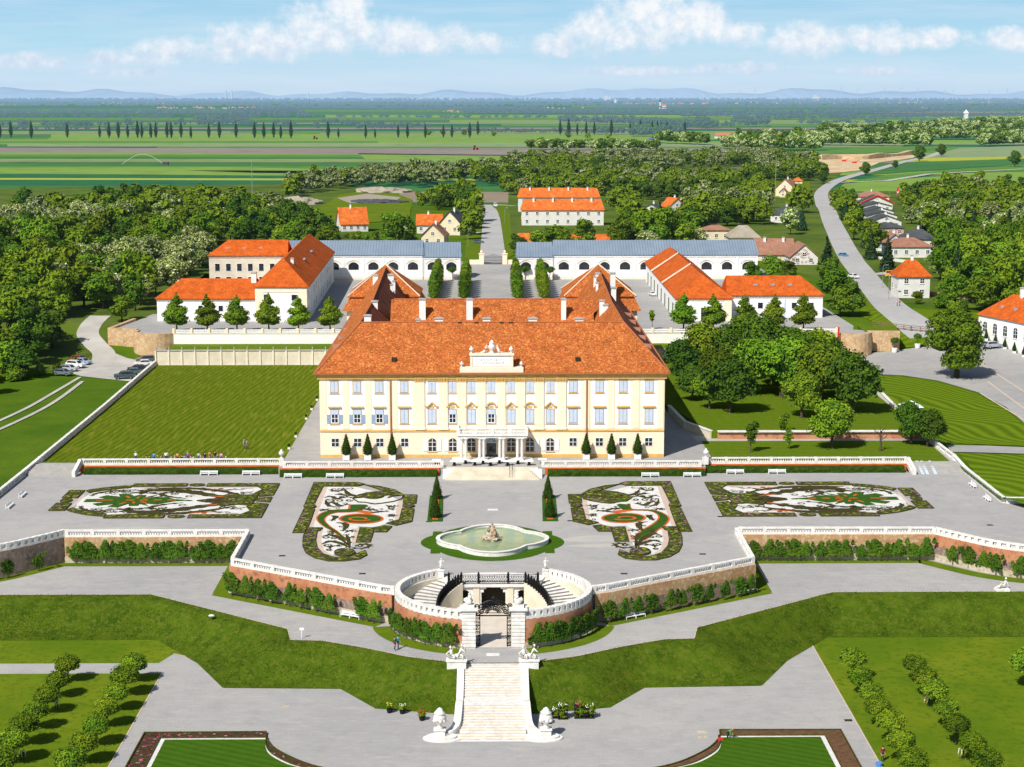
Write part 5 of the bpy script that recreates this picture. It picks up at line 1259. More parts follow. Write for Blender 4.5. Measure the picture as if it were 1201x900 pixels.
# twin curved stairs
def iron_rail(pts, par, name='iron_railing', h=1.05, post=2.4):
    rs = resample(pts, .32); r_ = MB(); r_.tube([(p[0], p[1], p[2] + h) for p in rs], .055, 5); r_.tube([(p[0], p[1], p[2] + .1) for p in rs], .05, 5); r_.tube([(p[0], p[1], p[2] + h - .22) for p in rs], .035, 5)
    for i, p in enumerate(rs):
        q = rs[min(i + 1, len(rs) - 1)]
        r_.tube([(p[0], p[1], p[2] + .1), (p[0], p[1], p[2] + h)], .02, 4)
        if i < len(rs) - 1: r_.tube([(p[0], p[1], p[2] + .15), (q[0], q[1], q[2] + h - .25)], .022, 4); r_.tube([(q[0], q[1], q[2] + .15), (p[0], p[1], p[2] + h - .25)], .022, 4)
    o = r_.build(name, 'iron', par)
    for p in resample(pts, post): c = MB(); c.box(p[0] - .16, p[0] + .16, p[1] - .16, p[1] + .16, p[2], p[2] + h + .12); c.lathe((p[0], p[1], p[2] + h + .12), [(.1, 0), (.14, .12), (.04, .32)], 8); c.build('iron_post', 'iron', o)
    return o
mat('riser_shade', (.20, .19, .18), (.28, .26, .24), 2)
for s in (-1, 1):
    n = 17; st = MB()
    aT, aB = P / 2 - .62, -.42                # on the right side from the landing down to the floor
    irx, iry = 7.3, 6.1; orx, ory = RX - .55, RY - .55
    for i in range(n):
        a0 = aT + (aB - aT) * i / n; a1 = aT + (aB - aT) * (i + 1) / n; z = T - (T - LP) * (i + 1) / (n + 1)
        q = [(irx, iry, a0), (orx, ory, a0), (orx, ory, a1), (irx, iry, a1)]
        pl = [(RC[0] + s * r1 * math.cos(a), RC[1] + r2 * math.sin(a)) for r1, r2, a in q]
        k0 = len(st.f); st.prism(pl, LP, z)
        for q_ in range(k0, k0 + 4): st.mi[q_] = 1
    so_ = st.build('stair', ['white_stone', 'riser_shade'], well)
    line = [(RC[0] + s * irx * math.cos(aT + (aB - aT) * i / 20), RC[1] + iry * math.sin(aT + (aB - aT) * i / 20), T - (T - LP) * (i / 20) * .97) for i in range(21)]
    b = MB(); wall_run(b, [p[:2] for p in line], .3, LP, lambda x, y: LP)  # cheek wall follows the flight
    zs = [p[2] for p in line]; b = MB(); m_ = len(line); vv = []
    for p in line: d = Vector((p[0] - RC[0], p[1] - RC[1])).normalized(); vv += [(p[0] - d.x * .3, p[1] - d.y * .3, LP), (p[0] + d.x * .05, p[1] + d.y * .05, LP), (p[0] + d.x * .05, p[1] + d.y * .05, p[2] + .15), (p[0] - d.x * .3, p[1] - d.y * .3, p[2] + .15)]
    ff = []
    for i in range(m_ - 1):
        k = 4 * i; ff += [(k, k + 4, k + 7, k + 3), (k + 2, k + 3, k + 7, k + 6), (k + 1, k + 2, k + 6, k + 5)]
    ff += [(0, 3, 2, 1), (4 * m_ - 4, 4 * m_ - 3, 4 * m_ - 2, 4 * m_ - 1)]
    b.add(vv, ff if s > 0 else ff); b.build('cheek_wall', 'aged_wall', so_)
    iron_rail([(p[0], p[1], p[2] + .15) for p in line], so_)
iron_rail([(RC[0] - 5.9, gy_ + .1, T), (RC[0] + 5.9, gy_ + .1, T)], well, post=4.0)
# gate piers and the wrought iron gate
for s in (-1, 1):
    nm = 'left' if s < 0 else 'right'; x = RC[0] + s * 3.05; y = 203.4; pt = empty('gate_pier', (x, y, LP), 'tall white rusticated gate pier with trophy group, %s of the iron gate' % nm, 'gate pier')
    b = MB(); b.box(x - .8, x + .8, y - .7, y + .7, LP - .1, -.4); b.build('shaft', 'white_stone', pt)
    for i in range(10): c = MB(); z = LP + .15 + i * .47; c.box(x - .86, x + .86, y - .78, y + .78, z, z + .38); c.build('stone_block', 'white_stone', pt, bevel=.04)
    c = MB(); c.box(x - 1.0, x + 1.0, y - .9, y + .9, -.4, -.22); c.box(x - 1.15, x + 1.15, y - 1.05, y + 1.05, -.22, .02); c.box(x - .7, x + .7, y - .6, y + .6, .02, .35); c.build('cornice', 'white_stone', pt)
    xa, xb = sorted((x + s * .8, x + s * 1.45)); c = MB(); c.box(xa, xb, y + .1, y + .9, LP - .1, T + 1.0); c.build('flank_pier', 'white_stone', pt)
    c = MB(); c.blob((x, y, .75), (.5, .42, .5), 2, .18, 3); c.blob((x - s * .15, y - .1, 1.35), (.26, .24, .34), 2, .12, 5); c.blob((x + s * .35, y, .95), (.3, .25, .3), 2, .2, 8); c.blob((x - s * .1, y - .15, 1.75), .17, 2, .05, 4)
    c.tube([(x, y, 1.3), (x - s * .5, y - .1, 1.55)], [.11, .07]); tag(c.build('statue', 'white_stone', None, smooth=True), 'white stone trophy group on top of the %s pier of the iron gate' % nm, 'statue')
gt = empty('iron_gate', (RC[0], 203.4, LP), 'black wrought-iron baroque gate standing open under a scrolled overthrow', 'gate')
X = RC[0]; Yg = 203.4
def scroll3(mb, cx, cz, r, turns, a0, s=1, th=.045):
    pts = []
    for i in range(int(14 * turns) + 1):
        t = i / (14 * turns); a = a0 + s * t * turns * 2 * P; rr = r * (1 - .8 * t); pts.append((cx + rr * math.cos(a), Yg, cz + rr * math.sin(a)))
    mb.tube(pts, th, 4)
for s in (-1, 1):                            # fixed side panels
    c = MB()
    for x in (1.7, 2.2): c.tube([(X + s * x, Yg, LP), (X + s * x, Yg, LP + 4.0)], .07, 6)
    for z in (.15, 1.4, 2.7, 4.0): c.tube([(X + s * 1.7, Yg, LP + z), (X + s * 2.2, Yg, LP + z)], .05, 5)
    for k_ in range(8): scroll3(c, X + s * 1.95, LP + .45 + k_ * .46, .2, 1.3, k_, s)
    c.build('side_panel', 'iron', gt)
c = MB(); c.tube([(X - 2.2, Yg, LP + 4.0), (X + 2.2, Yg, LP + 4.0)], .09, 6); c.tube([(X - 2.0, Yg, LP + 4.35), (X + 2.0, Yg, LP + 4.35)], .05, 6)
arc = [(X + 2.1 * math.cos(a), Yg, LP + 4.05 + 1.9 * math.sin(a) ** .8) for a in fr(.02, P - .02, 24)]; c.tube(arc, .08, 6)
for a in fr(.2, P - .2, 12): scroll3(c, X + 1.55 * math.cos(a), LP + 4.2 + 1.25 * math.sin(a), .36, 1.5, a, 1 if a < P / 2 else -1, .055)
for a in fr(.4, P - .4, 7): scroll3(c, X + .8 * math.cos(a), LP + 4.3 + .65 * math.sin(a), .30, 1.5, a + 2, 1 if a < P / 2 else -1, .055)
for s in (-1, 1):
    for r_, zc in ((.45, 4.45), (.35, 5.2)): scroll3(c, X + s * 2.0, LP + zc, r_, 1.6, 0, s, .07)
c.blob((X, Yg, LP + 6.1), (.3, .1, .38), 2, .2); c.build('overthrow', 'iron', gt)
for s in (-1, 1):                            # leaves swung inwards
    c = MB(); hx = X + s * 1.68
    for k_ in range(9):
        y = Yg + .1 + k_ * .19; c.tube([(hx, y, LP + .1), (hx, y, LP + 3.8)], .03, 4)
    for z in (.12, .9, 2.4, 3.8): c.tube([(hx, Yg + .05, LP + z), (hx, Yg + 1.7, LP + z)], .045, 4)
    c.build('gate_leaf', 'iron', gt)
# urn statues at the landing ends
def figure(name, x, y, z, h, label, m='white_stone', seed=0, cat='statue', base=.5, group_=False):
    t = empty(name, (x, y, z), label, cat)
    b = MB(); b.box(x - base * .5, x + base * .5, y - base * .5, y + base * .5, z, z + .9); b.box(x - base * .62, x + base * .62, y - base * .62, y + base * .62, z + .9, z + 1.05); b.build('pedestal', m, t)
    k = h / 1.7; z += 1.05; r = random.Random(seed); b = MB()
    for s in (-1, 1): b.tube([(x + s * .12 * k, y, z), (x + s * .13 * k, y - .03, z + .42 * k), (x + s * .10 * k, y, z + .85 * k)], [.08 * k, .09 * k, .13 * k], 8)
    b.tube([(x, y, z + .2 * k), (x, y + .02, z + .8 * k), (x, y, z + 1.05 * k), (x + .02, y, z + 1.35 * k), (x + .03, y, z + 1.48 * k)], [.22 * k, .2 * k, .15 * k, .2 * k, .07 * k], 10)
    b.blob((x + .03 * k, y - .02, z + 1.62 * k), (.11 * k, .12 * k, .14 * k), 2, .04, seed)
    b.tube([(x + .2 * k, y, z + 1.36 * k), (x + .38 * k, y - .05, z + 1.15 * k), (x + .48 * k, y - .1, z + 1.42 * k)], [.07 * k, .055 * k, .04 * k], 6)
    b.tube([(x - .18 * k, y, z + 1.36 * k), (x - .32 * k, y + .02, z + 1.1 * k), (x - .2 * k, y - .15, z + .95 * k)], [.07 * k, .055 * k, .04 * k], 6)
    b.build('figure', m, t, smooth=True); return t
figure('statue', -6.9, 221.4, T, 1.5, 'small white statue at the left end of the sunken court stair head', seed=2, base=.7)
figure('statue', 7.1, 221.4, T, 1.5, 'small white statue at the right end of the sunken court stair head', seed=3, base=.7)

# ================================================================== GREAT STAIR
gs = empty('garden_stair', (0, 190, LW), 'wide white stone stair leading from the gate down to the lower garden', 'stair')
ys0, ys1 = 197.6, 181.0; n1, n2 = 14, 13; hw = 3.75; rise = (LP - LW) / (n1 + n2)
st = MB(); z = LP; y = ys0; run1 = .40; land = 2.3; prof_ = []
tot = ys0 - ys1 - land; run1 = tot / (n1 + n2)
for i in range(n1 + n2):
    if i == n1: st.box(-hw, hw, y - land, y, LW - .1, z + .0); y -= land
    z -= rise; extra = max(0, i - (n1 + n2 - 4)) * .55
    k = hw + extra; nx_ = y - run1
    st.box(-k, k, nx_, y + .03, LW - .1, z + rise * .0 + .0); prof_.append((y, z)); y = nx_
sto = st.build('steps', 'white_stone', gs)
nz = MB(); z = LP; y = ys0
for i in range(n1 + n2):
    if i == n1: y -= land
    nz.box(-hw + .02, hw - .02, y - .045, y - .003, z - rise + .005, z - .02); z -= rise; y -= run1
mat('step_joint', (.50, .42, .30), (.62, .56, .46), 1.2); nz.build('riser_stain', 'step_joint', gs)
yb = y
for s in (-1, 1):
    b = MB(); vv = []
    pts = [(hw + .1, ys0 + .2, LP + .25), (hw + .1, ys0 - n1 * run1, LP + .25 - n1 * rise), (hw + .15, ys0 - n1 * run1 - land, LP + .25 - n1 * rise), (hw + .3, yb + 3.2, LW + 1.25), (hw + .75, yb + 2.0, LW + .85), (hw + 1.7, yb + 1.3, LW + .55), (hw + 2.6, yb + 1.2, LW + .5)]
    pts = cat_rom(pts, 5)
    m_ = len(pts)
    for i, p in enumerate(pts):
        a = Vector(pts[max(i - 1, 0)][:2]); c_2 = Vector(pts[min(i + 1, m_ - 1)][:2]); d = (c_2 - a).normalized(); nn = Vector((-d.y, d.x)); w2 = .42
        P0 = Vector(p[:2]); L_ = P0 + nn * w2; R_ = P0 - nn * w2
        for q in (L_, R_): vv += [(s * q.x, q.y, LW - .1), (s * q.x, q.y, p[2])]
    ff = []
    for i in range(m_ - 1):
        k = 4 * i; ff += [(k, k + 4, k + 5, k + 1), (k + 1, k + 5, k + 7, k + 3), (k + 3, k + 7, k + 6, k + 2)]
    ff += [(0, 1, 3, 2), (4 * m_ - 4, 4 * m_ - 2, 4 * m_ - 1, 4 * m_ - 3)]
    b.add(vv, ff); b.build('string_wall', 'white_stone', gs)
    c = MB(); c.prism([(s * (hw + 1.9) + 2.0 * math.cos(a) * 1.1, yb + .9 + 1.25 * math.sin(a)) for a in fr(0, 2 * P, 28)[:-1]], LW - .1, LW + .14); c.prism([(s * (hw + 2.0) + 1.7 * math.cos(a), yb + .95 + 1.0 * math.sin(a)) for a in fr(0, 2 * P, 28)[:-1]], LW + .14, LW + .34); c.build('stair_foot', 'white_stone', gs)
    nm = 'left' if s < 0 else 'right'
    x, y_ = s * (hw + 2.2), yb + 1.15; v_ = empty('vase', (x, y_, LW + .3), 'large white carved vase on pedestal at the %s foot of the garden stair' % nm, 'vase')
    c = MB(); c.box(x - .6, x + .6, y_ - .5, y_ + .5, LW + .3, LW + .95); c.box(x - .7, x + .7, y_ - .6, y_ + .6, LW + .95, LW + 1.1); c.build('pedestal', 'white_stone', v_, bevel=.05)
    c = MB(); c.lathe((x, y_, LW + 1.1), [(.38, 0), (.42, .12), (.2, .35), (.24, .5), (.62, .85), (.74, 1.25), (.66, 1.55), (.5, 1.7), (.62, 1.8), (.64, 1.9), (.4, 2.0), (.3, 2.3), (.1, 2.45)], 16); c.build('urn', 'white_stone', v_, smooth=True)
    c = MB()
    for k_ in range(9): a = k_ * .7; c.blob((x + .62 * math.cos(a), y_ + .62 * math.sin(a), LW + 2.15 + .12 * math.sin(k_ * 2.3)), (.22, .22, .28), 1, .25, k_)
    for k_ in range(5): a = k_ * 1.26 + .4; c.blob((x + .3 * math.cos(a), y_ + .3 * math.sin(a), LW + 3.05), (.2, .2, .24), 1, .25, k_)
    c.build('carving', 'white_stone', v_, smooth=True)
    # sphinx / hero group at the stair head
    x = s * 4.35; y_ = 196.6; t = empty('statue', (x, y_, LP), 'white stone figure group on a plinth at the %s head of the garden stair' % nm, 'statue')
    c = MB(); c.box(x - 1.15, x + 1.15, y_ - .6, y_ + .6, LP - .4, LP + .55); c.box(x - 1.25, x + 1.25, y_ - .7, y_ + .7, LP + .55, LP + .7); c.build('plinth', 'white_stone', t)
    z0 = LP + .7; c = MB()
    for dx, lean, hh in ((-.55, -.25, 1.5), (.45, .3, 1.7)):
        X_ = x + dx; c.tube([(X_ - .3, y_, z0), (X_ - .15, y_, z0 + .45), (X_, y_, z0 + .55), (X_ + lean * .3, y_, z0 + hh * .6), (X_ + lean * .6, y_, z0 + hh * .82)], [.13, .16, .22, .24, .09], 9)
        c.tube([(X_ + .25, y_ - .2, z0), (X_ + .3, y_ - .25, z0 + .5), (X_, y_, z0 + .55)], [.1, .13, .18], 8); c.blob((X_ + lean * .7, y_ - .03, z0 + hh), (.15, .16, .19), 2, .06, 3)
        c.tube([(X_ + lean * .5, y_, z0 + hh * .75), (X_ + lean + .3, y_ - .2, z0 + hh * .55), (X_ + lean + .35, y_ - .3, z0 + hh * .95)], [.1, .08, .06], 7)
        c.tube([(X_ + lean * .5, y_, z0 + hh * .75), (X_ + lean - .4, y_ - .15, z0 + hh * .5), (X_ - .4, y_ - .3, z0 + .3)], [.1, .08, .06], 7)
    c.tube([(x - 1.0, y_ + .1, z0 + .15), (x - .3, y_ + .2, z0 + .35), (x + .5, y_ + .2, z0 + .3), (x + 1.0, y_, z0 + .12)], [.12, .3, .3, .15], 8)
    c.build('figure_group', 'white_stone', t, smooth=True)
x, y_ = G(1175, 693, LP); t = empty('statue', (x, y_, LP), 'white reclining stone figure on a low plinth at the right edge of the bank', 'statue')
c = MB(); c.box(x - 1.0, x + 1.0, y_ - .5, y_ + .5, LP, LP + .35); c.build('plinth', 'white_stone', t); c = MB()
c.tube([(x - .9, y_, LP + .45), (x - .3, y_, LP + .7), (x + .2, y_, LP + .75), (x + .45, y_, LP + 1.3), (x + .5, y_, LP + 1.55)], [.1, .16, .25, .22, .08], 9); c.blob((x + .5, y_, LP + 1.75), (.15, .15, .18), 2, .05); c.tube([(x + .45, y_, LP + 1.45), (x + .05, y_ - .2, LP + 1.2), (x - .3, y_ - .2, LP + 1.35)], [.09, .07, .05], 7); c.tube([(x + .5, y_, LP + 1.4), (x + .85, y_, LP + .9), (x + .8, y_, LP + .45)], [.09, .08, .06], 7); c.tube([(x + .2, y_, LP + .7), (x - .2, y_ - .2, LP + 1.0), (x - .5, y_ - .25, LP + .45)], [.18, .13, .09], 8)
c.build('figure', 'white_stone', t, smooth=True)

# ================================================================== FOUNTAIN
FC = (0.0, 239.4); fo = empty('fountain', (*FC, T), 'white lobed basin with green water and rock statue in the middle of the terrace', 'fountain')
def lobed(rx, ry, k):        # quatrefoil: long oval with squared notches
    pts = []
    for i in range(96):
        a = 2 * P * i / 96; ca, sa = math.cos(a), math.sin(a)
        x1, y1 = rx * ca, ry * .70 * sa; x2, y2 = rx * .70 * ca, ry * sa
        r1 = 1 / math.sqrt((ca / rx) ** 2 + (sa / (ry * .66)) ** 2); r2 = 1 / math.sqrt((ca / (rx * .70)) ** 2 + (sa / ry) ** 2); r = max(r1, r2); pts.append((FC[0] + r * ca * k, FC[1] + r * sa * k))
    return pts
def ring_sheet(mb, A, B, z0, z1):
    n = len(A); mb.add([(*p, z1) for p in A] + [(*p, z1) for p in B] + [(*p, z0) for p in A] + [(*p, z0) for p in B], [(i, (i + 1) % n, n + (i + 1) % n, n + i) for i in range(n)] + [(i, 2 * n + i, 2 * n + (i + 1) % n, (i + 1) % n) for i in range(n)] + [(n + i, n + (i + 1) % n, 3 * n + (i + 1) % n, 3 * n + i) for i in range(n)])
LO = lobed(8.1, 8.0, 1); LI = lobed(7.7, 7.6, 1)
b = MB(); ring_sheet(b, LI, LO, T - .1, T + .62); b.build('basin_rim', 'white_stone', fo)
b = MB(); ring_sheet(b, lobed(7.62, 7.52, 1), lobed(8.2, 8.1, 1), T + .62, T + .70); b.build('rim_coping', 'white_stone', fo)
MB().sheet(lobed(7.85, 7.75, 1), T + .34).build('water', 'water', fo)
b = MB(); r = random.Random(4)
for i in range(16): a = i * .41; rr = r.uniform(.5, 1.35); b.blob((FC[0] + rr * math.cos(a), FC[1] + rr * .8 * math.sin(a), T + .4 + r.uniform(0, .35)), (.5, .45, .35), 1, .3, i)
b.build('rocks', 'rock_fountain', fo)
b = MB(); b.tube([(0, 239.4, T + .4), (.0, 239.4, T + 1.1), (.1, 239.4, T + 1.7), (-.05, 239.4, T + 2.35), (-.05, 239.4, T + 2.55)], [.95, .7, .42, .32, .12], 12); b.blob((-.05, 239.35, T + 2.75), (.18, .18, .22), 2, .1)
b.tube([(-.3, 239.3, T + 2.5), (-.75, 239.1, T + 2.1), (-.6, 239, T + 1.6)], [.16, .12, .1], 7); b.tube([(.3, 239.3, T + 2.5), (.6, 239.1, T + 2.2), (.2, 239, T + 2.0)], [.16, .12, .1], 7)
for i in range(6): a = i * 1.05; b.blob((.5 * math.cos(a), 239.3 + .4 * math.sin(a), T + 1.1 + .15 * (i % 3)), (.4, .35, .42), 2, .2, i)
b.build('statue', 'rock_fountain', fo, smooth=True)
gb = lobed(10.1, 9.9, 1); b = MB(); bl = [(max(-10.1, min(10.1, p[0])), p[1]) for p in gb]
b.sheet([(FC[0] + 10.4 * math.cos(a), FC[1] + 7.4 * math.sin(a)) for a in fr(0, 2 * P, 40)[:-1]], T + .006); b.sheet([(FC[0] + 8.8 * math.cos(a), FC[1] + 10.2 * math.sin(a)) for a in fr(0, 2 * P, 40)[:-1]], T + .010)
for s in (-1, 1): b.sheet([(s * 8.1 - .7, FC[1] - 6.2), (s * 8.1 + .7, FC[1] - 6.2), (s * 8.1 + .7, FC[1] + 6.2), (s * 8.1 - .7, FC[1] + 6.2)], T + .014)
struct('lawn', b, 'parterre_lawn')

# ================================================================== ENTRANCE STEPS, TABLES
es = empty('entrance_steps', (0, 282, T), 'broad pyramid of pale stone steps below the palace portico', 'steps')
n = 7; b = MB()
for i in range(n):
    z1 = T + (0 - T) * (n - i) / n; d = i * .42; b.box(-5.8 - d * .7 - .4, 5.8 + d * .7 + .4, 282.6 - d - .42, 284.4, T - .1, z1 - (.0 if i else 0.0)) if i else b.box(-7.8, 7.8, 283.2, 286, T - .1, -.004)
b.build('steps', 'aged_wall', es)
for s in (-1, 1):
    b = MB()
    for i in range(6): b.box(min(s * (6.4 + i * .28), s * (8.4)), max(s * (6.4 + i * .28), s * 8.4), 283.2 - i * .45 - .4, 283.2 - i * .45, T, T + 1.2 - i * .19)
    b.build('cheek_wall', 'white_stone', es)
r = MB()
for x in (2.9, 3.4): r.tube([(x, 280.2, T), (x, 280.2, T + .95), (x, 283.0, .9), (x, 283.0, 0)], .04, 5)
r.build('handrail', 'iron', es)
mat('table_cloth', (.80, .80, .83), rough=.8)
tp = [(-4.6, 286.9), (-1.6, 286.6), (1.2, 286.9), (4.4, 286.6), (-6.5, 285.4), (-3.0, 285.5), (2.6, 285.3), (6.3, 285.5), (-.3, 285.2), (-9.6, 286.6), (8.6, 287.0)]
for i, (x, y) in enumerate(tp):
    if i == 0:
        ct = empty('cafe_table', (0, 0, 0), 'white-clothed cafe table on the palace forecourt', 'table', 'cafe tables before the portico')
        MB().box(-.75, .75, -.55, .55, .72, .78).build('table_top', 'table_cloth', ct); MB().box(-.2, .2, -.2, .2, .05, .72).build('leg', 'iron', ct); MB().box(-.35, .35, -.3, .3, 0, .05).build('foot', 'iron', ct)
    place(ct, (x, y, 0.001), random.uniform(-.3, .3), 1)
# side steps at both ends of the terrace
for s, nm in ((-1, 'left'), (1, 'right')):
    t = empty('side_steps', (s * 75, 286, T), 'wide weathered stone steps at the %s end of the terrace' % nm, 'steps'); b = MB()
    for i in range(7): x0, x1 = sorted((s * 71.3, s * (79.0 if s < 0 else 80.6))); b.box(x0, x1, 284.0 + i * .5, 288.2, T - .1, T + (0 - T) * (i + 1) / 7 + (.002 if i < 6 else -.003))
    b.build('steps', 'concrete', t)
for k_, x in enumerate((73.2, 74.0, 75.4)):
    b = MB(); b.add([(x, 283.4, T + .06), (x + .5, 283.4, T + .06), (x + .5, 288.0, .08), (x, 288.0, .08), (x, 283.4, T), (x + .5, 283.4, T), (x + .5, 288.0, 0.01), (x, 288.0, 0.01)], [(0, 1, 2, 3), (0, 4, 5, 1), (1, 5, 6, 2), (3, 7, 4, 0)])
    tag(b.build('ramp_rail', 'shutter_paint'), ['narrow blue-grey ramp rail nearest the balustrade on the right side steps', 'middle blue-grey ramp rail on the right side steps', 'outermost blue-grey ramp rail on the right side steps'][k_], 'ramp')

# ================================================================== PARTERRES
ZP = T + .012
def inpoly_(p, poly):
    x, y = p; c = False; j = len(poly) - 1
    for i in range(len(poly)):
        xi, yi = poly[i]; xj, yj = poly[j]
        if (yi > y) != (yj > y) and x < (xj - xi) * (y - yi) / (yj - yi) + xi: c = not c
        j = i
    return c
def zl(px, py): x, y = G(50 + px / 4.29, 555 + py / 4.29, T); return (x, y)
def zs_(px, py): x, y = G(335 + px / 7.506, 560 + py / 7.506, T); return (x, y)
def bed(par, pts, s, m, h=.15, nm='flower_bed'):
    pts = [(s * p[0], p[1]) for p in pts]
    b = MB(); b.prism(pts, T, T + h); o = b.build(nm, m, par)
    e_ = MB(); q = pts + [pts[0]]; strip_n = resample([(p[0], p[1]) for p in q], 2.0); wall_run(e_, [(p[0], p[1]) for p in strip_n], .11, T, T + h + .03); e_.build('box_edging', 'bed_edge', o); return o
def rib(mb, pts, w, s, z, taper=True):
    q = [(s * p[0], p[1]) for p in pts]
    if s < 0: q = q[::-1]; 
    strip(mb, q, (lambda t: w * (1.15 - abs(2 * t - .9) ** 1.5)) if taper else w, z)
def spiral(cx, cy, r, a0, turns, d, k=1.0):
    n = int(16 * turns); return [(cx + (r * (1 - .78 * i / n)) * math.cos(a0 + d * 2 * P * turns * i / n), cy + k * (r * (1 - .78 * i / n)) * math.sin(a0 + d * 2 * P * turns * i / n)) for i in range(n + 1)]
for s, nm in ((1, 'left'), (-1, 'right')):
    # long parterre, local coordinates of the left one: x -69 .. -35.4, y 254 .. 277.3
    lp = empty('parterre', (s * -52, 265.6, T), 'long embroidery parterre with green palmette at the %s end of the terrace' % nm, 'parterre')
    inner = cat_rom([(-65.2, 270.5), (-64.6, 272.0), (-61.5, 274.0), (-58.5, 274.9)], 4) + [(-37.6, 275.0), (-37.6, 256.4), (-58.5, 256.2)] + cat_rom([(-58.5, 256.2), (-62.5, 257.6), (-65.0, 260.0), (-65.4, 262)], 4)[1:] + [(-66.2, 265.6)]
    MB().sheet([(s * p[0], p[1]) for p in inner], ZP).build('white_gravel_bed', 'white_chippings', lp)
    # rim beds
    bed(lp, [(-59.4, 277.3), (-50.6, 277.3), (-50.6, 275.4), (-57.6, 275.4), (-59.4, 275.4)], s, 'mixed_bed')
    bed(lp, [(-47.2, 277.3), (-35.4, 277.3), (-35.4, 268.9), (-37.4, 268.0), (-38.6, 270.2), (-37.6, 273.0), (-38.8, 275.4), (-47.2, 275.4)], s, 'mixed_bed')
    bed(lp, [(-35.4, 262.8), (-35.4, 254.0), (-46.6, 254.0), (-46.6, 255.9), (-38.8, 255.9), (-37.6, 258.4), (-38.6, 261.2), (-37.4, 263.6)], s, 'mixed_bed')
    bed(lp, [(-35.4, 267.6), (-35.4, 264.1), (-37.8, 265.0), (-39.6, 265.8), (-37.8, 266.8)], s, 'mixed_bed')
    bed(lp, [(-59.4, 254.0), (-50.4, 254.0), (-50.4, 255.9), (-57.6, 255.9), (-59.4, 255.7)], s, 'mixed_bed')
    bed(lp, cat_rom([(-59.6, 276.0), (-62.2, 275.2), (-65.0, 273.7), (-66.3, 272.4)], 4) + cat_rom([(-65.4, 271.0), (-64.0, 272.3), (-61.6, 273.6), (-59.6, 274.5)], 4), s, 'mixed_bed')
    bed(lp, cat_rom([(-59.6, 255.1), (-62.6, 256.2), (-65.4, 258.3), (-66.3, 259.4)], 4) + cat_rom([(-65.6, 260.6), (-64.6, 259.4), (-62.2, 257.8), (-59.6, 256.7)], 4), s, 'mixed_bed')
    for y0, y1 in ((267.4, 272.6), (258.9, 263.7)): bed(lp, [(-69.0, y0), (-66.6, y0), (-66.6, y1), (-69.0, y1)], s, 'mixed_bed')
    for cx, cy, rx_2, ry_2 in ((-48.9, 276.4, 1.25, .85), (-48.5, 254.9, 1.25, .85), (-67.9, 265.6, .9, 1.3)): bed(lp, [(cx + rx_2 * math.cos(a), cy + ry_2 * math.sin(a)) for a in fr(0, 2 * P, 14)[:-1]], s, 'mixed_bed')
    e_ = MB()
    for ln in ([(-58.9, 274.6), (-38.4, 274.6)], [(-58.9, 256.7), (-38.4, 256.7)], [(-66.0, 270), (-66.0, 261.4)]): rib(e_, ln, .5, s, ZP + .004, False)
    e_.build('pink_gravel_path', 'pink_chippings', lp)
    # broderie of dwarf box: sweeping plumes, scrolls and dots
    br = MB(); fl = MB()
    for k_ in (-1, 1):
        cy = 265.6; Y_ = lambda d: cy + k_ * d
        def plume(mb, pts, w, z, leaf=1.0, side=(1, -1), every=4, sc=1.0):
            q = cat_rom(pts, 8); rib(mb, q, w, s, z)
            for i in range(3, len(q) - 3, every):
                dx, dy = q[i + 1][0] - q[i - 1][0], q[i + 1][1] - q[i - 1][1]; L = math.hypot(dx, dy) or 1; dx /= L; dy /= L; t = 1 - abs(2 * i / len(q) - .8) * .55
                for sg in side:
                    l_ = leaf * t; p0 = q[i]; p1 = (p0[0] + dx * l_ * .6 - dy * sg * l_ * .55, p0[1] + dy * l_ * .6 + dx * sg * l_ * .55); p2 = (p0[0] + dx * l_ * 1.25 - dy * sg * l_ * .75, p0[1] + dy * l_ * 1.25 + dx * sg * l_ * .75)
                    rib(mb, cat_rom([p0, p1, p2], 4), .34 * w, s, z + .001)
        plume(br, [(-39.5, Y_(1.6)), (-43.5, Y_(2.6)), (-47.5, Y_(5.0)), (-51.8, Y_(7.2)), (-55.6, Y_(7.4)), (-57.2, Y_(6.0)), (-56.2, Y_(4.8))], 1.9, ZP + .008, 1.7)
        plume(br, [(-40.5, Y_(3.6)), (-43.6, Y_(6.2)), (-47.5, Y_(8.1)), (-52.5, Y_(8.8)), (-58.0, Y_(8.7))], 1.3, ZP + .0085, 1.2, side=(-k_,) if True else (1,))
        plume(br, [(-39.5, Y_(.2)), (-43.0, Y_(.9)), (-47.2, Y_(.3))], 1.9, ZP + .0088, 1.1)
        plume(br, [(-58.8, Y_(7.8)), (-62.2, Y_(6.9)), (-64.4, Y_(4.9)), (-64.6, Y_(3.0))], .75, ZP + .0086, .9)
        plume(br, [(-49.0, Y_(1.4)), (-51.8, Y_(2.6)), (-53.6, Y_(4.4)), (-52.4, Y_(5.6)), (-51.0, Y_(4.8))], .85, ZP + .0092, .9)
        for cx, d, r_, a0, tn, dr_ in ((-55.6, 5.6, .9, 0, 1.5, 1), (-51.6, 4.7, .8, 2, 1.5, -1), (-59.6, 7.0, .8, 1, 1.5, 1), (-48.8, 3.0, .8, 0, 1.4, 1), (-45.6, 7.4, .7, 1, 1.4, 1), (-42.2, 4.6, .8, 0, 1.3, 1), (-62.4, 5.4, .6, 2, 1.3, 1)):
            rib(br, spiral(cx, Y_(d), r_, a0, tn, dr_ * k_), .3, s, ZP + .010)
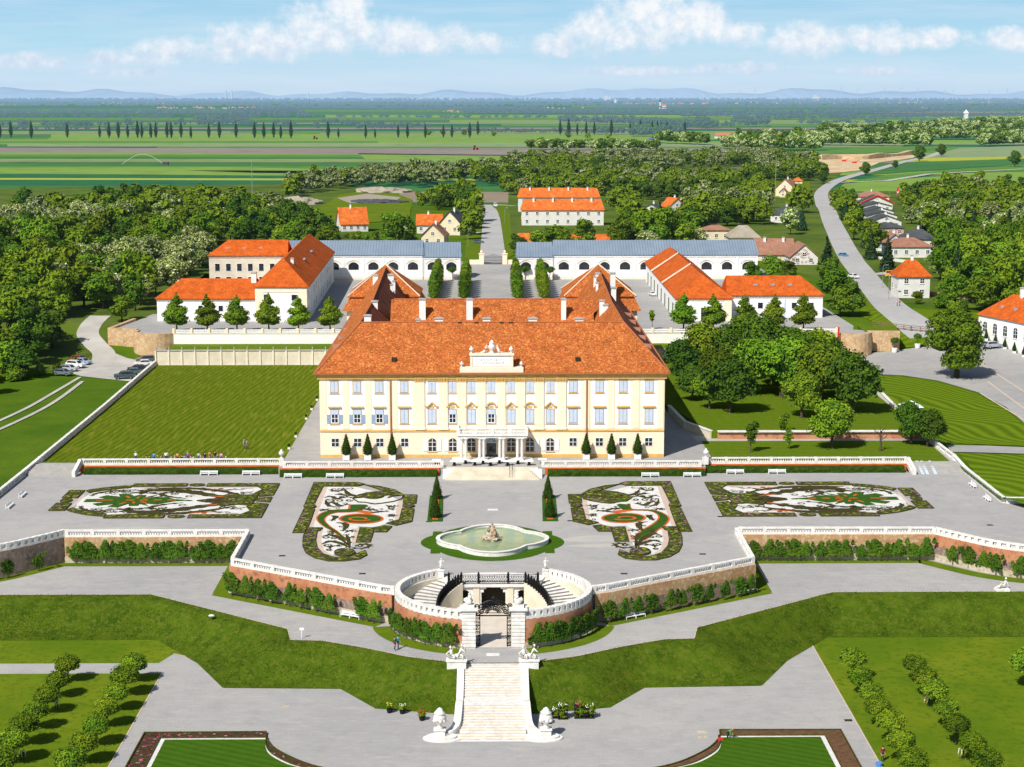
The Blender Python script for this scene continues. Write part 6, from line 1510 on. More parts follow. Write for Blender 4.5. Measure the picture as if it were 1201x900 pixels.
        for i_ in range(70):
            rr_ = random.Random(i_ * 5 + 2); cx = rr_.uniform(-63, -40); d = rr_.uniform(2.2, 8.6); 
            if cx > -52 and d < 6.2 - abs(cx + 46) * .35: continue
            if cx < -52 and d < 3.6 + (cx + 64) * .12: continue
            rib(br, spiral(cx, Y_(d), rr_.uniform(.3, .55), rr_.uniform(0, 6), 1.2, rr_.choice((-1, 1))), .2, s, ZP + .011)
            rib(br, cat_rom([(cx, Y_(d)), (cx + rr_.uniform(.6, 1.4), Y_(d + rr_.uniform(-.8, .8))), (cx + rr_.uniform(1.6, 2.4), Y_(min(8.9, d + rr_.uniform(-.6, 1.2))))], 5), .2, s, ZP + .0095)
        for cx, d in ((-57.5, 7.2), (-52.6, 7.9), (-48.6, 5.2), (-60.6, 6.5), (-44.6, 8.3)): br.sheet([(s * (cx + .45 * math.cos(a)), Y_(d) + .35 * math.sin(a)) for a in fr(0, 2 * P, 10)[:-1]], ZP + .012)
        for pts in ([(-42, Y_(1.9)), (-46, Y_(3.5))], [(-43, Y_(7.6)), (-47, Y_(8.2))]): rib(fl, cat_rom(pts, 5), .42, s, ZP + .016)
    for cx in (-48.4, -50.2, -52.2, -46.6): br.sheet([(s * (cx + .62 * math.cos(a)), 265.6 + .42 * math.sin(a)) for a in fr(0, 2 * P, 10)[:-1]], ZP + .012)
    br.build('box_scrollwork', 'dark_box', lp); fl.build('flower_stripe', 'red_chippings', lp)
    bed(lp, [(-38.0, 262), (-37.8, 269.2), (-40.4, 268.6), (-42.6, 269.8), (-43.4, 268.2), (-41.2, 266.9), (-43.2, 265.6), (-41.2, 264.3), (-43.4, 263.0), (-42.6, 261.4), (-40.4, 262.6)], s, 'mixed_bed', .2)
    # green palmette with orange tongues
    pm = []
    for i in range(9):
        a = math.radians(180 + (i - 4) * 33); R_ = [5.4, 4.6, 6.0, 6.6, 7.8, 6.6, 6.0, 4.6, 5.4][i]; pm += [(-57.2 + (R_ * .60) * math.cos(a - .29), 265.6 + (R_ * .60) * .8 * math.sin(a - .29)), (-57.2 + R_ * math.cos(a - .14), 265.6 + R_ * .8 * math.sin(a - .14)), (-57.2 + R_ * math.cos(a + .14), 265.6 + R_ * .8 * math.sin(a + .14))]
    pm += [(-55.2, 267.4), (-52.6, 267.8), (-50.6, 266.2), (-48.2, 265.6), (-50.6, 265.0), (-52.6, 263.4), (-55.2, 263.8)]
    pm = sorted(pm, key=lambda p: math.atan2(p[1] - 265.6, p[0] + 57.2))
    b = MB(); b.prism([(s * p[0], p[1]) for p in pm], T, T + .12); po = b.build('turf_palmette', 'box_green', lp)
    b = MB()
    for i in range(9):
        a = math.radians(180 + (i - 4) * 33); R_ = [3.6, 3.1, 4.2, 4.9, 6.0, 4.9, 4.2, 3.1, 3.6][i]
        if i % 2 == 0 or i in (1, 7): rib(b, [(-57.2 + R_ * .55 * math.cos(a), 265.6 + R_ * .55 * .72 * math.sin(a)), (-57.2 + R_ * math.cos(a), 265.6 + R_ * .72 * math.sin(a))], .42, s, T + .135, False)
    for x0 in (-58.4, -56.2, -54.0, -51.8): rib(b, [(x0, 265.6), (x0 + 1.3, 265.6)], .5, s, T + .135, False)
    b.build('flower_tongue', 'red_chippings', po)
    # smaller scroll parterre, points read in plan of the left one
    sp = empty('parterre', (s * -21, 255, T), 'stepped scroll parterre with orange-edged green S curve %s of the fountain' % nm, 'parterre')
    mp_ = lambda pts: [zs_(*p) for p in pts]
    inner = mp_([(365, 85), (620, 85), (700, 105), (900, 150), (1000, 205), (965, 375), (800, 440), (640, 432), (575, 620), (400, 690), (330, 640), (310, 560), (330, 450), (225, 445)])
    MB().sheet([(s * p[0], p[1]) for p in inner], ZP).build('white_gravel_bed', 'white_chippings', sp)
    for pts in ([(250, 50), (640, 50), (700, 66), (640, 82), (330, 82), (252, 232), (170, 240)], [(160, 285), (255, 285), (180, 490), (62, 492)],
                [(640, 50), (700, 72), (830, 85), (960, 115), (1040, 160), (1020, 195), (960, 215), (860, 232), (780, 240), (700, 225), (640, 222), (590, 190), (640, 160), (720, 140), (830, 128), (900, 140), (935, 160), (900, 185), (935, 175), (930, 145), (860, 110), (760, 95), (650, 85)][:20],
                [(1045, 160), (1155, 160), (1145, 235), (1035, 230)], [(1025, 282), (1130, 282), (1110, 395), (975, 428), (890, 408), (1000, 380)], [(770, 450), (870, 432), (935, 438), (885, 486), (775, 486)],
                [(655, 450), (768, 452), (770, 486), (742, 575), (620, 575)],
                [(185, 450), (325, 450), (300, 475), (275, 480), (262, 560), (275, 620), (330, 680), (430, 712), (540, 715), (640, 700), (600, 690), (700, 650), (715, 690), (650, 725), (520, 742), (380, 742), (260, 715), (180, 670), (150, 610), (152, 540), (165, 490)]):
        bed(sp, mp_(pts), s, 'mixed_bed')
    for cx, cy, rx_2, ry_2 in ((212, 262, 52, 17), (1082, 257, 50, 16), (770, 170, 90, 22), (520, 670, 90, 32)): bed(sp, mp_([(cx + rx_2 * math.cos(a), cy + ry_2 * math.sin(a)) for a in fr(0, 2 * P, 16)[:-1]]), s, 'mixed_bed', .24)
    e_ = MB()
    for ln, w_ in (([(345, 85), (210, 450)], .9), ([(1010, 205), (985, 378)], .8), ([(300, 460), (285, 560), (310, 640), (400, 700)], .9), ([(640, 445), (600, 575)], .8)): rib(e_, mp_(ln), w_, s, ZP + .004, False)
    e_.build('pink_gravel_path', 'pink_chippings', sp)
    Scv = [(620, 240), (600, 290), (430, 300), (340, 330), (310, 375), (360, 430), (440, 480), (540, 560)]
    b = MB(); q = [(s * p[0], p[1]) for p in mp_(cat_rom(Scv, 6))]; strip(b, q if s > 0 else q[::-1], lambda t: 2.9 * math.sin(min(1, t * 1.15 + .35) * P * .62 + .25) * (1 - t * .75), ZP + .010)
    q = [(s * p[0], p[1]) for p in mp_(cat_rom([(590, 290), (650, 300), (760, 315)], 5))]; strip(b, q if s > 0 else q[::-1], 1.5, ZP + .012)
    b.build('orange_scroll_edge', 'red_chippings', sp)
    b = MB(); q = [(s * p[0], p[1]) for p in mp_(cat_rom(Scv, 6))]; strip(b, q if s > 0 else q[::-1], lambda t: 2.1 * math.sin(min(1, t * 1.15 + .35) * P * .62 + .25) * (1 - t * .8), ZP + .022)
    q = [(s * p[0], p[1]) for p in mp_([(640, 245), (700, 240), (730, 250), (670, 295), (600, 292)])]; b.sheet(q, ZP + .026)
    b.build('turf_scroll', 'box_green', sp)
    for rx_2, ry_2, m_, z_2 in ((200, 46, 'red_chippings', .030), (180, 37, 'box_green', .036)):
        MB().sheet([(s * p[0], p[1]) for p in mp_([(665 + rx_2 * math.cos(a), 366 + ry_2 * math.sin(a)) for a in fr(0, 2 * P, 26)[:-1]])], ZP + z_2).build('turf_roundel' if m_ == 'box_green' else 'orange_ring', m_, sp)
    b = MB(); rib(b, mp_([(560 + 1.0 * (110 * (1 - .02 * i) * math.cos(.5 + i * .25)) + 90, 366 + 20 * (1 - .02 * i) * math.sin(.5 + i * .25)) for i in range(26)]), .42, s, ZP + .042, False); b.build('orange_spiral', 'red_chippings', sp)
    br = MB()
    for pts, w_ in (([(380, 110), (440, 125), (500, 112), (490, 98)], .5), ([(340, 180), (400, 170), (450, 190), (520, 175), (590, 180)], .8), ([(345, 230), (420, 225), (480, 250), (560, 235)], .8), ([(520, 110), (560, 150), (640, 165), (740, 150)], 1.0), ([(305, 300), (350, 285), (390, 295)], .5), ([(330, 520), (400, 510), (480, 540), (560, 610)], .9), ([(320, 590), (400, 565), (500, 590), (565, 625)], .9),
                    ([(360, 475), (420, 480), (400, 495)], .5), ([(400, 340), (440, 350), (400, 390)], .9), ([(445, 400), (520, 410), (530, 440), (500, 480)], 1.0), ([(520, 490), (570, 470), (600, 480)], .5), ([(565, 625), (550, 540), (530, 500)], .6), ([(740, 320), (820, 305), (900, 300)], .7), ([(760, 300), (710, 280), (770, 285), (850, 310)], .7), ([(880, 245), (930, 260), (970, 250)], .5), ([(890, 345), (950, 335), (930, 350)], .5), ([(350, 205), (380, 250), (440, 262)], .7), ([(390, 630), (400, 610), (480, 600)], .5), ([(610, 605), (680, 590), (740, 600), (690, 625), (580, 625)], .6), ([(430, 150), (500, 155), (560, 170)], .7), ([(900, 280), (950, 285)], .5)):
        q = mp_(cat_rom(pts, 6)); rib(br, q, w_ * .9, s, ZP + .03)
        for i in range(3, len(q) - 2, 3):
            dx, dy = q[i + 1][0] - q[i - 1][0], q[i + 1][1] - q[i - 1][1]; L = math.hypot(dx, dy) or 1; dx /= L; dy /= L
            for sg in (1, -1): rib(br, [q[i], (q[i][0] + dx * .5 - dy * sg * .35, q[i][1] + dy * .5 + dx * sg * .35), (q[i][0] + dx * .9 - dy * sg * .42, q[i][1] + dy * .9 + dx * sg * .42)], .24, s, ZP + .031)
    for cx, cy, r_ in ((430, 108, 30), (395, 205, 34), (470, 205, 32), (330, 290, 26), (350, 530, 30), (420, 535, 26), (365, 600, 30), (385, 640, 22), (470, 255, 22), (925, 270, 26), (560, 205, 26), (650, 605, 30), (930, 332, 24), (500, 175, 24)):
        rib(br, mp_(spiral(cx, cy, r_ * 1.3, cx * .1, 1.4, 1, .32)), .3, s, ZP + .034)
    for i_ in range(60):
        rr_ = random.Random(i_ * 11 + 4); qx, qy = rr_.uniform(320, 980), rr_.uniform(95, 640)
        if not inpoly_((qx, qy), [(372, 90), (620, 90), (690, 120), (990, 215), (950, 370), (800, 425), (640, 425), (575, 600), (410, 670), (340, 620), (330, 560), (340, 450), (250, 430)]) or (440 < qx < 880 and 300 < qy < 420) or (650 < qx < 960 and qy < 220) or (290 < qx < 480 and 280 < qy < 440): continue
        rib(br, mp_(spiral(qx, qy, rr_.uniform(14, 28), rr_.uniform(0, 6), 1.2, rr_.choice((-1, 1)), .34)), .2, s, ZP + .034)
    br.build('box_scrollwork', 'dark_box', sp)
# cone yews in box-edged strips beside the fountain axis
for s, nm in ((-1, 'left'), (1, 'right')):
    bd = MB(); bd.prism([(s * 7.6, 251.5), (s * 9.9, 251.5), (s * 10.1, 268.2), (s * 8.0, 268.2)], T, T + .16); o = tag(bd.build('box_bed', 'box_green'), 'narrow green box strip carrying cone topiary %s of the central axis' % nm, 'planting bed')
    q = MB(); q.prism([(s * 8.3, 252.2), (s * 9.2, 252.2), (s * 9.4, 267.4), (s * 8.6, 267.4)], T + .16, T + .18); q.build('soil_strip', 'red_chippings', o)

# lower garden parterres
for s, nm, bm_ in ((-1, 'left', 'rose_bed'), (1, 'right', 'soil')):
    t = empty('parterre', (s * 30, 175, LW), ('flower-edged lawn parterre in the lower garden at left' if s < 0 else 'lawn parterre with bare soil border in the lower garden at right'), 'parterre')
    def crv(o_): return cat_rom([(-25.6 + o_ * .2, 183.7 - o_), (-25.3 + o_ * .0, 181.6 - o_ * .6), (-23.9 - o_ * .3, 178.6 - o_ * .5), (-21.4 - o_ * .7, 175.6 - o_ * .2), (-19.0 - o_, 173.6), (-16.5 - o_, 172.4)], 5)
    out_ = [(-39.3, 183.6)] + crv(0) + [(-16.5, 140), (-39.3, 140)]; i1 = [(-37.2, 181.9)] + crv(1.75) + [(-18.3, 140), (-37.2, 140)]; i2 = [(-36.6, 181.4)] + crv(2.35) + [(-19.0, 140), (-36.6, 140)]
    M_ = lambda pts: [(p[0] if s < 0 else -p[0] + .1, p[1]) for p in pts]
    MB().prism(M_(out_), LW - .05, LW + .16).build('border_bed', bm_, t); MB().prism(M_(i1), LW, LW + .19).build('white_gravel_band', 'white_chippings', t); MB().prism(M_(i2), LW, LW + .24).build('turf', 'parterre_lawn', t)
    e_ = MB(); q = M_(out_[:-1]); wall_run(e_, [q[-1]] + [M_([(-39.3, 140)])[0]] + q[:-1] if False else M_([(-39.3, 140)]) + q, .14, LW, LW + .3); wall_run(e_, M_([(-37.2, 140)]) + M_(i1[:-1]), .12, LW, LW + .3); e_.build('box_edging', 'bed_edge', t)
# gullies, flat stones, manholes
for i, (px, py, z, m_, lb) in enumerate(((40, 635, T, 'bronze_dark', 'near the left edge of the terrace'), (331, 652, T, 'bronze_dark', 'below the left scroll parterre'), (425, 673, T, 'bronze_dark', 'left of the sunken court'), (732, 673, T, 'bronze_dark', 'right of the sunken court'), (824, 650, T, 'bronze_dark', 'below the right scroll parterre'), (503, 612, T, 'bronze_dark', 'left of the fountain'), (669, 611, T, 'bronze_dark', 'right of the fountain'), (845, 606, T, 'bronze_dark', 'by the lower corner of the right long parterre'), (1161, 616, T, 'bronze_dark', 'near the right edge of the terrace'), (255, 785, LW, 'wall_foot', 'on the lower gravel near the left bank'), (334, 829, LW, 'wall_foot', 'on the lower gravel left of the stair'), (995, 845, LW, 'bronze_dark', 'on the gravel beside the right lawn'))):
    x, y = G(px, py, z); b = MB(); b.box(x - .45, x + .45, y - .35, y + .35, z - .05, z + .012); tag(b.build('drain_cover', m_), 'small dark drain cover ' + lb if m_ != 'wall_foot' else 'small earthy drain slab ' + lb, 'drain cover')
for px, py, lb in ((578, 768, 'pale stone slab set in the path between gate and stair'), (578, 598, 'pale stone slab on the central axis above the fountain')):
    x, y = G(px, py, LP if py > 700 else T); z = LP if py > 700 else T; b = MB(); b.box(x - .8, x + .8, y - .5, y + .5, z - .05, z + .03); tag(b.build('stone_slab', 'white_stone'), lb, 'stone slab')
# benches
bp = empty('bench', (0, 0, 0), 'white double bench', 'bench')
for x in (-1.15, 1.15):
    b = MB()
    for k_ in range(3): b.box(x - 1.05, x + 1.05, -.28 + k_ * .2, -.12 + k_ * .2, .43, .48)
    b.build('seat', 'white_paint', bp); b = MB()
    for k_ in range(3): b.box(x - 1.05, x + 1.05, .34, .38, .58 + k_ * .14, .68 + k_ * .14)
    b.build('backrest', 'white_paint', bp)
for x in (-2.15, -.06, .06, 2.15):
    b = MB(); b.box(x - .05, x + .05, -.28, -.2, 0, .43); b.box(x - .05, x + .05, .3, .38, 0, 1.0); b.box(x - .05, x + .05, -.28, .38, .38, .43); b.build('leg', 'white_paint', bp)
BN = [((247, 555), 0, T, 'before the left hedge, farthest left of four'), ((296, 555), 0, T, 'before the left hedge, second from left'), ((345, 558), 0, T, 'before the hedge above the left scroll parterre, leftmost of that pair'), ((394, 558), 0, T, 'before the hedge above the left scroll parterre, nearer the steps'),
      ((762, 558), 0, T, 'before the hedge above the right scroll parterre, nearer the steps'), ((811, 558), 0, T, 'before the hedge above the right scroll parterre, farther from the steps'), ((861, 554), 0, T, 'before the orchard hedge, third from right end'), ((910, 554), 0, T, 'before the orchard hedge, last towards the right'),
      ((27, 582), P / 2 - .0, T, 'against the left boundary balustrade, farther one'), ((12, 595), P / 2, T, 'against the left boundary balustrade, nearer one'), ((1140, 571), -P / 2, T, 'against the right boundary balustrade, farther one'), ((1157, 587), -P / 2, T, 'against the right boundary balustrade, nearer one'),
      ((302, 697), -.56, LP, 'on the path under the slanting left wall, by the terrace corner'), ((411, 725), -.5, LP, 'on the path under the slanting left wall, nearer the gate'), ((745, 725), .5, LP, 'on the path under the slanting right wall, nearer the gate'), ((877, 695), .5, LP, 'on the path under the slanting right wall, by the terrace corner')]
for (px, py), rz, z, lb in BN: x, y = G(px, py, z); place(bp, (x, (281.7 if abs(x) < 36 else 284.0) if py < 560 else y, z + .005), rz, (.68, .8, .8), 'white double bench ' + lb)

# ================================================================== TREES AND PLANTS
def leaf_mesh(name, blobs, n, size, mats_, trunk=None, core=.80, seed=0, up=.35, coresub=2, elong=1.6):
    """crown: many small leaf sprays on the skins of overlapping lumps, a darker core inside each lump"""
    r = np.random.RandomState(seed); bl = np.array(blobs, float)         # x y z rx rz
    w_ = bl[:, 3] * (bl[:, 3] + bl[:, 4]); idx = r.choice(len(bl), n, p=w_ / w_.sum()); B = bl[idx]
    d = r.normal(size=(n, 3)); d /= np.linalg.norm(d, axis=1)[:, None]; flip = (d[:, 2] < -.35); d[flip, 2] *= -1
    rad = np.where(r.uniform(size=n) < .18, r.uniform(1.1, 1.38, n), r.uniform(.80, 1.12, n)); R = np.stack([B[:, 3], B[:, 3], B[:, 4]], 1)
    c = B[:, :3] + d * R * rad[:, None]
    nr = d + r.normal(size=(n, 3)) * .55 + np.array([0, 0, up]); nr /= np.linalg.norm(nr, axis=1)[:, None]
    t = np.cross(nr, r.normal(size=(n, 3))); t /= np.linalg.norm(t, axis=1)[:, None]; bt = np.cross(nr, t)
    s_ = size * r.uniform(.6, 1.35, n)[:, None]
    q = np.stack([c - t * s_ * elong * .5, c - bt * s_ * .5 + t * s_ * .1, c + t * s_ * elong * .5, c + bt * s_ * .5 + t * s_ * .1], 1).reshape(-1, 3)
    mb = MB()
    if trunk: mb.cur = 1; trunk(mb); mb.cur = 0
    for i, b in enumerate(blobs): mb.blob(b[:3], (b[3] * core, b[3] * core, b[4] * core), coresub, .12, seed * 31 + i)
    V0 = np.array(mb.v) if mb.v else np.zeros((0, 3)); k = len(V0); V = np.vstack([V0, q])
    faces = list(mb.f) + [(k + 4 * i, k + 4 * i + 1, k + 4 * i + 2, k + 4 * i + 3) for i in range(n)]
    me = bpy.data.meshes.new(name); me.from_pydata(V.tolist(), [], faces)
    for m in mats_: me.materials.append(MATS[m])
    mi = np.array(mb.mi + [0] * n, dtype=np.int32); me.polygons.foreach_set('material_index', mi)
    sm_ = np.zeros(len(faces), dtype=bool); sm_[:len(mb.f)] = True; me.polygons.foreach_set('use_smooth', sm_); me.update(); return me
def crown_blobs(r, h0, h1, rad, n, top=.55, bot=.65):
    out = []
    for i in range(n):
        t = (i + .5) / n; z = h0 + (h1 - h0) * t; prof = (bot + (1 - bot) * min(1, t / .4)) if t < .4 else (1 - (1 - top) * ((t - .4) / .6) ** 1.5)
        a = r.uniform(0, 6.28); k = rad * prof * r.uniform(.35, .72) * (1 if i % 3 else .35); s = rad * r.uniform(.30, .48) * (.8 + .3 * prof)
        out.append((k * math.cos(a), k * math.sin(a), z, s, s * r.uniform(.7, .95)))
    return out
def trunk_fn(h, r0, limbs=4, seed=0, spread=1.5, split=.5):
    def f(mb):
        r = random.Random(seed); mb.tube([(0, 0, -.3), (.05, .02, h * .4), (-.03, .05, h * .75), (0, 0, h)], [r0 * 1.3, r0, r0 * .75, r0 * .3], 7)
        for i in range(limbs):
            a = i * 6.28 / limbs + r.uniform(0, .8); z = h * r.uniform(split, .8); mb.tube([(0, 0, z), (spread * .5 * math.cos(a), spread * .5 * math.sin(a), z + h * .15), (spread * math.cos(a), spread * math.sin(a), z + h * .3)], [r0 * .5, r0 * .35, r0 * .15], 5)
    return f
def mesh_obj(name, me, parent=None):
    o = bpy.data.objects.new(name, me); C.objects.link(o); o.parent = parent; return o
def tree_proto(name, label, cat, blobs, n, size, leafm, th, tr, seed, spread=1.5, core=.8):
    t = empty(name, (0, 0, 0), label, cat); b = MB(); trunk_fn(th, tr, 5, seed, spread)(b); b.build('trunk', 'bark', t)
    mesh_obj('crown', leaf_mesh('crown', blobs, n, size, [leafm], seed=seed, core=core), t); return t
r = random.Random(11)
# --- trees of the woods: one mesh each (crown and trunk), 12 kinds of outline
def wood_mesh(nm, kind, seed):
    r = random.Random(seed)
    if kind == 'broad':
        h = r.uniform(9.5, 12.5); R_ = r.uniform(4.2, 5.6); return leaf_mesh(nm, crown_blobs(r, h * .28, h * .92, R_, 15), 1900, .62, ['leaf', 'bark'], trunk_fn(h * .5, .25, 3, seed), seed=seed)
    if kind == 'dark':
        h = r.uniform(10, 13); R_ = r.uniform(4, 5.2); return leaf_mesh(nm, crown_blobs(r, h * .26, h * .92, R_, 14), 1800, .58, ['leaf_dark', 'bark'], trunk_fn(h * .5, .25, 3, seed), seed=seed)
    if kind == 'acacia':
        h = r.uniform(9, 12); R_ = r.uniform(3.8, 5.0); return leaf_mesh(nm, crown_blobs(r, h * .3, h * .93, R_, 17, top=.65), 1900, .55, ['acacia_leaf', 'bark'], trunk_fn(h * .55, .22, 4, seed), seed=seed, core=.74)
    if kind == 'spruce':
        h = r.uniform(9, 13); bl = [(r.uniform(-.2, .2), r.uniform(-.2, .2), h * (.08 + .88 * i / 9), max(.3, 2.6 * (1 - i / 9.4)), h * .085) for i in range(10)]; return leaf_mesh(nm, bl, 1300, .5, ['spruce_leaf', 'bark'], trunk_fn(h * .5, .2, 0, seed), seed=seed, up=-.1)
    if kind == 'bush':
        return leaf_mesh(nm, crown_blobs(r, .7, 2.8, 2.1, 8), 700, .38, ['leaf', 'bark'], None, seed=seed)
WM = {'broad': [wood_mesh('tree', 'broad', 20 + i) for i in range(5)], 'dark': [wood_mesh('tree', 'dark', 40 + i) for i in range(3)], 'acacia': [wood_mesh('acacia_tree', 'acacia', 60 + i) for i in range(4)],
      'spruce': [wood_mesh('spruce_tree', 'spruce', 80 + i) for i in range(3)], 'bush': [wood_mesh('shrub', 'bush', 90 + i) for i in range(3)]}
def inpoly(p, poly):
    x, y = p; c = False; n = len(poly); j = n - 1
    for i in range(n):
        xi, yi = poly[i]; xj, yj = poly[j]
        if (yi > y) != (yj > y) and x < (xj - xi) * (y - yi) / (yj - yi) + xi: c = not c
        j = i
    return c
# footprints kept free of trees, in picture coordinates of the ground
FREE = [[(340, 262), (352, 238), (400, 224), (470, 222), (486, 236), (470, 262), (455, 276), (448, 300), (392, 300), (392, 278)], [(560, 320), (592, 320), (592, 235), (582, 225), (554, 225)], [(484, 312), (545, 312), (545, 246), (484, 250)],
        [(600, 286), (718, 286), (718, 232), (598, 232)], [(748, 266), (808, 266), (808, 240), (748, 240)], [(902, 248), (948, 248), (950, 214), (902, 214)], [(898, 275), (938, 275), (938, 250), (898, 250)], [(820, 296), (888, 318), (925, 350), (970, 350), (968, 284), (820, 270)],
        [(1014, 285), (1040, 318), (1104, 328), (1104, 290), (1066, 264), (1056, 228), (1006, 228), (1008, 250)], [(1044, 372), (1098, 372), (1098, 325), (1044, 325)], [(785, 213), (872, 213), (872, 196), (800, 198)], [(598, 296), (730, 296), (730, 280), (598, 280)]]
ROADW = [(p[0], p[1]) for p in RD] + [(0, y) for y in range(585, 1000, 8)]
DRV = GP((118, 430), (122, 416), (112, 405), (103, 393), (106, 383), (112, 376), (118, 371))
def near_road(x, y, d):
    for a in ROADW:
        if (a[0] - x) ** 2 + (a[1] - y) ** 2 < (d * (1.75 if x < a[0] and a[0] > 50 else 1)) ** 2: return True
    for a in DRV:
        if (a[0] - x) ** 2 + (a[1] - y) ** 2 < 36: return True
    return False
def built(x, y, m=3):
    return -93 < x < 95 and 405 < y < 598 and not (x < -84 and y < 425)
WOODS = [ # (region name, base polygon in px, kind weights, spacing)
    ('left of the farmyard', [(-70, 268), (40, 262), (80, 252), (120, 246), (170, 240), (250, 246), (320, 250), (338, 262), (330, 280), (242, 302), (236, 345), (184, 372), (150, 380), (122, 378), (104, 372), (96, 392), (88, 412), (64, 430), (40, 444), (-10, 462), (-90, 480)], dict(broad=.45, dark=.22, acacia=.33), 9.0),
    ('beyond the earth mounds', [(335, 236), (352, 232), (400, 222), (470, 219), (500, 222), (520, 214), (560, 214), (562, 202), (480, 206), (400, 212), (340, 222)], dict(broad=.25, dark=.1, acacia=.65), 10),
    ('behind the apartment blocks', [(566, 214), (600, 231), (720, 231), (760, 236), (830, 240), (900, 236), (955, 222), (975, 212), (960, 204), (930, 196), (860, 213), (790, 212), (700, 194), (640, 191), (560, 204)], dict(broad=.50, dark=.32, acacia=.18), 9.5),
    ('on the ridge by the ploughed field', [(600, 198), (700, 198), (790, 200), (880, 196), (955, 196), (962, 190), (930, 186), (850, 186), (760, 186), (690, 188), (600, 190)], dict(acacia=.75, broad=.15, dark=.10), 11),
    ('around the village gardens', [(598, 272), (602, 300), (730, 300), (820, 296), (820, 268), (898, 264), (960, 300), (975, 282), (965, 250), (950, 240), (820, 240), (716, 242), (716, 275)], dict(broad=.55, dark=.15, acacia=.22, spruce=.08), 9.5),
    ('behind the left houses', [(380, 300), (545, 300), (545, 285), (484, 285), (430, 275), (360, 268), (338, 272), (330, 296)], dict(broad=.6, dark=.25, acacia=.15), 9.0),
    ('between the north road houses', [(540, 282), (556, 282), (556, 236), (535, 232), (500, 240), (486, 250), (538, 246)], dict(broad=.6, dark=.4), 9.0),
    ('on the right behind the bungalows', [(1104, 305), (1098, 350), (1130, 366), (1205, 372), (1300, 372), (1300, 235), (1200, 232), (1120, 222), (1080, 232), (1056, 240), (1062, 264), (1100, 285)], dict(broad=.55, dark=.20, acacia=.12, spruce=.13), 9.0),
    ('along the east road', [(975, 255), (985, 275), (1002, 300), (1022, 325), (1044, 352), (1060, 352), (1044, 325), (1040, 305), (1012, 285), (1000, 250), (985, 236), (975, 240)], dict(broad=.7, dark=.2, spruce=.1), 8.0),
    ('beside the right farmyard', [(960, 300), (972, 330), (1000, 350), (1010, 365), (982, 372), (972, 350), (962, 325), (880, 332), (890, 312), (950, 320)], dict(broad=.8, dark=.2), 7.5)]
cands = []
for name_, poly, wt, sp_ in WOODS:
    W3 = []
    for p in poly: W3 += GP(p)
    xs = [p[0] for p in W3]; ys_ = [p[1] for p in W3]; r = random.Random(len(name_) * 7)
    y = min(ys_)
    while y < max(ys_):
        s_ = sp_ * (1 if y < 800 else 1.25)
        x = min(xs)
        while x < max(xs):
            X_, Y_ = x + r.uniform(-.42, .42) * s_, y + r.uniform(-.42, .42) * s_; x += s_
            if not inpoly((X_, Y_), W3) or built(X_, Y_) or near_road(X_, Y_, 8): continue
            px, py = PJ(X_, Y_, HT(X_, Y_))
            if px < -70 or px > 1285 or any(inpoly((px, py), f_) for f_ in FREE): continue
            k_ = math.sin(X_ * .031 + 1.3) * math.sin(Y_ * .019 + .7) + r.uniform(-.35, .35)      # kinds grow in patches
            kinds = list(wt.items()); tot = sum(v for _, v in kinds); u = (k_ + 1.1) / 2.2 * tot; u = min(max(u, 0), tot - 1e-6)
            order = sorted(kinds, key=lambda q: {'dark': 0, 'broad': 1, 'spruce': 2, 'acacia': 3}[q[0]]); kk = order[-1][0]
            for a, b in order:
                if u < b: kk = a; break
                u -= b
            if r.random() < .22: kk = r.choice([a for a, _ in kinds])
            cands.append((Y_, X_, kk, name_, r.uniform(.75, 1.15), r.uniform(0, 6.28)))
        y += s_
cands.sort(); cnt = {}; far_pts = []
LBL = {'broad': ('broadleaf_tree', 'mid-green broadleaf tree in the wood ', 'tree'), 'dark': ('dark_tree', 'dark green dense tree in the wood ', 'tree'), 'acacia': ('acacia_tree', 'acacia covered in cream blossom in the wood ', 'tree'), 'spruce': ('spruce_tree', 'blue-green spruce among the trees ', 'tree')}
for Y_, X_, kk, nm, sc_, rz in cands:
    cnt[kk] = cnt.get(kk, 0) + 1
    lim = {'broad': 290, 'dark': 170, 'acacia': 200, 'spruce': 60}[kk]
    if cnt[kk] > lim: far_pts.append((X_, Y_, kk, sc_, rz)); continue
    me = random.Random(int(X_ * 10)).choice(WM[kk]); o = mesh_obj(LBL[kk][0], me); o.location = (X_, Y_, HT(X_, Y_)); o.rotation_euler = (0, 0, rz); o.scale = (sc_, sc_, sc_ * (.92 + .2 * math.sin(rz)))
    tag(o, LBL[kk][1] + nm, 'tree', LBL[kk][0].replace('_', ' ') + 's ' + nm)
print('trees', cnt, len(far_pts))
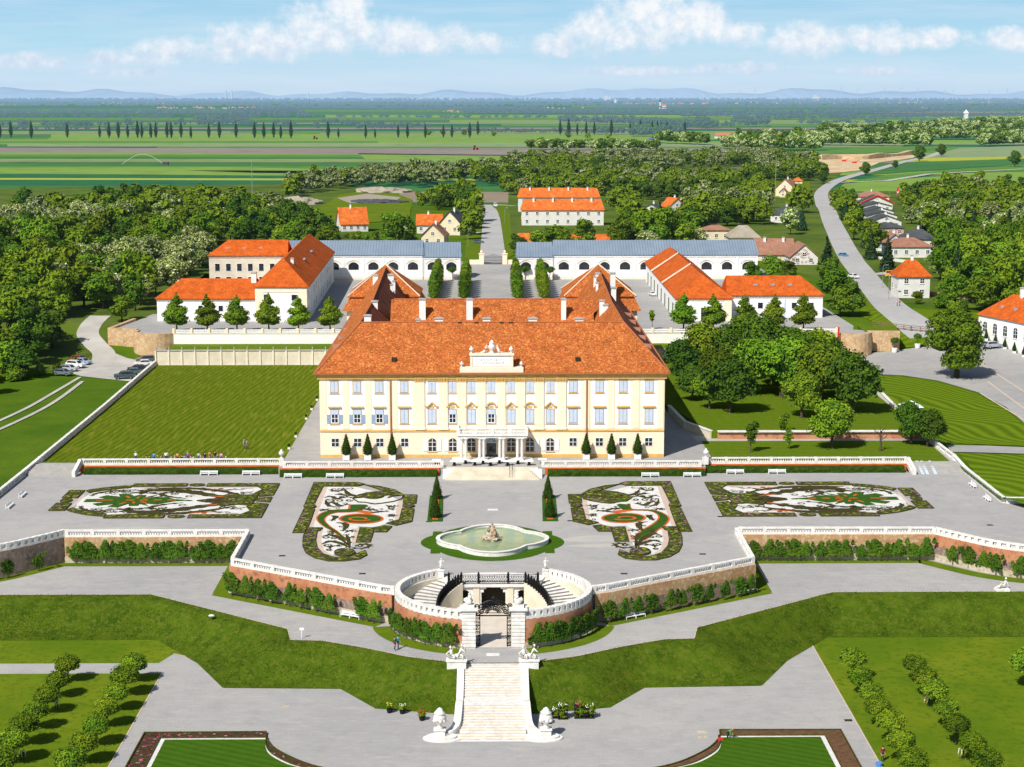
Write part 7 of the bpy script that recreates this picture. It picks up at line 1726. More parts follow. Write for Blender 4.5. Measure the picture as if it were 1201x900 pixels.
# --- remaining far woods as one mass each
def mass(name, pts, base, m, n_leaf=180, seed=0, label=None, zf=1.0):
    """pts: x, y, z, scale; base: blobs list -> one object"""
    me0 = leaf_mesh('m', base, n_leaf, 1.3, [m], seed=seed, core=.86, coresub=1); nv = len(me0.vertices); V = np.zeros(nv * 3); me0.vertices.foreach_get('co', V); V = V.reshape(-1, 3)
    polys = [tuple(p.vertices) for p in me0.polygons]; VV = []; FF = []; r = np.random.RandomState(seed)
    for i, (x, y, z, s_) in enumerate(pts):
        a = r.uniform(0, 6.28); ca, sa = math.cos(a), math.sin(a); W = V.copy(); X1 = W[:, 0] * ca - W[:, 1] * sa; Y1 = W[:, 0] * sa + W[:, 1] * ca
        VV.append(np.stack([X1 * s_ + x, Y1 * s_ + y, W[:, 2] * s_ * zf * r.uniform(.8, 1.15) + z], 1)); FF += [tuple(q + i * nv for q in p) for p in polys]
    me = bpy.data.meshes.new(name); me.from_pydata(np.vstack(VV).tolist(), [], FF); me.materials.append(MATS[m]); o = mesh_obj(name, me); o['kind'] = 'stuff'
    if label: o['label'] = label; o['category'] = 'wood'
    return o
rb = random.Random(5)
for kk, mm in (('broad', 'leaf'), ('dark', 'leaf_dark'), ('acacia', 'acacia_leaf')):
    pts = [(x, y, HT(x, y), s_) for x, y, k2, s_, _ in far_pts if k2 == kk]
    if pts: mass('wood', pts, crown_blobs(rb, 3.0, 9.8, 5.0, 9), mm, 420, 3, {'broad': 'mid-green treetops of the farther woods', 'dark': 'dark treetops of the farther woods', 'acacia': 'cream-blossomed treetops of the farther ridge'}[kk])
# hedgerows and woods out on the plain (picture rows -> places on the ground)
def band(px0, px1, py0, py1, n, s0, s1, seed):
    r = random.Random(seed); out = []
    for _ in range(n):
        px = r.uniform(px0, px1); t = (px - px0) / max(1, px1 - px0); py = py0 + (py1 - py0) * t + r.uniform(-.35, .35); x, y = G(px, py, 0); out.append((x, y, 0, r.uniform(s0, s1)))
    return out
FB = crown_blobs(rb, 3.0, 9.0, 5.5, 6)
pl = []
for a in ((0, 110, 149, 150, 45, .9, 1.5), (0, 200, 153, 153.5, 40, .6, 1.0), (110, 300, 148.5, 148, 40, .8, 1.4), (205, 300, 146, 146, 24, 1, 1.9), (150, 152, 149, 149, 2, 1.6, 2.0), (230, 268, 144, 144, 30, 1.2, 2.0), (270, 360, 139, 138, 40, 1.2, 2.0), (268, 354, 148, 149, 14, 1, 1.6), (415, 520, 152, 151, 30, .8, 1.2),
          (520, 700, 155.5, 157, 90, .5, .9), (700, 760, 158, 158, 40, .8, 1.5), (740, 800, 160, 160, 60, 1, 1.8), (657, 830, 144, 150, 140, 1.2, 2.0), (800, 900, 152, 148, 40, 1.2, 1.8), (380, 480, 146, 150, 40, .9, 1.4), (370, 378, 152, 152, 3, 1, 1.8)): pl += band(*a, seed=len(pl))
mass('hedgerow', pl, FB, 'far_leaf', 60, 7, 'dark hedgerows and copses between the fields of the plain')
pl = []
for a in ((0, 300, 134, 134, 260, 2.0, 3.2), (300, 640, 128, 130, 420, 2.5, 4.0), (540, 860, 133, 135, 380, 2.4, 3.8), (0, 200, 138.5, 139, 50, 1.5, 2.2), (270, 350, 134, 133, 120, 2.8, 4.2), (180, 640, 138, 139, 80, 1.5, 2.3), (800, 1201, 138, 130, 350, 2.4, 3.8), (860, 1201, 141, 137, 200, 1.8, 3.0), (0, 1201, 125, 125, 500, 2.6, 4), (0, 1201, 121.8, 121.8, 500, 3.2, 5), (0, 1201, 119, 119, 600, 4, 6), (0, 600, 117.3, 117.3, 300, 5, 7), (600, 1201, 117.0, 117.3, 300, 5, 7), (930, 1201, 146, 144, 80, 1.4, 2.2), (700, 1201, 128, 128, 260, 2.5, 4.5)): pl += band(*a, seed=len(pl))
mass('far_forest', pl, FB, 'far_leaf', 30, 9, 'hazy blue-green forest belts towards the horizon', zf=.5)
pl = []
for a in ((770, 830, 168, 170, 60, 1, 1.6), (850, 960, 175, 177, 240, 1.1, 1.7), (930, 1090, 170, 172, 260, 1.0, 1.7), (1060, 1201, 164, 164, 260, 1.0, 1.6), (960, 1201, 158, 155, 200, 1.2, 1.9), (1150, 1201, 172, 170, 60, 1, 1.5), (620, 770, 176, 177, 130, .9, 1.3), (860, 1090, 164, 160, 60, 1, 1.5), (1100, 1201, 150, 148, 90, 1.2, 2)): pl += band(*a, seed=len(pl))
mass('ridge_forest', [p for i, p in enumerate(pl) if i % 5 < 3], FB, 'leaf', 160, 10, 'green woodland covering the low ridge at right')
mass('ridge_forest', [p for i, p in enumerate(pl) if i % 5 >= 3], FB, 'acacia_leaf', 160, 12, 'blossoming acacia woodland on the low ridge at right')
# lone trees in the fields by the east road and on the plain
me = WM['dark'][0]
for i, (px, py, s_, lb) in enumerate(((1078, 190, 1.35, 'large round tree standing where the east road bends over the fields'), (1104, 184, 1.1, 'round dark tree at the far end of the east road'), (1015, 206, .9, 'small tree between sand pit and east road'), (1050, 198, .6, 'little bushy tree on the verge by the sand pit'), (965, 216, .8, 'tree at the outer bend of the east road'), (1190, 196, 1.2, 'grey-green tree at the right edge of the fields'), (29, 247, 1.0, 'dark tree sticking out of the wood edge at far left'))):
    X_, Y_ = GP((px, py))[0]; o = mesh_obj('field_tree', me); o.location = (X_, Y_, HT(X_, Y_)); o.scale = (s_, s_, s_); tag(o, lb, 'tree')
for i, (px, py) in enumerate(((503, 159), (519, 158.5), (545, 159), (579, 160), (666, 162), (690, 162.5), (713, 163))):
    x, y = G(px, py, 0); o = mesh_obj('roadside_tree', WM['bush'][i % 3]); o.location = (x, y, 0); o.scale = (2.6, 2.6, 2.6); tag(o, 'small round roadside tree out on the plain', 'tree', 'small round trees along the field road')
# --- poplar row
pop = leaf_mesh('poplar_tree', [(0, 0, 2.5 + i * 2.3, [1.2, 1.9, 2.3, 2.4, 2.3, 2.0, 1.6, 1.1, .6][i], 1.9) for i in range(9)], 420, .9, ['poplar_leaf', 'bark'], trunk_fn(6, .3, 0), seed=4)
PX = [0, 13, 37, 79, 117, 128, 139, 150, 161.5, 166.5, 177, 183, 196, 201, 212.5, 224, 245, 257.5, 277, 298.5, 309.5, 321, 329.5, 341.5, 385, 397, 429, 440, 467, 478, 499, 520, 530, 551, 560.5, 657, 667, 677, 687.5, 697, 717, 739, 743, 751, 765, 771, 775, 782, 792, 803]
for i, px in enumerate(PX):
    r = random.Random(i); x, y = G(px, 162.5 + (px > 600) * 0 - (px > 560) * 3.5 + (r.random() - .5), 0); o = mesh_obj('poplar_tree', pop); o.location = (x, y, 0); s_ = r.uniform(.85, 1.2) * (1 if px not in (397, 440, 534) else .6); o.scale = (s_, s_, s_); o.rotation_euler = (0, 0, r.uniform(0, 6)); tag(o, 'slim dark Lombardy poplar in the long row across the plain', 'poplar', 'poplars in a row across the plain')
# --- conical lime trees along the court wall
def lime(seed):
    r = random.Random(seed); bl = []
    for i in range(9):
        t = i / 8; R_ = 2.35 * (1 - t) ** .75 * (.72 + .5 * min(1, t * 5)) + .25; z = 2.0 + 5.2 * t
        for j in range(4 if t < .6 else 2): a = r.uniform(0, 6.28); bl.append((R_ * .45 * math.cos(a), R_ * .45 * math.sin(a), z + r.uniform(-.2, .2), R_ * .62, .62))
    return bl
lm = tree_proto('lime_tree', 'lime', 'tree', lime(1), 6200, .27, 'leaf', 3.2, .16, 5, .6, .86)
LPX = [(210, 'leftmost'), (245, 'second from left'), (280, 'third from left'), (317, 'fourth from left'), (351, 'fifth from left'), (388, 'last before the palace roof')]
for px, lb in LPX: x = (px - 577) / F * 418 * 1.005; place(lm, (x, 414.6, CT), px, 1.2 + .07 * math.sin(px), 'cone-shaped lime tree along the left court wall, ' + lb)
for px, lb, s_ in ((801, 'nearest the palace', 1.0), (835, 'second from the palace', .98), (872, 'third from the palace', .95), (907, 'second from the right end', .95), (941, 'at the right end', .98)): x = (px - 577) / F * 418 * 1.005; place(lm, (x, 414.6, CT), px, s_ * 1.22, 'cone-shaped lime tree along the right court wall, ' + lb)
yt = tree_proto('young_tree', 'slender young tree on the court beside the palace right wing', 'tree', crown_blobs(random.Random(3), 2.2, 4.6, 1.1, 6), 700, .22, 'leaf_light', 2.6, .07, 6, .5, .6)
place(yt, (39.6, 418, CT), 0, 1)
# --- clipped hornbeam columns on the approach
hb = empty('hornbeam_column', (0, 0, 0), 'hornbeam', 'hornbeam'); mesh_obj('crown', leaf_mesh('crown', [(0, 0, .9 + i * .8, 1.35 if i < 6 else .95, .85) for i in range(8)], 3200, .26, ['leaf'], seed=8, core=.92), hb)
b = MB(); b.tube([(0, 0, -.1), (0, 0, 1.5)], [.14, .1]); b.build('trunk', 'bark', hb)
rows = ((-16.6, 'outer left'), (-8.0, 'inner left'), (7.3, 'inner right'), (14.9, 'outer right'))
for x, nm in rows:
    for k_ in range(9): place(hb, (x + (.0), 484 + k_ * 5.4, CT), k_ * 1.3, 1, 'tall clipped hornbeam column in the %s row of the court avenue' % nm, 'hornbeam columns, %s row' % nm)
for i, (px, py) in enumerate(((505, 316), (531, 318), (616, 317), (645, 318))):
    pt_ = tree_proto('potted_tree', ['small round-headed tree before the left stable end, outer one', 'small round-headed tree before the left stable end, inner one', 'small round-headed tree before the right stable end, inner one', 'small round-headed tree before the right stable end, outer one'][i], 'tree', crown_blobs(random.Random(3), 2.6, 3.8, 1.7, 7), 700, .26, 'leaf_dark', 3.0, .1, 6, .7, .6) if i == 0 else pt_
    X_, Y_ = G(px, py + 11, CT); place(pt_, (X_, Y_, CT), i, 1, ['small round-headed tree before the left stable end, outer one', 'small round-headed tree before the left stable end, inner one', 'small round-headed tree before the right stable end, inner one', 'small round-headed tree before the right stable end, outer one'][i])
# --- topiary cones in white boxes by the facade
tcn = empty('topiary', (0, 0, 0), 'cone', 'topiary'); b = MB(); b.box(-.55, .55, -.5, .5, .05, .95)
for sx_ in (-1, 1):
    for sy_ in (-1, 1): b.box(sx_ * .5 - .07, sx_ * .5 + .07, sy_ * .46 - .07, sy_ * .46 + .07, 0, 1.08)
b.build('planter_box', 'white_paint', tcn)
mesh_obj('cone_shrub', leaf_mesh('cone_shrub', [(0, 0, 1.2 + i * .38, [.72, .80, .76, .68, .58, .48, .38, .28, .18][i], .34) for i in range(9)], 3000, .11, ['topiary_leaf'], seed=3, core=.97), tcn)
for px, lb in ((408.5, 'leftmost'), (433.5, 'second from left'), (462, 'third from left'), (688, 'third from right'), (717.5, 'second from right'), (748, 'rightmost')):
    place(tcn, (FX(px), 290.2, 0.003), 0, 1, 'pointed yew cone in a white box before the palace, ' + lb)
# cones on the terrace strips
yc = empty('yew_cone', (0, 0, 0), 'cone', 'topiary'); mesh_obj('cone_shrub', leaf_mesh('cone_shrub', [(0, 0, .35 + i * .42, [.95, .98, .92, .82, .71, .6, .49, .38, .27, .17][i], .4) for i in range(10)], 3600, .13, ['topiary_leaf'], seed=5, core=.97), yc)
b = MB(); b.tube([(0, 0, -.1), (0, 0, 1.2)], .08); b.build('trunk', 'bark', yc)
for s, nm in ((-1, 'left'), (1, 'right')):
    for k_, (dy, lb) in enumerate(((253.6, 'front cone'), (266.0, 'back cone'))): place(yc, (s * (8.75 + .01 * (dy - 253)), dy, T + .16), 0, (.78, .78, .92) if k_ == 0 else (.74, .74, .88), 'dark pointed yew cone on the %s green strip, %s' % (nm, lb))
# --- pleached ball trees of the lower lawns
def ball(seed): r = random.Random(seed); return [(0, 0, 2.75, 1.45, 1.12)] + [(.85 * math.cos(a) * r.uniform(.8, 1.1), .85 * math.sin(a) * r.uniform(.8, 1.1), 2.75 + r.uniform(-.35, .45), .80, .70) for a in fr(0, 6.28, 8)]
bt = tree_proto('ball_tree', 'ball', 'tree', ball(2), 6500, .19, 'leaf', 2.2, .11, 7, .5, .9)
# crown centres in picture rows -> trunk feet on the lawn
def feet(px, py): x, y = G(px, py, LW + 2.75); return x, y
ordn = ['farthest', 'second', 'third', 'fourth', 'fifth', 'sixth', 'seventh', 'eighth', 'ninth']
for pts, nm in (([(79, 775), (68, 793), (54.5, 811), (42, 829), (28, 847), (15, 867), (3, 888)], 'outer left row'), ([(157, 775), (146, 791), (136, 808), (124.5, 826), (112, 847), (97.5, 868), (83, 890)], 'inner left row'),
                ([(1001, 772), (1009, 790), (1022, 808), (1030, 826), (1045, 845), (1056, 867), (1070, 890)], 'inner right row'), ([(1073, 774), (1084, 791), (1096, 806), (1110, 826), (1122, 846), (1141, 867), (1157, 890)], 'outer right row')):
    for k_, p in enumerate(pts):
        x, y = feet(*p); place(bt, (x, y, LW), k_ * 1.7 + p[0], .88 + .07 * math.sin(p[0]), 'round-headed clipped tree in the %s, %s from the bank' % (nm, 'nearest' if k_ == 0 else ordn[k_]))
x, y = feet(1198, 783); place(bt, (x + .8, y, LW), 1, 1.2, 'clipped tree cut by the right edge of the picture')
# --- orchard and terrace trees
gt_ = tree_proto('orchard_tree', 'old tree', 'tree', crown_blobs(random.Random(21), 3.2, 8.2, 4.6, 20, top=.6, bot=.8), 7800, .36, 'leaf', 4.2, .28, 9, 2.6, .72)
gt2 = tree_proto('orchard_tree', 'old tree', 'tree', crown_blobs(random.Random(27), 2.6, 7.4, 4.0, 18, top=.6, bot=.7), 7000, .34, 'leaf_dark', 3.6, .25, 10, 2.2, .72)
OT = [(800, 452, 1, .95, 'beside the right wing of the palace, nearest the wall'), (826, 440, 0, 1.0, 'second from the palace in the back row'), (812, 470, 1, .75, 'small one nearest the palace in the front row'), (858, 446, 1, 1.05, 'third from the palace in the back row'), (893, 438, 0, 1.1, 'tallest, rising over the court wall'), (928, 440, 1, 1.0, 'in the back row near the round bastion'), (956, 446, 0, .95, 'last in the back row towards the bastion'),
      (856, 484, 1, 1.05, 'broad one in the front row left of the gap'), (884, 462, 0, 1.0, 'in the middle of the dense clump'), (916, 466, 0, 1.05, 'right of the middle of the clump'), (1000, 484, 1, 1.15, 'big dark one by the low white wall'), (962, 470, 0, 1.0, 'between the clump and the low white wall'), (940, 490, 0, .8, 'lighter one in front of the clump'), (990, 464, 1, .95, 'behind the big one by the low white wall'),
      (842, 462, 0, .9, 'squeezed between the first back-row trees'), (870, 432, 0, 1.0, 'rising close to the court wall, left of the tallest'), (905, 450, 1, 1.0, 'shaded in the heart of the clump'), (944, 458, 0, 1.05, 'bushy right-hand one of the clump'), (972, 440, 1, .9, 'below the round bastion'), (832, 480, 0, .7, 'low one at the front left edge')]
for i, (px, py, k_, s_, lb) in enumerate(OT):
    X_, Y_ = G(px, py, OZ); X_ = min(X_, 75.5); X_ = max(X_, 38.5); place([gt_, gt2][k_], (X_, Y_, OZ), i * 1.9, s_ * (1.22 if s_ > .9 else 1.1), 'leafy orchard tree, ' + lb)
st_ = tree_proto('sapling', 'thin young fruit tree on the lower orchard lawn', 'tree', crown_blobs(random.Random(31), 1.6, 5.2, 1.7, 9, top=.5), 900, .26, 'leaf', 3.2, .09, 11, .9, .45)
for px, py, s_, lb in ((880, 531, 1.05, 'tallest of three, leftmost'), (918, 514, .85, 'middle of three'), (926, 527, .7, 'smallest, right of the other two')): X_, Y_ = G(px, py, 0); place(st_, (X_, Y_, 0), px, s_, 'thin young fruit tree on the lower orchard lawn, ' + lb)
X_, Y_ = G(976, 526, 0); place(gt_, (X_, Y_, 0), 2.2, .93, 'dense green tree standing alone on the lower orchard lawn')
for px, py, s_, lb in ((1068, 521, .92, 'left of two trees in the corner by the boundary balustrade'), (1088, 524, .80, 'right of two trees in the corner by the boundary balustrade')): X_, Y_ = G(px, py, 0); place(gt2, (X_, Y_, 0), px, s_, 'compact green tree, ' + lb)
# bare tree
bt2 = empty('bare_tree', (*G(1032, 529, 0), 0), 'small leafless dark tree on the lower orchard lawn', 'tree'); x, y = G(1032, 529, 0); b = MB(); b.tube([(x, y, 0), (x + .1, y, 1.2), (x, y, 2.4), (x + .2, y, 3.6)], [.28, .2, .15, .08], 7); b.build('trunk', 'bark', bt2)
for i in range(7): b = MB(); a = i * .9; z = 1.9 + i * .26; b.tube([(x + .05, y, z), (x + math.cos(a) * 1.0, y + math.sin(a) * .6, z + .7), (x + math.cos(a) * 1.5, y + math.sin(a) * .9, z + 1.6)], [.09, .06, .02], 5); b.build('branch', 'bark', bt2)
# big plane tree on the plaza
pt_ = tree_proto('plane_tree', 'very large spreading tree alone on the gravel plaza at right', 'tree', crown_blobs(random.Random(41), 3.0, 12.0, 6.1, 26, top=.62, bot=.72), 12000, .42, 'leaf', 5.0, .5, 12, 3.2, .74); X_, Y_ = GP((1122, 443))[0]; place(pt_, (X_, Y_, HT(X_, Y_)), .6, 1.12)
# specimen trees at right and along the walls
for px, py, mk, s_, lb in ((1000, 372, 'dark', .85, 'round dark tree at the corner of the right farmyard'), (985, 371, 'broad', .8, 'full green tree beside the end wall of the right farmyard'), (972, 340, 'dark', .8, 'dark tree behind the orange farmyard wing'), (904, 328, 'broad', .72, 'bulky green tree before the rusty farmhouse'), (924, 332, 'broad', .55, 'green tree between farmyard roof and gabled house'), (882, 334, 'dark', .6, 'dark green tree right of the stable end'),
                           (1018, 292, 'spruce', 1.0, 'spruce on the corner opposite the terraced row'), (970, 318, 'spruce', 1.0, 'blue spruce beside the white gabled house'), (1075, 357, 'broad', .35, 'little tree before the white tower house'), (1105, 362, 'broad', .42, 'small tree on the lawn right of the tower house'), (1130, 372, 'dark', .4, 'shrubby tree at the path below the tower house'), (1172, 350, 'acacia', .8, 'blossoming tree behind the orangery'), (1165, 300, 'acacia', 1.0, 'pale blossoming tree in the right-hand wood'), (1140, 345, 'dark', .9, 'dark tree above the little path at right')):
    X_, Y_ = GP((px, py))[0]; o = mesh_obj({'spruce': 'spruce_tree', 'acacia': 'acacia_tree'}.get(mk, 'garden_tree'), WM[mk][int(px) % 3]); o.location = (X_, Y_, HT(X_, Y_)); o.scale = (s_, s_, s_); o.rotation_euler = (0, 0, px); tag(o, lb, 'tree')
for i in range(46):                                         # shrubs round the edges of woods and gardens
    r = random.Random(i * 3 + 1); sg = [((10, 448), (92, 430)), ((124, 404), (128, 372)), ((1000, 300), (1040, 350)), ((600, 300), (720, 300)), ((400, 278), (480, 284)), ((1095, 360), (1150, 372)), ((960, 232), (985, 275))][i % 7]
    t = r.random(); px = sg[0][0] + (sg[1][0] - sg[0][0]) * t; py = sg[0][1] + (sg[1][1] - sg[0][1]) * t + r.uniform(-2, 2); X_, Y_ = GP((px, py))[0]
    if near_road(X_, Y_, 8.5): continue
    o = mesh_obj('shrub', WM['bush'][i % 3]); s_ = r.uniform(.6, 1.1); o.location = (X_, Y_, HT(X_, Y_)); o.scale = (s_, s_, s_); o.rotation_euler = (0, 0, r.uniform(0, 6)); nm = ['at the foot of the left wood', 'beside the gravel drive', 'along the east road verge', 'behind the right stable roof', 'by the white villa', 'by the path below the tower house', 'at the bend of the east road'][i % 7]; tag(o, 'bushy green shrub ' + nm, 'shrub', 'shrubs ' + nm)
# --- espalier fruit trees on the terrace walls
def esp(seed):
    r = random.Random(seed); bl = []
    for i in range(5): z = .9 + i * .46; wd_ = [1.0, 1.1, .8, .5, .15][i] * r.uniform(.8, 1.2); bl += [(-wd_ * .6, .0, z + r.uniform(-.1, .2), .34, .26), (wd_ * .6, 0, z + r.uniform(-.1, .2), .34, .26), (0, 0, z + .1, .3, .36)]
    for i in range(4): bl.append((r.uniform(-1.2, 1.2), -.1, r.uniform(.9, 2.9), .22, .62))
    t = empty('espalier_tree', (0, 0, 0), 'espalier', 'fruit tree'); me = leaf_mesh('crown', bl, 800, .24, ['leaf_dark'], seed=seed, core=.42, coresub=1, elong=2.6)
    for v in me.vertices: v.co.y *= .55
    mesh_obj('crown', me, t); b = MB(); b.tube([(0, 0, -.05), (0, 0, 1.2), (0, 0, 2.6)], [.07, .05, .02], 5)
    for i in range(4): b.tube([(-.9 + .15 * i, 0, 1.0 + i * .45), (0, 0, .8 + i * .45), (.9 - .15 * i, 0, 1.0 + i * .45)], .025, 4)
    b.build('trunk', 'bark', t); return t
eps = [esp(i) for i in (1, 2, 3)]
def esp_row(a, b_, n, nm, s0=1, skip=()):
    d = Vector((b_[0] - a[0], b_[1] - a[1]))
    for k_ in range(n):
        if k_ in skip: continue
        t = (k_ + .5) / n; r = random.Random(k_ + n); place(eps[(k_ * 7 + n) % 3], (a[0] + d.x * t + r.uniform(-.3, .3), a[1] + d.y * t, LP + .01), math.atan2(d.y, d.x) + r.uniform(-.1, .1), s0 * r.uniform(.82, 1.12), 'bushy espalier fruit tree against the brick wall ' + nm, 'espalier trees ' + nm)
esp_row((-61.5, 242.0), (-37.0, 242.0), 13, 'below the left long parterre', 1.0)
esp_row((37.5, 242.2), (64.5, 242.0), 14, 'below the right long parterre', .95)
esp_row((-36.6, 225.9), (-14.2, 212.2), 11, 'slanting left of the round court', .95, skip=(8,))
esp_row((14.2, 212.2), (36.6, 225.9), 11, 'slanting right of the round court', .85)
esp_row((66.4, 240.8), (72.6, 233.6), 4, 'on the curved wall at right', .95); esp_row((73.5, 232.8), (92, 229.8), 7, 'on the curved wall at right', 1.0)
esp_row((-71.5, 232.0), (-64.2, 239.2), 4, 'on the curved wall at left', .8, skip=(2,))
for s, nm in ((-1, 'left'), (1, 'right')):
    for k_ in range(8):
        a = -P / 2 + s * (.42 + k_ * .13); x, y = RC[0] + (RX + 1.15) * math.cos(a), RC[1] + (RY + 1.05) * math.sin(a); place(eps[k_ % 3], (x, y, LP + .02), a + P / 2, (.98 - .02 * k_) * (1 + .05 * math.sin(k_ * 3)), 'bushy espalier tree round the foot of the %s half of the round court wall' % nm, 'espalier trees round the %s half of the court wall' % nm)
# --- potted orange trees round the fort lawn, cones before the orangery
ct_ = empty('citrus_tree', (0, 0, 0), 'citrus', 'potted tree'); b = MB(); b.lathe((0, 0, 0), [(.5, 0), (.62, .8), (.66, .9), (.6, .92)], 12); b.build('pot', 'white_paint', ct_); b = MB(); b.tube([(0, 0, .8), (0, 0, 2.2)], .05, 5); b.build('trunk', 'bark', ct_); mesh_obj('crown', leaf_mesh('crown', [(0, 0, 2.4, .75, .65), (.3, .1, 2.6, .5, .45), (-.3, 0, 2.3, .5, .45)], 900, .17, ['leaf_dark'], seed=4, core=.7), ct_)
for px, py, lb in ((1014, 417, 'leftmost of four at the plaza edge'), (1049, 414, 'second from left of four at the plaza edge'), (1076, 409, 'third from left at the plaza edge'), (1090, 405, 'next to the fence at the plaza edge')): X_, Y_ = GP((px, py))[0]; place(ct_, (X_, Y_, HT(X_, Y_) + .12), px, 1.15, 'potted round-headed tree in a white tub, ' + lb)
for i in range(8): p = a_ + u_ * (2.0 + i * 3.9) - n_ * 1.6; place(tcn, (p.x, p.y, HT(p.x, p.y) + .12), 0, .62, 'small green cone in a white tub before the orangery', 'cones before the orangery')
# vine ring of flowers: potted plants for planting at the foot of the stair
def crate(px, py, h, fl, label, n=5):
    x, y = G(px, py, LW); t = empty('plant_trolley', (x, y, LW), label, 'plant trolley'); b = MB()
    for k_ in range(int(h / .5) + 1): b.box(x - .55, x + .55, y - .4, y + .4, LW + .06 + k_ * .5, LW + .12 + k_ * .5)
    for sx_ in (-1, 1):
        for sy_ in (-1, 1): b.box(x + sx_ * .52 - .03, x + sx_ * .52 + .03, y + sy_ * .37 - .03, y + sy_ * .37 + .03, LW, LW + h + .15)
    b.build('rack', 'black_plastic', t)
    bl = [(x + random.uniform(-.4, .4) - x, random.uniform(-.3, .3), .3 + h * j / 7, .34, .22) for j in range(8)]
    me = leaf_mesh('foliage', bl, 500, .13, ['leaf_light'], seed=int(px), core=.7, coresub=1); o = mesh_obj('foliage', me, t); b = MB(); r = random.Random(int(px))
    for j in range(26): a, c2 = r.uniform(-.5, .5), r.uniform(-.4, .4); z = LW + h + r.uniform(.0, .35); b.blob((x + a, y + c2, z), .07, 1, .1, j)
    b.build('blossom', fl, t); return t
crate(652, 842, .9, 'flower_white', 'low trolley of white potted flowers left of the other trolleys'); crate(660, 843, 1.5, 'flower_white', 'tall plant trolley with white flowers, second from the stair'); crate(679, 842, 1.6, 'flower_pink', 'tall plant trolley topped with bright pink flowers'); crate(691, 842, 1.3, 'flower_white', 'plant trolley farthest from the garden stair')
crate(641, 848, .5, 'flower_red', 'low crate with red blossoms right behind the stair foot')
def bucket(px, py, k_, fl, label):
    x, y = G(px, py, LW); t = empty('flower_bucket', (x, y, LW), label, 'flower bucket'); b = MB(); b.lathe((x, y, LW), [(.28, 0), (.4, .5), (.42, .55)], 12); b.build('bucket', 'black_plastic', t); me = leaf_mesh('plant', [(0, 0, .75, .4, .3)], 160, .14, ['leaf_light'], seed=k_, core=.7, coresub=1); mesh_obj('plant', me, t); b = MB(); r = random.Random(k_)
    for j in range(14): b.blob((x + r.uniform(-.35, .35), y + r.uniform(-.35, .35), LW + 1.0 + r.uniform(-.05, .15)), .07, 1, .1, j)
    b.build('blossom', fl, t)
bucket(457, 836, 1, 'flower_yellow', 'small bucket with yellow flowers at the bank foot'); bucket(472, 837, 2, 'flower_white', 'dark tub of greenery between yellow and red flowers'); bucket(495, 845, 3, 'flower_red', 'black tub with red flowers left of the stair')

# --- rough grass on the banks and meadow edge
def tufts(name, quads, n, h, m, seed, label):
    r = np.random.RandomState(seed); V = []; 
    ar = np.array([abs((Vector(q[1]) - Vector(q[0])).cross(Vector(q[3]) - Vector(q[0])).length) for q in quads]); k = r.choice(len(quads), n, p=ar / ar.sum()); Q = np.array(quads)[k]; u = r.uniform(0, 1, (n, 1)); v = r.uniform(0, 1, (n, 1))
    p = (Q[:, 0] * (1 - u) + Q[:, 1] * u) * (1 - v) + (Q[:, 3] * (1 - u) + Q[:, 2] * u) * v; a = r.uniform(0, 6.28, n); w = h * r.uniform(.5, 1.1, n); hh = h * r.uniform(.4, 1.1, n)
    d = np.stack([np.cos(a) * w * .5, np.sin(a) * w * .5, np.zeros(n)], 1); lean = np.stack([r.uniform(-.5, .5, n) * h, r.uniform(-.5, .5, n) * h, hh], 1); q = np.stack([p - d * .6, p + d * .6, p + d + lean, p - d + lean], 1).reshape(-1, 3)
    me = bpy.data.meshes.new(name); me.from_pydata(q.tolist(), [], [(4 * i, 4 * i + 1, 4 * i + 2, 4 * i + 3) for i in range(n)]); me.materials.append(MATS[m]); o = mesh_obj(name, me); o['kind'] = 'stuff'; o['label'] = label; return o
qs = []
for TP, BT in ((TOPL, BOTL), (TOPR, BOTR)):
    for i in range(len(TP) - 1):
        for j in range(6):
            t0, t1 = j / 6, (j + 1) / 6
            def at_(k, t): q = Vector(TP[k]).lerp(Vector(BT[k]), t); tz = t - .10 * math.sin(2 * P * t); return (q.x, q.y, LP + (LW - LP) * tz)
            if max(abs(TP[i][0]), abs(TP[i + 1][0])) > 90: a_0 = 0
            q = [at_(i, t0), at_(i + 1, t0), at_(i + 1, t1), at_(i, t1)]
            if abs(TP[i][0]) > 90 or abs(TP[i + 1][0]) > 90: q = [(max(-85, min(85, c[0])), c[1], c[2]) for c in q]
            qs.append(q)
mat('bank_grass', (.034, .076, .004), (.082, .135, .008), .5, c3=(.16, .17, .02), scale2=2.2, rough=.9)
tufts('bank_grass', qs, 60000, .11, 'bank_grass', 2, 'rough uncut grass on the banks')

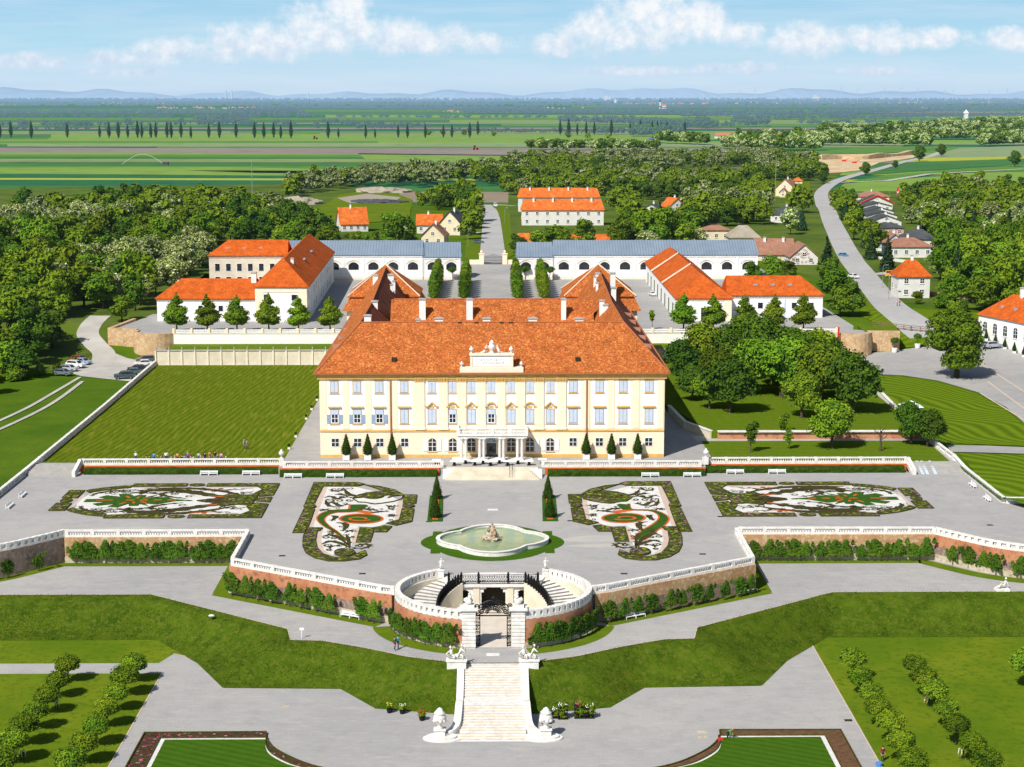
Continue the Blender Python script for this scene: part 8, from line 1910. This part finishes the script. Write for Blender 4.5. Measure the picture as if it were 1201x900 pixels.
# ================================================================== PEOPLE
def person_mesh(pose, seed=0):
    """one continuous skinned body in metres, feet at z = 0, facing -y; faces coloured as skin, shirt, trousers, shoes"""
    J = dict(pelvis=(0, 0, .95), waist=(0, .0, 1.12), chest=(0, 0, 1.34), neck=(0, 0, 1.50), head=(0, -.02, 1.64), top=(0, -.01, 1.74))
    for s, n in ((-1, 'l'), (1, 'r')):
        J.update({'hip' + n: (s * .10, 0, .90), 'knee' + n: (s * .11, -.02, .50), 'ank' + n: (s * .11, .02, .09), 'toe' + n: (s * .12, -.15, .04), 'sho' + n: (s * .19, 0, 1.42), 'elb' + n: (s * .25, .03, 1.14), 'wri' + n: (s * .25, -.06, .90), 'han' + n: (s * .24, -.09, .80)})
        for f_ in range(4): J['fin%d%s' % (f_, n)] = (s * (.235 + .012 * (f_ - 1.5)), -.115 + .012 * f_, .735 + .006 * abs(f_ - 1.5))
        J['thu' + n] = (s * .20, -.13, .79)
    if pose == 'walk':
        J['kneel'] = (-.10, -.20, .54); J['ankl'] = (-.10, -.24, .12); J['toel'] = (-.10, -.40, .08); J['kneer'] = (.10, .06, .50); J['ankr'] = (.10, .28, .14); J['toer'] = (.10, .16, .03)
    if pose == 'bend':                     # stooping over the work, arms down
        for k in ('waist', 'chest', 'neck', 'head', 'top'):
            x, y, z = J[k]; d = z - .95; J[k] = (x, y - d * .86 - .02, .95 + d * .42)
        for n, s in (('l', -1), ('r', 1)):
            J['sho' + n] = (s * .19, -.42, 1.13); J['elb' + n] = (s * .22, -.50, .85); J['wri' + n] = (s * .2, -.58, .62); J['han' + n] = (s * .18, -.6, .53); J['thu' + n] = (s * .14, -.63, .53)
            for f_ in range(4): J['fin%d%s' % (f_, n)] = (s * (.17 + .012 * (f_ - 1.5)), -.62 + .01 * f_, .46)
            J['knee' + n] = (s * .13, -.10, .52)
    if pose == 'sit':
        for k in list(J):
            x, y, z = J[k]; J[k] = (x, y, z - .50) if z > .85 or k[:3] in ('fin', 'thu', 'han', 'wri') else J[k]
        for n, s in (('l', -1), ('r', 1)):
            J['hip' + n] = (s * .10, -.02, .44); J['knee' + n] = (s * .13, -.42, .46); J['ank' + n] = (s * .13, -.45, .09); J['toe' + n] = (s * .13, -.6, .04); J['elb' + n] = (s * .25, -.05, .66); J['wri' + n] = (s * .18, -.28, .60); J['han' + n] = (s * .15, -.36, .58); J['thu' + n] = (s * .11, -.38, .60)
            for f_ in range(4): J['fin%d%s' % (f_, n)] = (s * (.15 + .012 * (f_ - 1.5)), -.43, .565)
    R = dict(pelvis=.15, waist=.125, chest=.155, neck=.055, head=.105, top=.085, hip=.105, knee=.065, ank=.042, toe=.045, sho=.075, elb=.045, wri=.03, han=.036, thu=.012, fin=.010)
    keys = list(J); idx = {k: i for i, k in enumerate(keys)}; E_ = [('pelvis', 'waist'), ('waist', 'chest'), ('chest', 'neck'), ('neck', 'head'), ('head', 'top')]
    for n in 'lr': E_ += [('pelvis', 'hip' + n), ('hip' + n, 'knee' + n), ('knee' + n, 'ank' + n), ('ank' + n, 'toe' + n), ('chest', 'sho' + n), ('sho' + n, 'elb' + n), ('elb' + n, 'wri' + n), ('wri' + n, 'han' + n), ('han' + n, 'thu' + n)] + [('han' + n, 'fin%d%s' % (f_, n)) for f_ in range(4)]
    me = bpy.data.meshes.new('b'); me.from_pydata([J[k] for k in keys], [(idx[a], idx[b]) for a, b in E_], []); o = bpy.data.objects.new('b', me); C.objects.link(o)
    m = o.modifiers.new('s', 'SKIN'); m.use_smooth_shade = True
    for k in keys:
        rr = R.get(k, R.get(k[:-1], R.get(k[:3], .05))); sv = me.skin_vertices[0].data[idx[k]]; sv.radius = (rr, rr * (.72 if k in ('chest', 'waist', 'pelvis') else 1)); sv.use_root = k == 'pelvis'
    sb = o.modifiers.new('d', 'SUBSURF'); sb.levels = 1; sb.render_levels = 1
    dg = bpy.context.evaluated_depsgraph_get(); dg.update(); out = bpy.data.meshes.new_from_object(o.evaluated_get(dg)); bpy.data.objects.remove(o); out.name = 'person'
    out.materials.clear()
    for q in ('skin', 'shirt', 'trousers', 'dark_rubber'): out.materials.append(MATS[q])
    kk = np.array([J[k] for k in keys]); cls = []
    for k in keys: cls.append(0 if k in ('head', 'top', 'neck') or k[:3] in ('wri', 'han', 'fin', 'thu') else 1 if k in ('waist', 'chest') or k[:3] in ('sho', 'elb') else 3 if k[:3] in ('toe',) else 2)
    for p in out.polygons: d = np.linalg.norm(kk - np.array(p.center), axis=1); p.material_index = cls[int(d.argmin())]; p.use_smooth = True
    return out, J
PM = {k: person_mesh(k) for k in ('stand', 'walk', 'bend', 'sit')}
HAIRM = {}
def person(x, y, z, rz, pose, col, label, group=None, hair='hair', hat=None, sc_=1.0):
    me, J = PM[pose]; o = mesh_obj('person', me); o.location = (x, y, z); o.rotation_euler = (0, 0, rz); o.scale = (sc_,) * 3; o.color = (*col, 1); tag(o, label, 'person', group)
    k = (pose, hair)
    if k not in HAIRM: b = MB(); h = J['head']; t_ = J['top']; c_3 = [(h[i] * .45 + t_[i] * .55) for i in range(3)]; b.blob((c_3[0], c_3[1] + .02, c_3[2] + .015), (.118, .125, .105), 2, .04, 1); hh_ = b.build('hair', hair, None, smooth=True); HAIRM[k] = hh_.data; bpy.data.objects.remove(hh_)
    hh_ = mesh_obj('hair', HAIRM[k], o); return o
mat('grey_hair', (.42, .40, .38)); mat('orange_cap', (.75, .12, .02)); mat('straw', (.6, .5, .3))
CL = [((.75, .75, .75), 'white'), ((.05, .3, .6), 'blue'), ((.6, .05, .06), 'red'), ((.75, .35, .4), 'pink'), ((.02, .02, .025), 'black'), ((.35, .6, .65), 'turquoise'), ((.3, .08, .35), 'purple'), ((.7, .3, .1), 'orange')]
# the group resting behind the west balustrade
gx = [162, 175, 178, 184, 188, 192, 197, 204, 208, 211, 216, 219, 223, 227, 230, 235, 238, 241, 243, 248, 257, 262, 267]
stand_i = {197: 1, 203: 1, 229: 1, 247: 1, 253: 1}
for i, px in enumerate(gx):
    c_4 = CL[(i * 5 + 2) % 8]; r = random.Random(i); x = (px - 577) / F * 291 * 1.02; y = 288.3 + r.uniform(0, .9)
    if px == 162: c_4 = CL[0]
    person(x, y, .0, r.uniform(-2.6, 2.6) if i % 3 else P, 'sit' if i % 3 else 'stand', c_4[0], ('person in %s top sitting' if i % 3 else 'person in %s top standing') % c_4[1] + ' behind the west lawn balustrade', 'people in %s resting behind the west balustrade' % c_4[1], 'grey_hair' if i % 4 == 0 else 'hair', sc_=r.uniform(.94, 1.05))
for px, c_4, lb in ((247.5, CL[7], 'person in orange top standing tall behind the right part of the balustrade group'), (253.5, CL[4], 'person in black standing at the right end of the balustrade group'), (197.6, CL[0], 'person with white top standing up in the left part of the balustrade group')):
    person((px - 577) / F * 291 * 1.02, 289.6, 0, .4, 'stand', c_4[0], lb)
x, y = G(286.5, 527, 0); person(x, y, 0, 1.2, 'walk', (.45, .42, .55), 'walker in grey top on the west lawn, left of two', hair='grey_hair'); x, y = G(290, 527, 0); person(x, y, 0, 1.2, 'walk', (.65, .4, .55), 'walker in pink top on the west lawn, right of two')
x, y = G(463, 763, LP); person(x, y, LP, .6, 'walk', (.12, .10, .10), 'walker in dark top on the path below the round court', hair='hair'); x, y = G(467, 761.5, LP); person(x, y, LP, .6, 'walk', (.05, .45, .45), 'walker in turquoise top on the path below the round court')
x, y = G(853, 868, LW); gd = person(x, y, LW + .1, .9, 'bend', (.05, .35, .06), 'gardener in green top and orange cap stooping over the soil border', hair='orange_cap')
b = MB(); b.box(x - 1.15, x - .55, y - .75, y - .35, LW + .16, LW + .45); tag(b.build('planting_crate', 'red_board'), 'red crate beside the gardener on the soil border', 'crate')
for px, py, rz, c_4, lb in ((66, 828, .6, (.5, .55, .6), 'gardener in grey bending between the left ball trees, farther one'), (26, 887, .6, (.6, .62, .65), 'gardener in pale top bending between the left ball trees, nearer one'), (1089, 824, -.9, (.8, .8, .8), 'gardener in white bending under the right ball trees, farther one'), (1129, 886, -.9, (.8, .8, .82), 'gardener in white bending under the right ball trees, nearer one')):
    x, y = G(px, py + 4, LW); person(x, y, LW, rz, 'bend', c_4, lb, hair='straw')
x, y = G(1035, 893, LW); person(x, y, LW, .3, 'stand', (.25, .03, .04), 'gardener in dark red top standing at the edge of the right lawn')
b = MB(); x, y = G(1031, 899, LW); b.lathe((x, y, LW), [(.3, 0), (.38, .45)], 12); tag(b.build('tub', 'blue_cloth'), 'blue tub beside the gardener in dark red', 'tub')
x, y = GP((1052, 360))[0]; person(x, y, HT(x, y) + .2, .5, 'walk', (.6, .6, .6), 'pedestrian in pale top beside the east road'); x, y = GP((1055, 360))[0]; person(x, y, HT(x, y) + .2, .5, 'walk', (.6, .05, .1), 'pedestrian in red top beside the east road')
# lamps along the west edge of the palace path, urns, signs
lp_ = empty('garden_lamp', (0, 0, 0), 'lamp', 'floodlight'); b = MB(); b.box(-.22, .22, -.18, .18, 0, .3); b.build('base', 'white_paint', lp_); b = MB(); b.tube([(0, 0, .3), (0, 0, .6)], .04); b.box(-.22, .22, -.12, .12, .6, .95); b.build('lamp_head', 'black_plastic', lp_)
for py, lb in ((527, 'nearest the balustrade'), (513, 'second from the balustrade'), (492, 'third from the balustrade'), (481, 'fourth from the balustrade'), (470, 'farthest')): x, y = G(577 - (py - 113) * .575, py, 0); place(lp_, (x, y, .01), 0, 1, 'small black floodlight at the west lawn edge, ' + lb)
for px, lb in ((331.5, 'left'), (826.5, 'right')):
    x = (px - 577) / F * 288 * 1.02; y = 286.0; t = empty('urn', (x, y, 0), 'white urn on a pier at the %s corner of the palace balustrade' % lb, 'urn'); b = MB(); b.box(x - .4, x + .4, y - .4, y + .4, 0, 1.25); b.build('pedestal', 'white_stone', t); b = MB(); b.lathe((x, y, 1.25), [(a * 1.25, c * 1.25) for a, c in urnp], 14); b.build('vase', 'white_stone', t, smooth=True)
for px, py, lb in ((354, 749, 'near the left corner of the path'), (309, 700 + 60, 'by the figure group')):
    x, y = G(px, py, LP); b = MB(); b.tube([(x, y, LP), (x, y, LP + 1.1)], .05); b.box(x - .28, x + .28, y - .04, y + .04, LP + 1.1, LP + 1.4)
    if px == 354: tag(b.build('sign_post', 'white_paint'), 'small white sign on a post ' + lb, 'sign')
x, y = G(248, 723, LP); b = MB(); b.blob((x, y, LP + .1), (.4, .3, .15), 2, .1); tag(b.build('path_stone', 'white_stone'), 'small pale stone on the edge of the left bank', 'stone')
for px, py, lb in ((824, 859, 'pale cardboard sheet lying on the gravel by the gardener'), (825, 865, 'second flat board lying before the soil parterre')):
    x, y = G(px, py, LW); b = MB(); b.box(x - .6, x + .5, y - .3, y + .3, LW, LW + .05); tag(b.build('flat_board', 'wall_foot'), lb, 'board')

# ================================================================== CARS
def car_proto(kind):
    t = empty('car', (0, 0, 0), 'car', 'car'); Lc, Wc, Hc = (4.4, 1.75, 1.45) if kind == 'hatch' else (4.6, 1.85, 1.7) if kind == 'suv' else (5.2, 1.95, 2.1)
    low, cab = {'hatch': ([(-2.2, .35), (-2.2, .70), (-2.05, .84), (-1.15, .95), (2.05, 1.0), (2.2, .9), (2.2, .35)], (-1.2, -.45, 1.25, 2.02, .95, 1.45)), 'suv': ([(-2.3, .4), (-2.3, .9), (-2.15, 1.02), (-1.2, 1.10), (2.2, 1.14), (2.3, 1.0), (2.3, .4)], (-1.25, -.6, 1.75, 2.2, 1.1, 1.7)), 'van': ([(-2.6, .4), (-2.6, 1.0), (-2.3, 1.15), (-1.75, 1.3), (2.55, 1.34), (2.6, 1.2), (2.6, .4)], (-1.75, -1.1, 2.45, 2.55, 1.3, 2.1))}[kind]
    b = MB(); n = len(low); vs = [(sx_ * Wc / 2, y, z) for sx_ in (-1, 1) for (y, z) in low]; b.add(vs, [tuple(range(n))[::-1], tuple(range(n, 2 * n))] + [(i, (i + 1) % n, n + (i + 1) % n, n + i) for i in range(n)])
    f0, f1, r1_, r0_, zb_, zt = cab; wb, wt = Wc / 2 * .96, Wc / 2 * .80; prof = low
    b.add([(-wb, f0, zb_ - .05), (wb, f0, zb_ - .05), (wb, r0_, zb_ - .05), (-wb, r0_, zb_ - .05), (-wt, f1, zt), (wt, f1, zt), (wt, r1_, zt), (-wt, r1_, zt)], [(4, 5, 6, 7), (0, 1, 5, 4), (1, 2, 6, 5), (2, 3, 7, 6), (3, 0, 4, 7)])
    bo_ = b.build('body', 'car_paint', t)
    L_ = lambda p, q, u: tuple(p[i] + (q[i] - p[i]) * u for i in range(3))
    def pane(nm_, A_, B_, C_, D_, o3):       # glass inset into one cabin face, a little proud of it
        q = []
        for u, v_ in ((.07, .12), (.93, .12), (.93, .86), (.07, .86)): p = L_(L_(A_, B_, u), L_(D_, C_, u), v_); q.append((p[0] + o3[0], p[1] + o3[1], p[2] + o3[2]))
        MB().add(q, [(0, 1, 2, 3)]).build(nm_, 'window_glass', bo_)
    for sx_ in (-1, 1): pane('side_window', (sx_ * wb, f0 + .1, zb_), (sx_ * wb, r0_, zb_), (sx_ * wt, r1_, zt), (sx_ * wt, f1, zt), (sx_ * .03, 0, .015))
    pane('windscreen', (-wb, f0, zb_), (wb, f0, zb_), (wt, f1, zt), (-wt, f1, zt), (0, -.03, .03)); pane('rear_window', (wb, r0_, zb_), (-wb, r0_, zb_), (-wt, r1_, zt), (wt, r1_, zt), (0, .035, .02))
    for sx_ in (-1, 1):
        for y in (-Lc * .31, Lc * .29):
            b = MB(); k = [(sx_ * (Wc / 2 - .18), y, .33), (sx_ * (Wc / 2 + .02), y, .33)]; b.tube(k, .33, 16); w_o = b.build('wheel', 'dark_rubber', t); b = MB(); b.tube([(sx_ * (Wc / 2 + .02), y, .33), (sx_ * (Wc / 2 + .035), y, .33)], .2, 10); b.build('rim', 'chrome', w_o)
        b = MB(); b.box(sx_ * Wc * .36 - .18, sx_ * Wc * .36 + .18, -Lc / 2 - .02, -Lc / 2 + .06, prof[1][1] - .12, prof[1][1] + .02); b.build('headlight', 'chrome', t)
        b = MB(); b.box(sx_ * Wc * .38 - .14, sx_ * Wc * .38 + .14, Lc / 2 - .06, Lc / 2 + .02, prof[1][1] - .05, prof[1][1] + .12); b.build('tail_light', 'lamp_red', t)
    return t
CP = {k: car_proto(k) for k in ('hatch', 'suv', 'van')}
def car(px, py, kind, rz, col, label):
    X_, Y_ = GP((px, py))[0]; o = place(CP[kind], (X_, Y_, HT(X_, Y_) + .17), rz, 1, label)
    for ch in o.children:
        if ch.name.startswith('body'): ch.color = (*col, 1)
SIL, DK, WHT, RDc, BLU = (.42, .44, .46), (.03, .035, .045), (.75, .76, .77), (.45, .02, .02), (.10, .16, .28)
car(74, 441, 'hatch', 1.25, (.14, .17, .2), 'slate estate car nearest the cart track, front of the left group'); car(81, 436, 'hatch', 1.25, SIL, 'silver car half hidden behind the slate one, left group'); car(89, 432, 'suv', 1.2, WHT, 'white off-road car in the middle of the left group'); car(97, 428, 'hatch', 1.15, (.32, .42, .55), 'light blue car near the back of the left group'); car(93, 425, 'hatch', 1.15, RDc, 'red car farthest back in the left group')
car(146, 445, 'suv', -1.3, (.06, .09, .10), 'dark estate car nearest the viewer beside the white balustrade'); car(155, 440, 'hatch', -1.3, (.09, .15, .17), 'dark teal car second along the white balustrade'); car(161, 436, 'hatch', -1.3, DK, 'black car third along the white balustrade'); car(168, 430, 'hatch', -1.3, WHT, 'white car fourth along the white balustrade'); car(171, 426, 'suv', -1.3, (.12, .13, .15), 'dark grey car farthest along the white balustrade')
car(1164, 409, 'suv', 1.9, (.40, .44, .5), 'grey-blue car parked before the orangery'); 
car(572 + 9, 243, 'van', .1, WHT, 'white van parked on the right side of the north road'); car(559, 252, 'hatch', 1.5, BLU, 'blue car parked in the drive left of the north road'); car(561, 286, 'hatch', 1.4, (.08, .12, .16), 'dark car parked close behind the court gate, left'); car(1001, 327, 'hatch', .35, WHT, 'white car parked on the east road verge'); car(989, 302, 'hatch', .35, (.1, .25, .4), 'blue car parked farther up the east road'); car(1048, 326, 'van', 1.2, (.7, .35, .05), 'orange van parked near the tower house')
X_, Y_ = G(765, 347, CT); o = place(CP['hatch'], (X_, Y_, CT + .01), .2, (.75, .75, .8), 'small white utility cart on the right court'); [setattr(ch, 'color', (.8, .8, .78, 1)) for ch in o.children]

# ================================================================== FAR THINGS
def turbine(px, h, label):
    x = (px - 577) / F * 21000; y = 21000; t = empty('wind_turbine', (x, y, 0), label, 'wind turbine', 'wind turbines on the horizon'); b = MB(); b.tube([(x, y, 0), (x, y, h)], [3.6, 2.4], 6); b.build('tower', 'turbine_white', t); a0 = px
    for k_ in range(3): a = a0 + k_ * 2.094; b = MB(); b.tube([(x, y - 8, h), (x + h * .3 * math.cos(a), y - 8, h + h * .3 * math.sin(a))], [2.0, .9], 5); b.build('blade', 'turbine_white', t)
for px in (865, 882, 912, 937, 965, 982, 1001, 1032, 1051, 1071, 1103, 1112, 1154, 1175): turbine(px, 140 + 22 * math.sin(px), 'slim white wind turbine on the right horizon')
for px, h, lb in ((270, 150, 'left chimney stack of the distant power station'), (277, 150, 'right chimney stack of the distant power station'), (365, 110, 'single pale chimney stack on the far plain')):
    x = (px - 577) / F * 24000; b = MB(); b.tube([(x, 24000, 0), (x, 24000, h)], [11, 8], 8); tag(b.build('chimney_stack', 'far_city'), lb, 'chimney')
x = (757 - 577) / F * 9000
for px, py, wpx, hpx, lb in ((712, 118, 8, 5, 'broad white silo block on the far right plain'), (722, 121, 3, 4, 'white tower block in front of the blue hill'), (825, 117, 2.2, 7, 'lone white tower on the right plain'), (756 + 201, 118.5, 7, 6, 'large white industrial block near the turbines')):
    x, y = G(px, py, 0); k_ = y / F; b = MB(); b.box(x - wpx * k_ / 2, x + wpx * k_ / 2, y, y + 40, 0, hpx * k_ * .9); b.box(x - wpx * k_ * .3, x + wpx * k_ * .1, y + 5, y + 30, hpx * k_ * .9, hpx * k_ * 1.15); tag(b.build('industrial_building', 'far_city'), lb, 'building')
b = MB(); r = random.Random(8)
for i in range(520):
    px = r.choice((r.gauss(560, 60), r.gauss(300, 120), r.uniform(0, 1200), r.gauss(500, 90))); py = r.uniform(115.2, 117.5); x, y = G(px, py, 0); k_ = y / F; w_ = r.uniform(.6, 2.4) * k_; b.box(x - w_ / 2, x + w_ / 2, y, y + 60, 0, r.uniform(.5, 1.7) * k_)
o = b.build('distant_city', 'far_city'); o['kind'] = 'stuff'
b = MB(); b2 = MB()
for px0, px1, py, n in ((180, 300, 127, 50), (520, 620, 131, 34), (730, 830, 122, 60), (560, 700, 127, 20), (1080, 1190, 127, 26), (120, 200, 121, 20), (820, 1200, 121, 50)):
    for i in range(n):
        px = r.uniform(px0, px1); x, y = G(px, py + r.uniform(-.8, .8), 0); k_ = y / F; w_ = r.uniform(1.0, 2.4) * k_; h = r.uniform(.5, .9) * k_; b.box(x - w_ / 2, x + w_ / 2, y, y + 12, 0, h); b2.add([(x - w_ / 2, y - 1, h), (x + w_ / 2, y - 1, h), (x + w_ / 2, y + 6, h * 1.9), (x - w_ / 2, y + 6, h * 1.9)], [(0, 1, 2, 3)])
o = b.build('far_village', 'far_white'); o['kind'] = 'stuff'; o = b2.build('far_village_roofs', 'far_roof'); o['kind'] = 'stuff'
# church with tower on the plain, farm halls, nearer villages at right
x, y = G(777, 128, 0); t = empty('church', (x, y, 0), 'tiny white church with tower on the far plain', 'church'); b = MB(); b.box(x - 8, x + 20, y, y + 14, 0, 16); b.build('nave', 'far_white', t); b = MB(); b.box(x - 16, x - 8, y, y + 8, 0, 34); b.build('tower', 'far_white', t); b = MB(); b.add([(x - 17, y, 34), (x - 7, y, 34), (x - 7, y + 8, 34), (x - 17, y + 8, 34), (x - 12, y + 4, 52)], [(0, 1, 4), (1, 2, 4), (2, 3, 4), (3, 0, 4)]); b.build('spire', 'grey_roof', t); b = MB(); b.add([(x - 8, y - .5, 16), (x + 20, y - .5, 16), (x + 20, y + 7, 24), (x - 8, y + 7, 24)], [(0, 1, 2, 3)]); b.build('roof', 'far_roof', t)
def far_house(px, py, wpx, roofm, label, cat='house', group=None, wallm='far_white', hpx=3.0, rpx=3.2):
    x, y = G(px, py, 0); k_ = y / F; W = wpx * k_ / 2; h = hpx * k_; t = empty('house' if cat == 'house' else 'farm_hall', (x, y, 0), label, cat, group); b = MB(); b.box(x - W, x + W, y, y + 10, 0, h); b.build('wall', wallm, t); b = MB(); z1 = h + rpx * k_; b.add([(x - W * 1.05, y - 1, h), (x + W * 1.05, y - 1, h), (x + W * .95, y + 5, z1), (x - W * .95, y + 5, z1), (x + W * 1.05, y + 11, h), (x - W * 1.05, y + 11, h)], [(0, 1, 2, 3), (3, 2, 4, 5), (1, 4, 2), (0, 3, 5)]); b.build('roof', roofm, t)
for i, (px, wpx) in enumerate(((843, 8), (852, 10), (862, 8), (871, 11), (880, 9), (893, 8), (906, 16), (918, 9), (929, 7), (936, 10), (947, 8))): far_house(px, 162.5 - .3 * (i % 3), wpx, 'far_roof', 'red-roofed house in the village beyond the ridge', 'house', 'houses of the village beyond the ridge')
for i, px in enumerate((1153, 1160, 1167, 1174, 1181, 1188, 1195)): far_house(px, 145 + (i % 2), 7, 'far_roof', 'red-roofed house in the far village at the right edge', 'house', 'houses of the far village at right edge', hpx=2.5, rpx=3)
far_house(785, 165.5, 46, 'shed_blue', 'long low farm hall with blue roof beyond the ridge, left part', 'farm hall', wallm='shed_green', hpx=2.2, rpx=2.0); far_house(818, 163.5, 30, 'shed_blue', 'farm hall with blue roof, right part', 'farm hall', wallm='shed_green', hpx=2.0, rpx=2.0)
x, y = G(1133, 146, 0); b = MB(); b.box(x - 4, x + 4, y, y + 8, 0, 24); b.box(x - 5.2, x + 5.2, y - 1, y + 9, 24, 25.5); b.add([(x - 5, y - 1, 25.5), (x + 5, y - 1, 25.5), (x + 5, y + 9, 25.5), (x - 5, y + 9, 25.5), (x, y + 4, 33)], [(0, 1, 4), (1, 2, 4), (2, 3, 4), (3, 0, 4)]); tag(b.build('tower', 'far_white'), 'small white tower among the trees of the far right ridge', 'tower')
# masts, banners, street lamps
for px, py, h, lb in ((296.5, 250, 26, 'thin pale mast rising from the left wood'), (909, 236, 26, 'thin grey mast in the wood beside the chapel-like house')):
    X_, Y_ = GP((px, py))[0]; zb = HT(X_, Y_); b = MB(); b.tube([(X_, Y_, zb), (X_, Y_, zb + h)], [.22, .12], 5); tag(b.build('mast', 'metal_pole'), lb, 'mast')
for px, col, lb in ((1051.5, (.75, .02, .08), 'tall red banner flag behind the terraced houses'), (1063.5, (.8, .05, .35), 'tall pink banner flag behind the terraced houses')):
    X_, Y_ = GP((px, 231))[0]; zb = HT(X_, Y_); t = empty('banner', (X_, Y_, zb), lb, 'banner'); b = MB(); b.tube([(X_, Y_, zb), (X_, Y_, zb + 6.2)], .08, 5); b.build('pole', 'metal_pole', t); b = MB(); b.box(X_ + .1, X_ + 1.3, Y_ - .03, Y_ + .03, zb + 1.6, zb + 6.0); o = b.build('cloth', 'banner', t); o.color = (*col, 1); b = MB(); b.box(X_ + .35, X_ + 1.05, Y_ - .05, Y_ - .035, zb + 2.4, zb + 3.4); b.build('white_emblem', 'white_paint', o)
sl_ = empty('street_lamp', (0, 0, 0), 'lamp', 'street lamp'); b = MB(); b.tube([(0, 0, 0), (0, 0, 6.5), (.3, 0, 6.9), (1.1, 0, 7.0)], [.09, .07, .06, .05], 6); b.build('pole', 'metal_pole', sl_); b = MB(); b.box(.9, 1.6, -.14, .14, 6.93, 7.08); b.build('lamp_head', 'metal_pole', sl_)
for px, py, lb in ((1043, 232, 'behind the red-edged gable'), (548, 250, 'on the left of the north road, farther one'), (549, 290, 'on the left of the north road, near the gate'), (592, 262, 'on the right of the north road'), (1042, 352, 'at the foot of the east road'), (1035, 338, 'opposite the white tower house')): X_, Y_ = GP((px, py))[0]; place(sl_, (X_, Y_, HT(X_, Y_)), 0, 1, 'slim grey street lamp ' + lb)
# low garden walls before the bungalows
for k_, (a, c) in enumerate((((1018, 303), (1064, 309)), ((1020, 294), (1040, 296)), ((1012, 281), (1030, 283)), ((1000, 262), (1012, 264)), ((1060, 343), (1145, 353)))):
    pa, pb = GP(a, c); b = MB(); wall_run(b, [pa, pb], .4, HT(*pa) - .3, HT(*pa) + 1.1); tag(b.build('garden_wall', 'village_wall' if k_ < 4 else 'rock_wall'), ['long white garden wall before the brown bungalow', 'short white garden wall before the pale blue house', 'white garden wall before the pink house', 'white garden wall by the far terraced houses', 'low stone wall behind the lawn of the tower house'][k_], 'wall')
# irrigation boom, tractors, mounds
x, y = G(168, 194, 0); t = empty('irrigation_boom', (x, y, 0), 'arched irrigation boom spraying over the left field', 'irrigation boom'); b = MB(); b.tube([(x - 16 * 1.2 + 38 * i / 10, y, 1 + 9 * math.sin(P * i / 10)) for i in range(11)], .14, 5); b.build('boom', 'far_white', t); b = MB(); b.box(x + 18, x + 23, y - 2, y + 2, 0, 3); b.build('cart', 'grey_roof', t)
for px, py, lb in ((370, 163.5, 'tiny red tractor on the plain near the poplars'), (558, 176, 'small red tractor in the field right of the poplar row')):
    x, y = G(px, py, 0); t = empty('tractor', (x, y, 0), lb, 'tractor'); b = MB(); b.box(x - 3, x + 3, y - 1.5, y + 1.5, 1.2, 3.0); b.build('body', 'red_board', t); b = MB(); b.box(x - 2.6, x, y - 1.3, y + 1.3, 3.0, 5.2); b.build('cab', 'window_glass', t)
    for sx_ in (-2, 2): b = MB(); b.tube([(x + sx_, y - 1.9, 1.2), (x + sx_, y + 1.9, 1.2)], 1.2, 12); b.build('wheel', 'dark_rubber', t)
for px, py, w_, h, m_, lb in ((352, 240, 12, 4.5, 'barn_roof', 'brown earth mound overgrown at the edge beside the orange hut'), (450, 226, 17, 3.5, 'barn_roof', 'pale rubble heap beyond the meadow'), (445, 238, 16, 2.0, 'grey_roof', 'long low heap of dark rubble before the pale one')):
    X_, Y_ = GP((px, py))[0]; b = MB(); b.blob((X_, Y_, HT(X_, Y_)), (w_, w_ * .6, h), 4, .16, 3); r = random.Random(1); b.v = [(v[0] + r.uniform(-.5, .5), v[1], v[2] + r.uniform(-.4, .4)) for v in b.v]; tag(b.build('earth_mound', m_), lb, 'mound')
# pit machinery, road-side hedge, picture gable vine
for px, py, lb in ((990, 190, 'red conveyor machine in the sand pit'), (1002, 192, 'red loader in the sand pit')): X_, Y_ = GP((px, py))[0]; zb = HT(X_, Y_); b = MB(); b.box(X_ - 2, X_ + 2, Y_ - 1.3, Y_ + 1.3, zb, zb + 1.8); b.tube([(X_, Y_, zb + 1.5), (X_ + 5, Y_, zb + 3.5)], .25, 5); tag(b.build('pit_machine', 'red_board'), lb, 'machine')
# red vine pattern painted on the gabled house
fx = [c for c in mg.children if c.name.startswith('wall')][0]; mx0, my0 = GP((927, 311))[0]; mx1, _ = GP((959, 311))[0]; b = MB(); r = random.Random(9); yv = (my0 + GP((959, 311))[0][1]) / 2 - .04; zb = HT(mx0, my0)
for i in range(26):
    cx = r.uniform(mx0 + .8, mx1 - .8); cz = zb + r.uniform(.6, 5.6 - abs(cx - (mx0 + mx1) / 2) * .6); pts = [(cx + .5 * (1 - j / 9) * math.cos(j * .8 + i), cz + .5 * (1 - j / 9) * math.sin(j * .8 + i)) for j in range(9)]
    b.tube([(p[0], yv, p[1]) for p in pts], .07, 4)
b.build('vine_pattern', 'terracotta', mg)
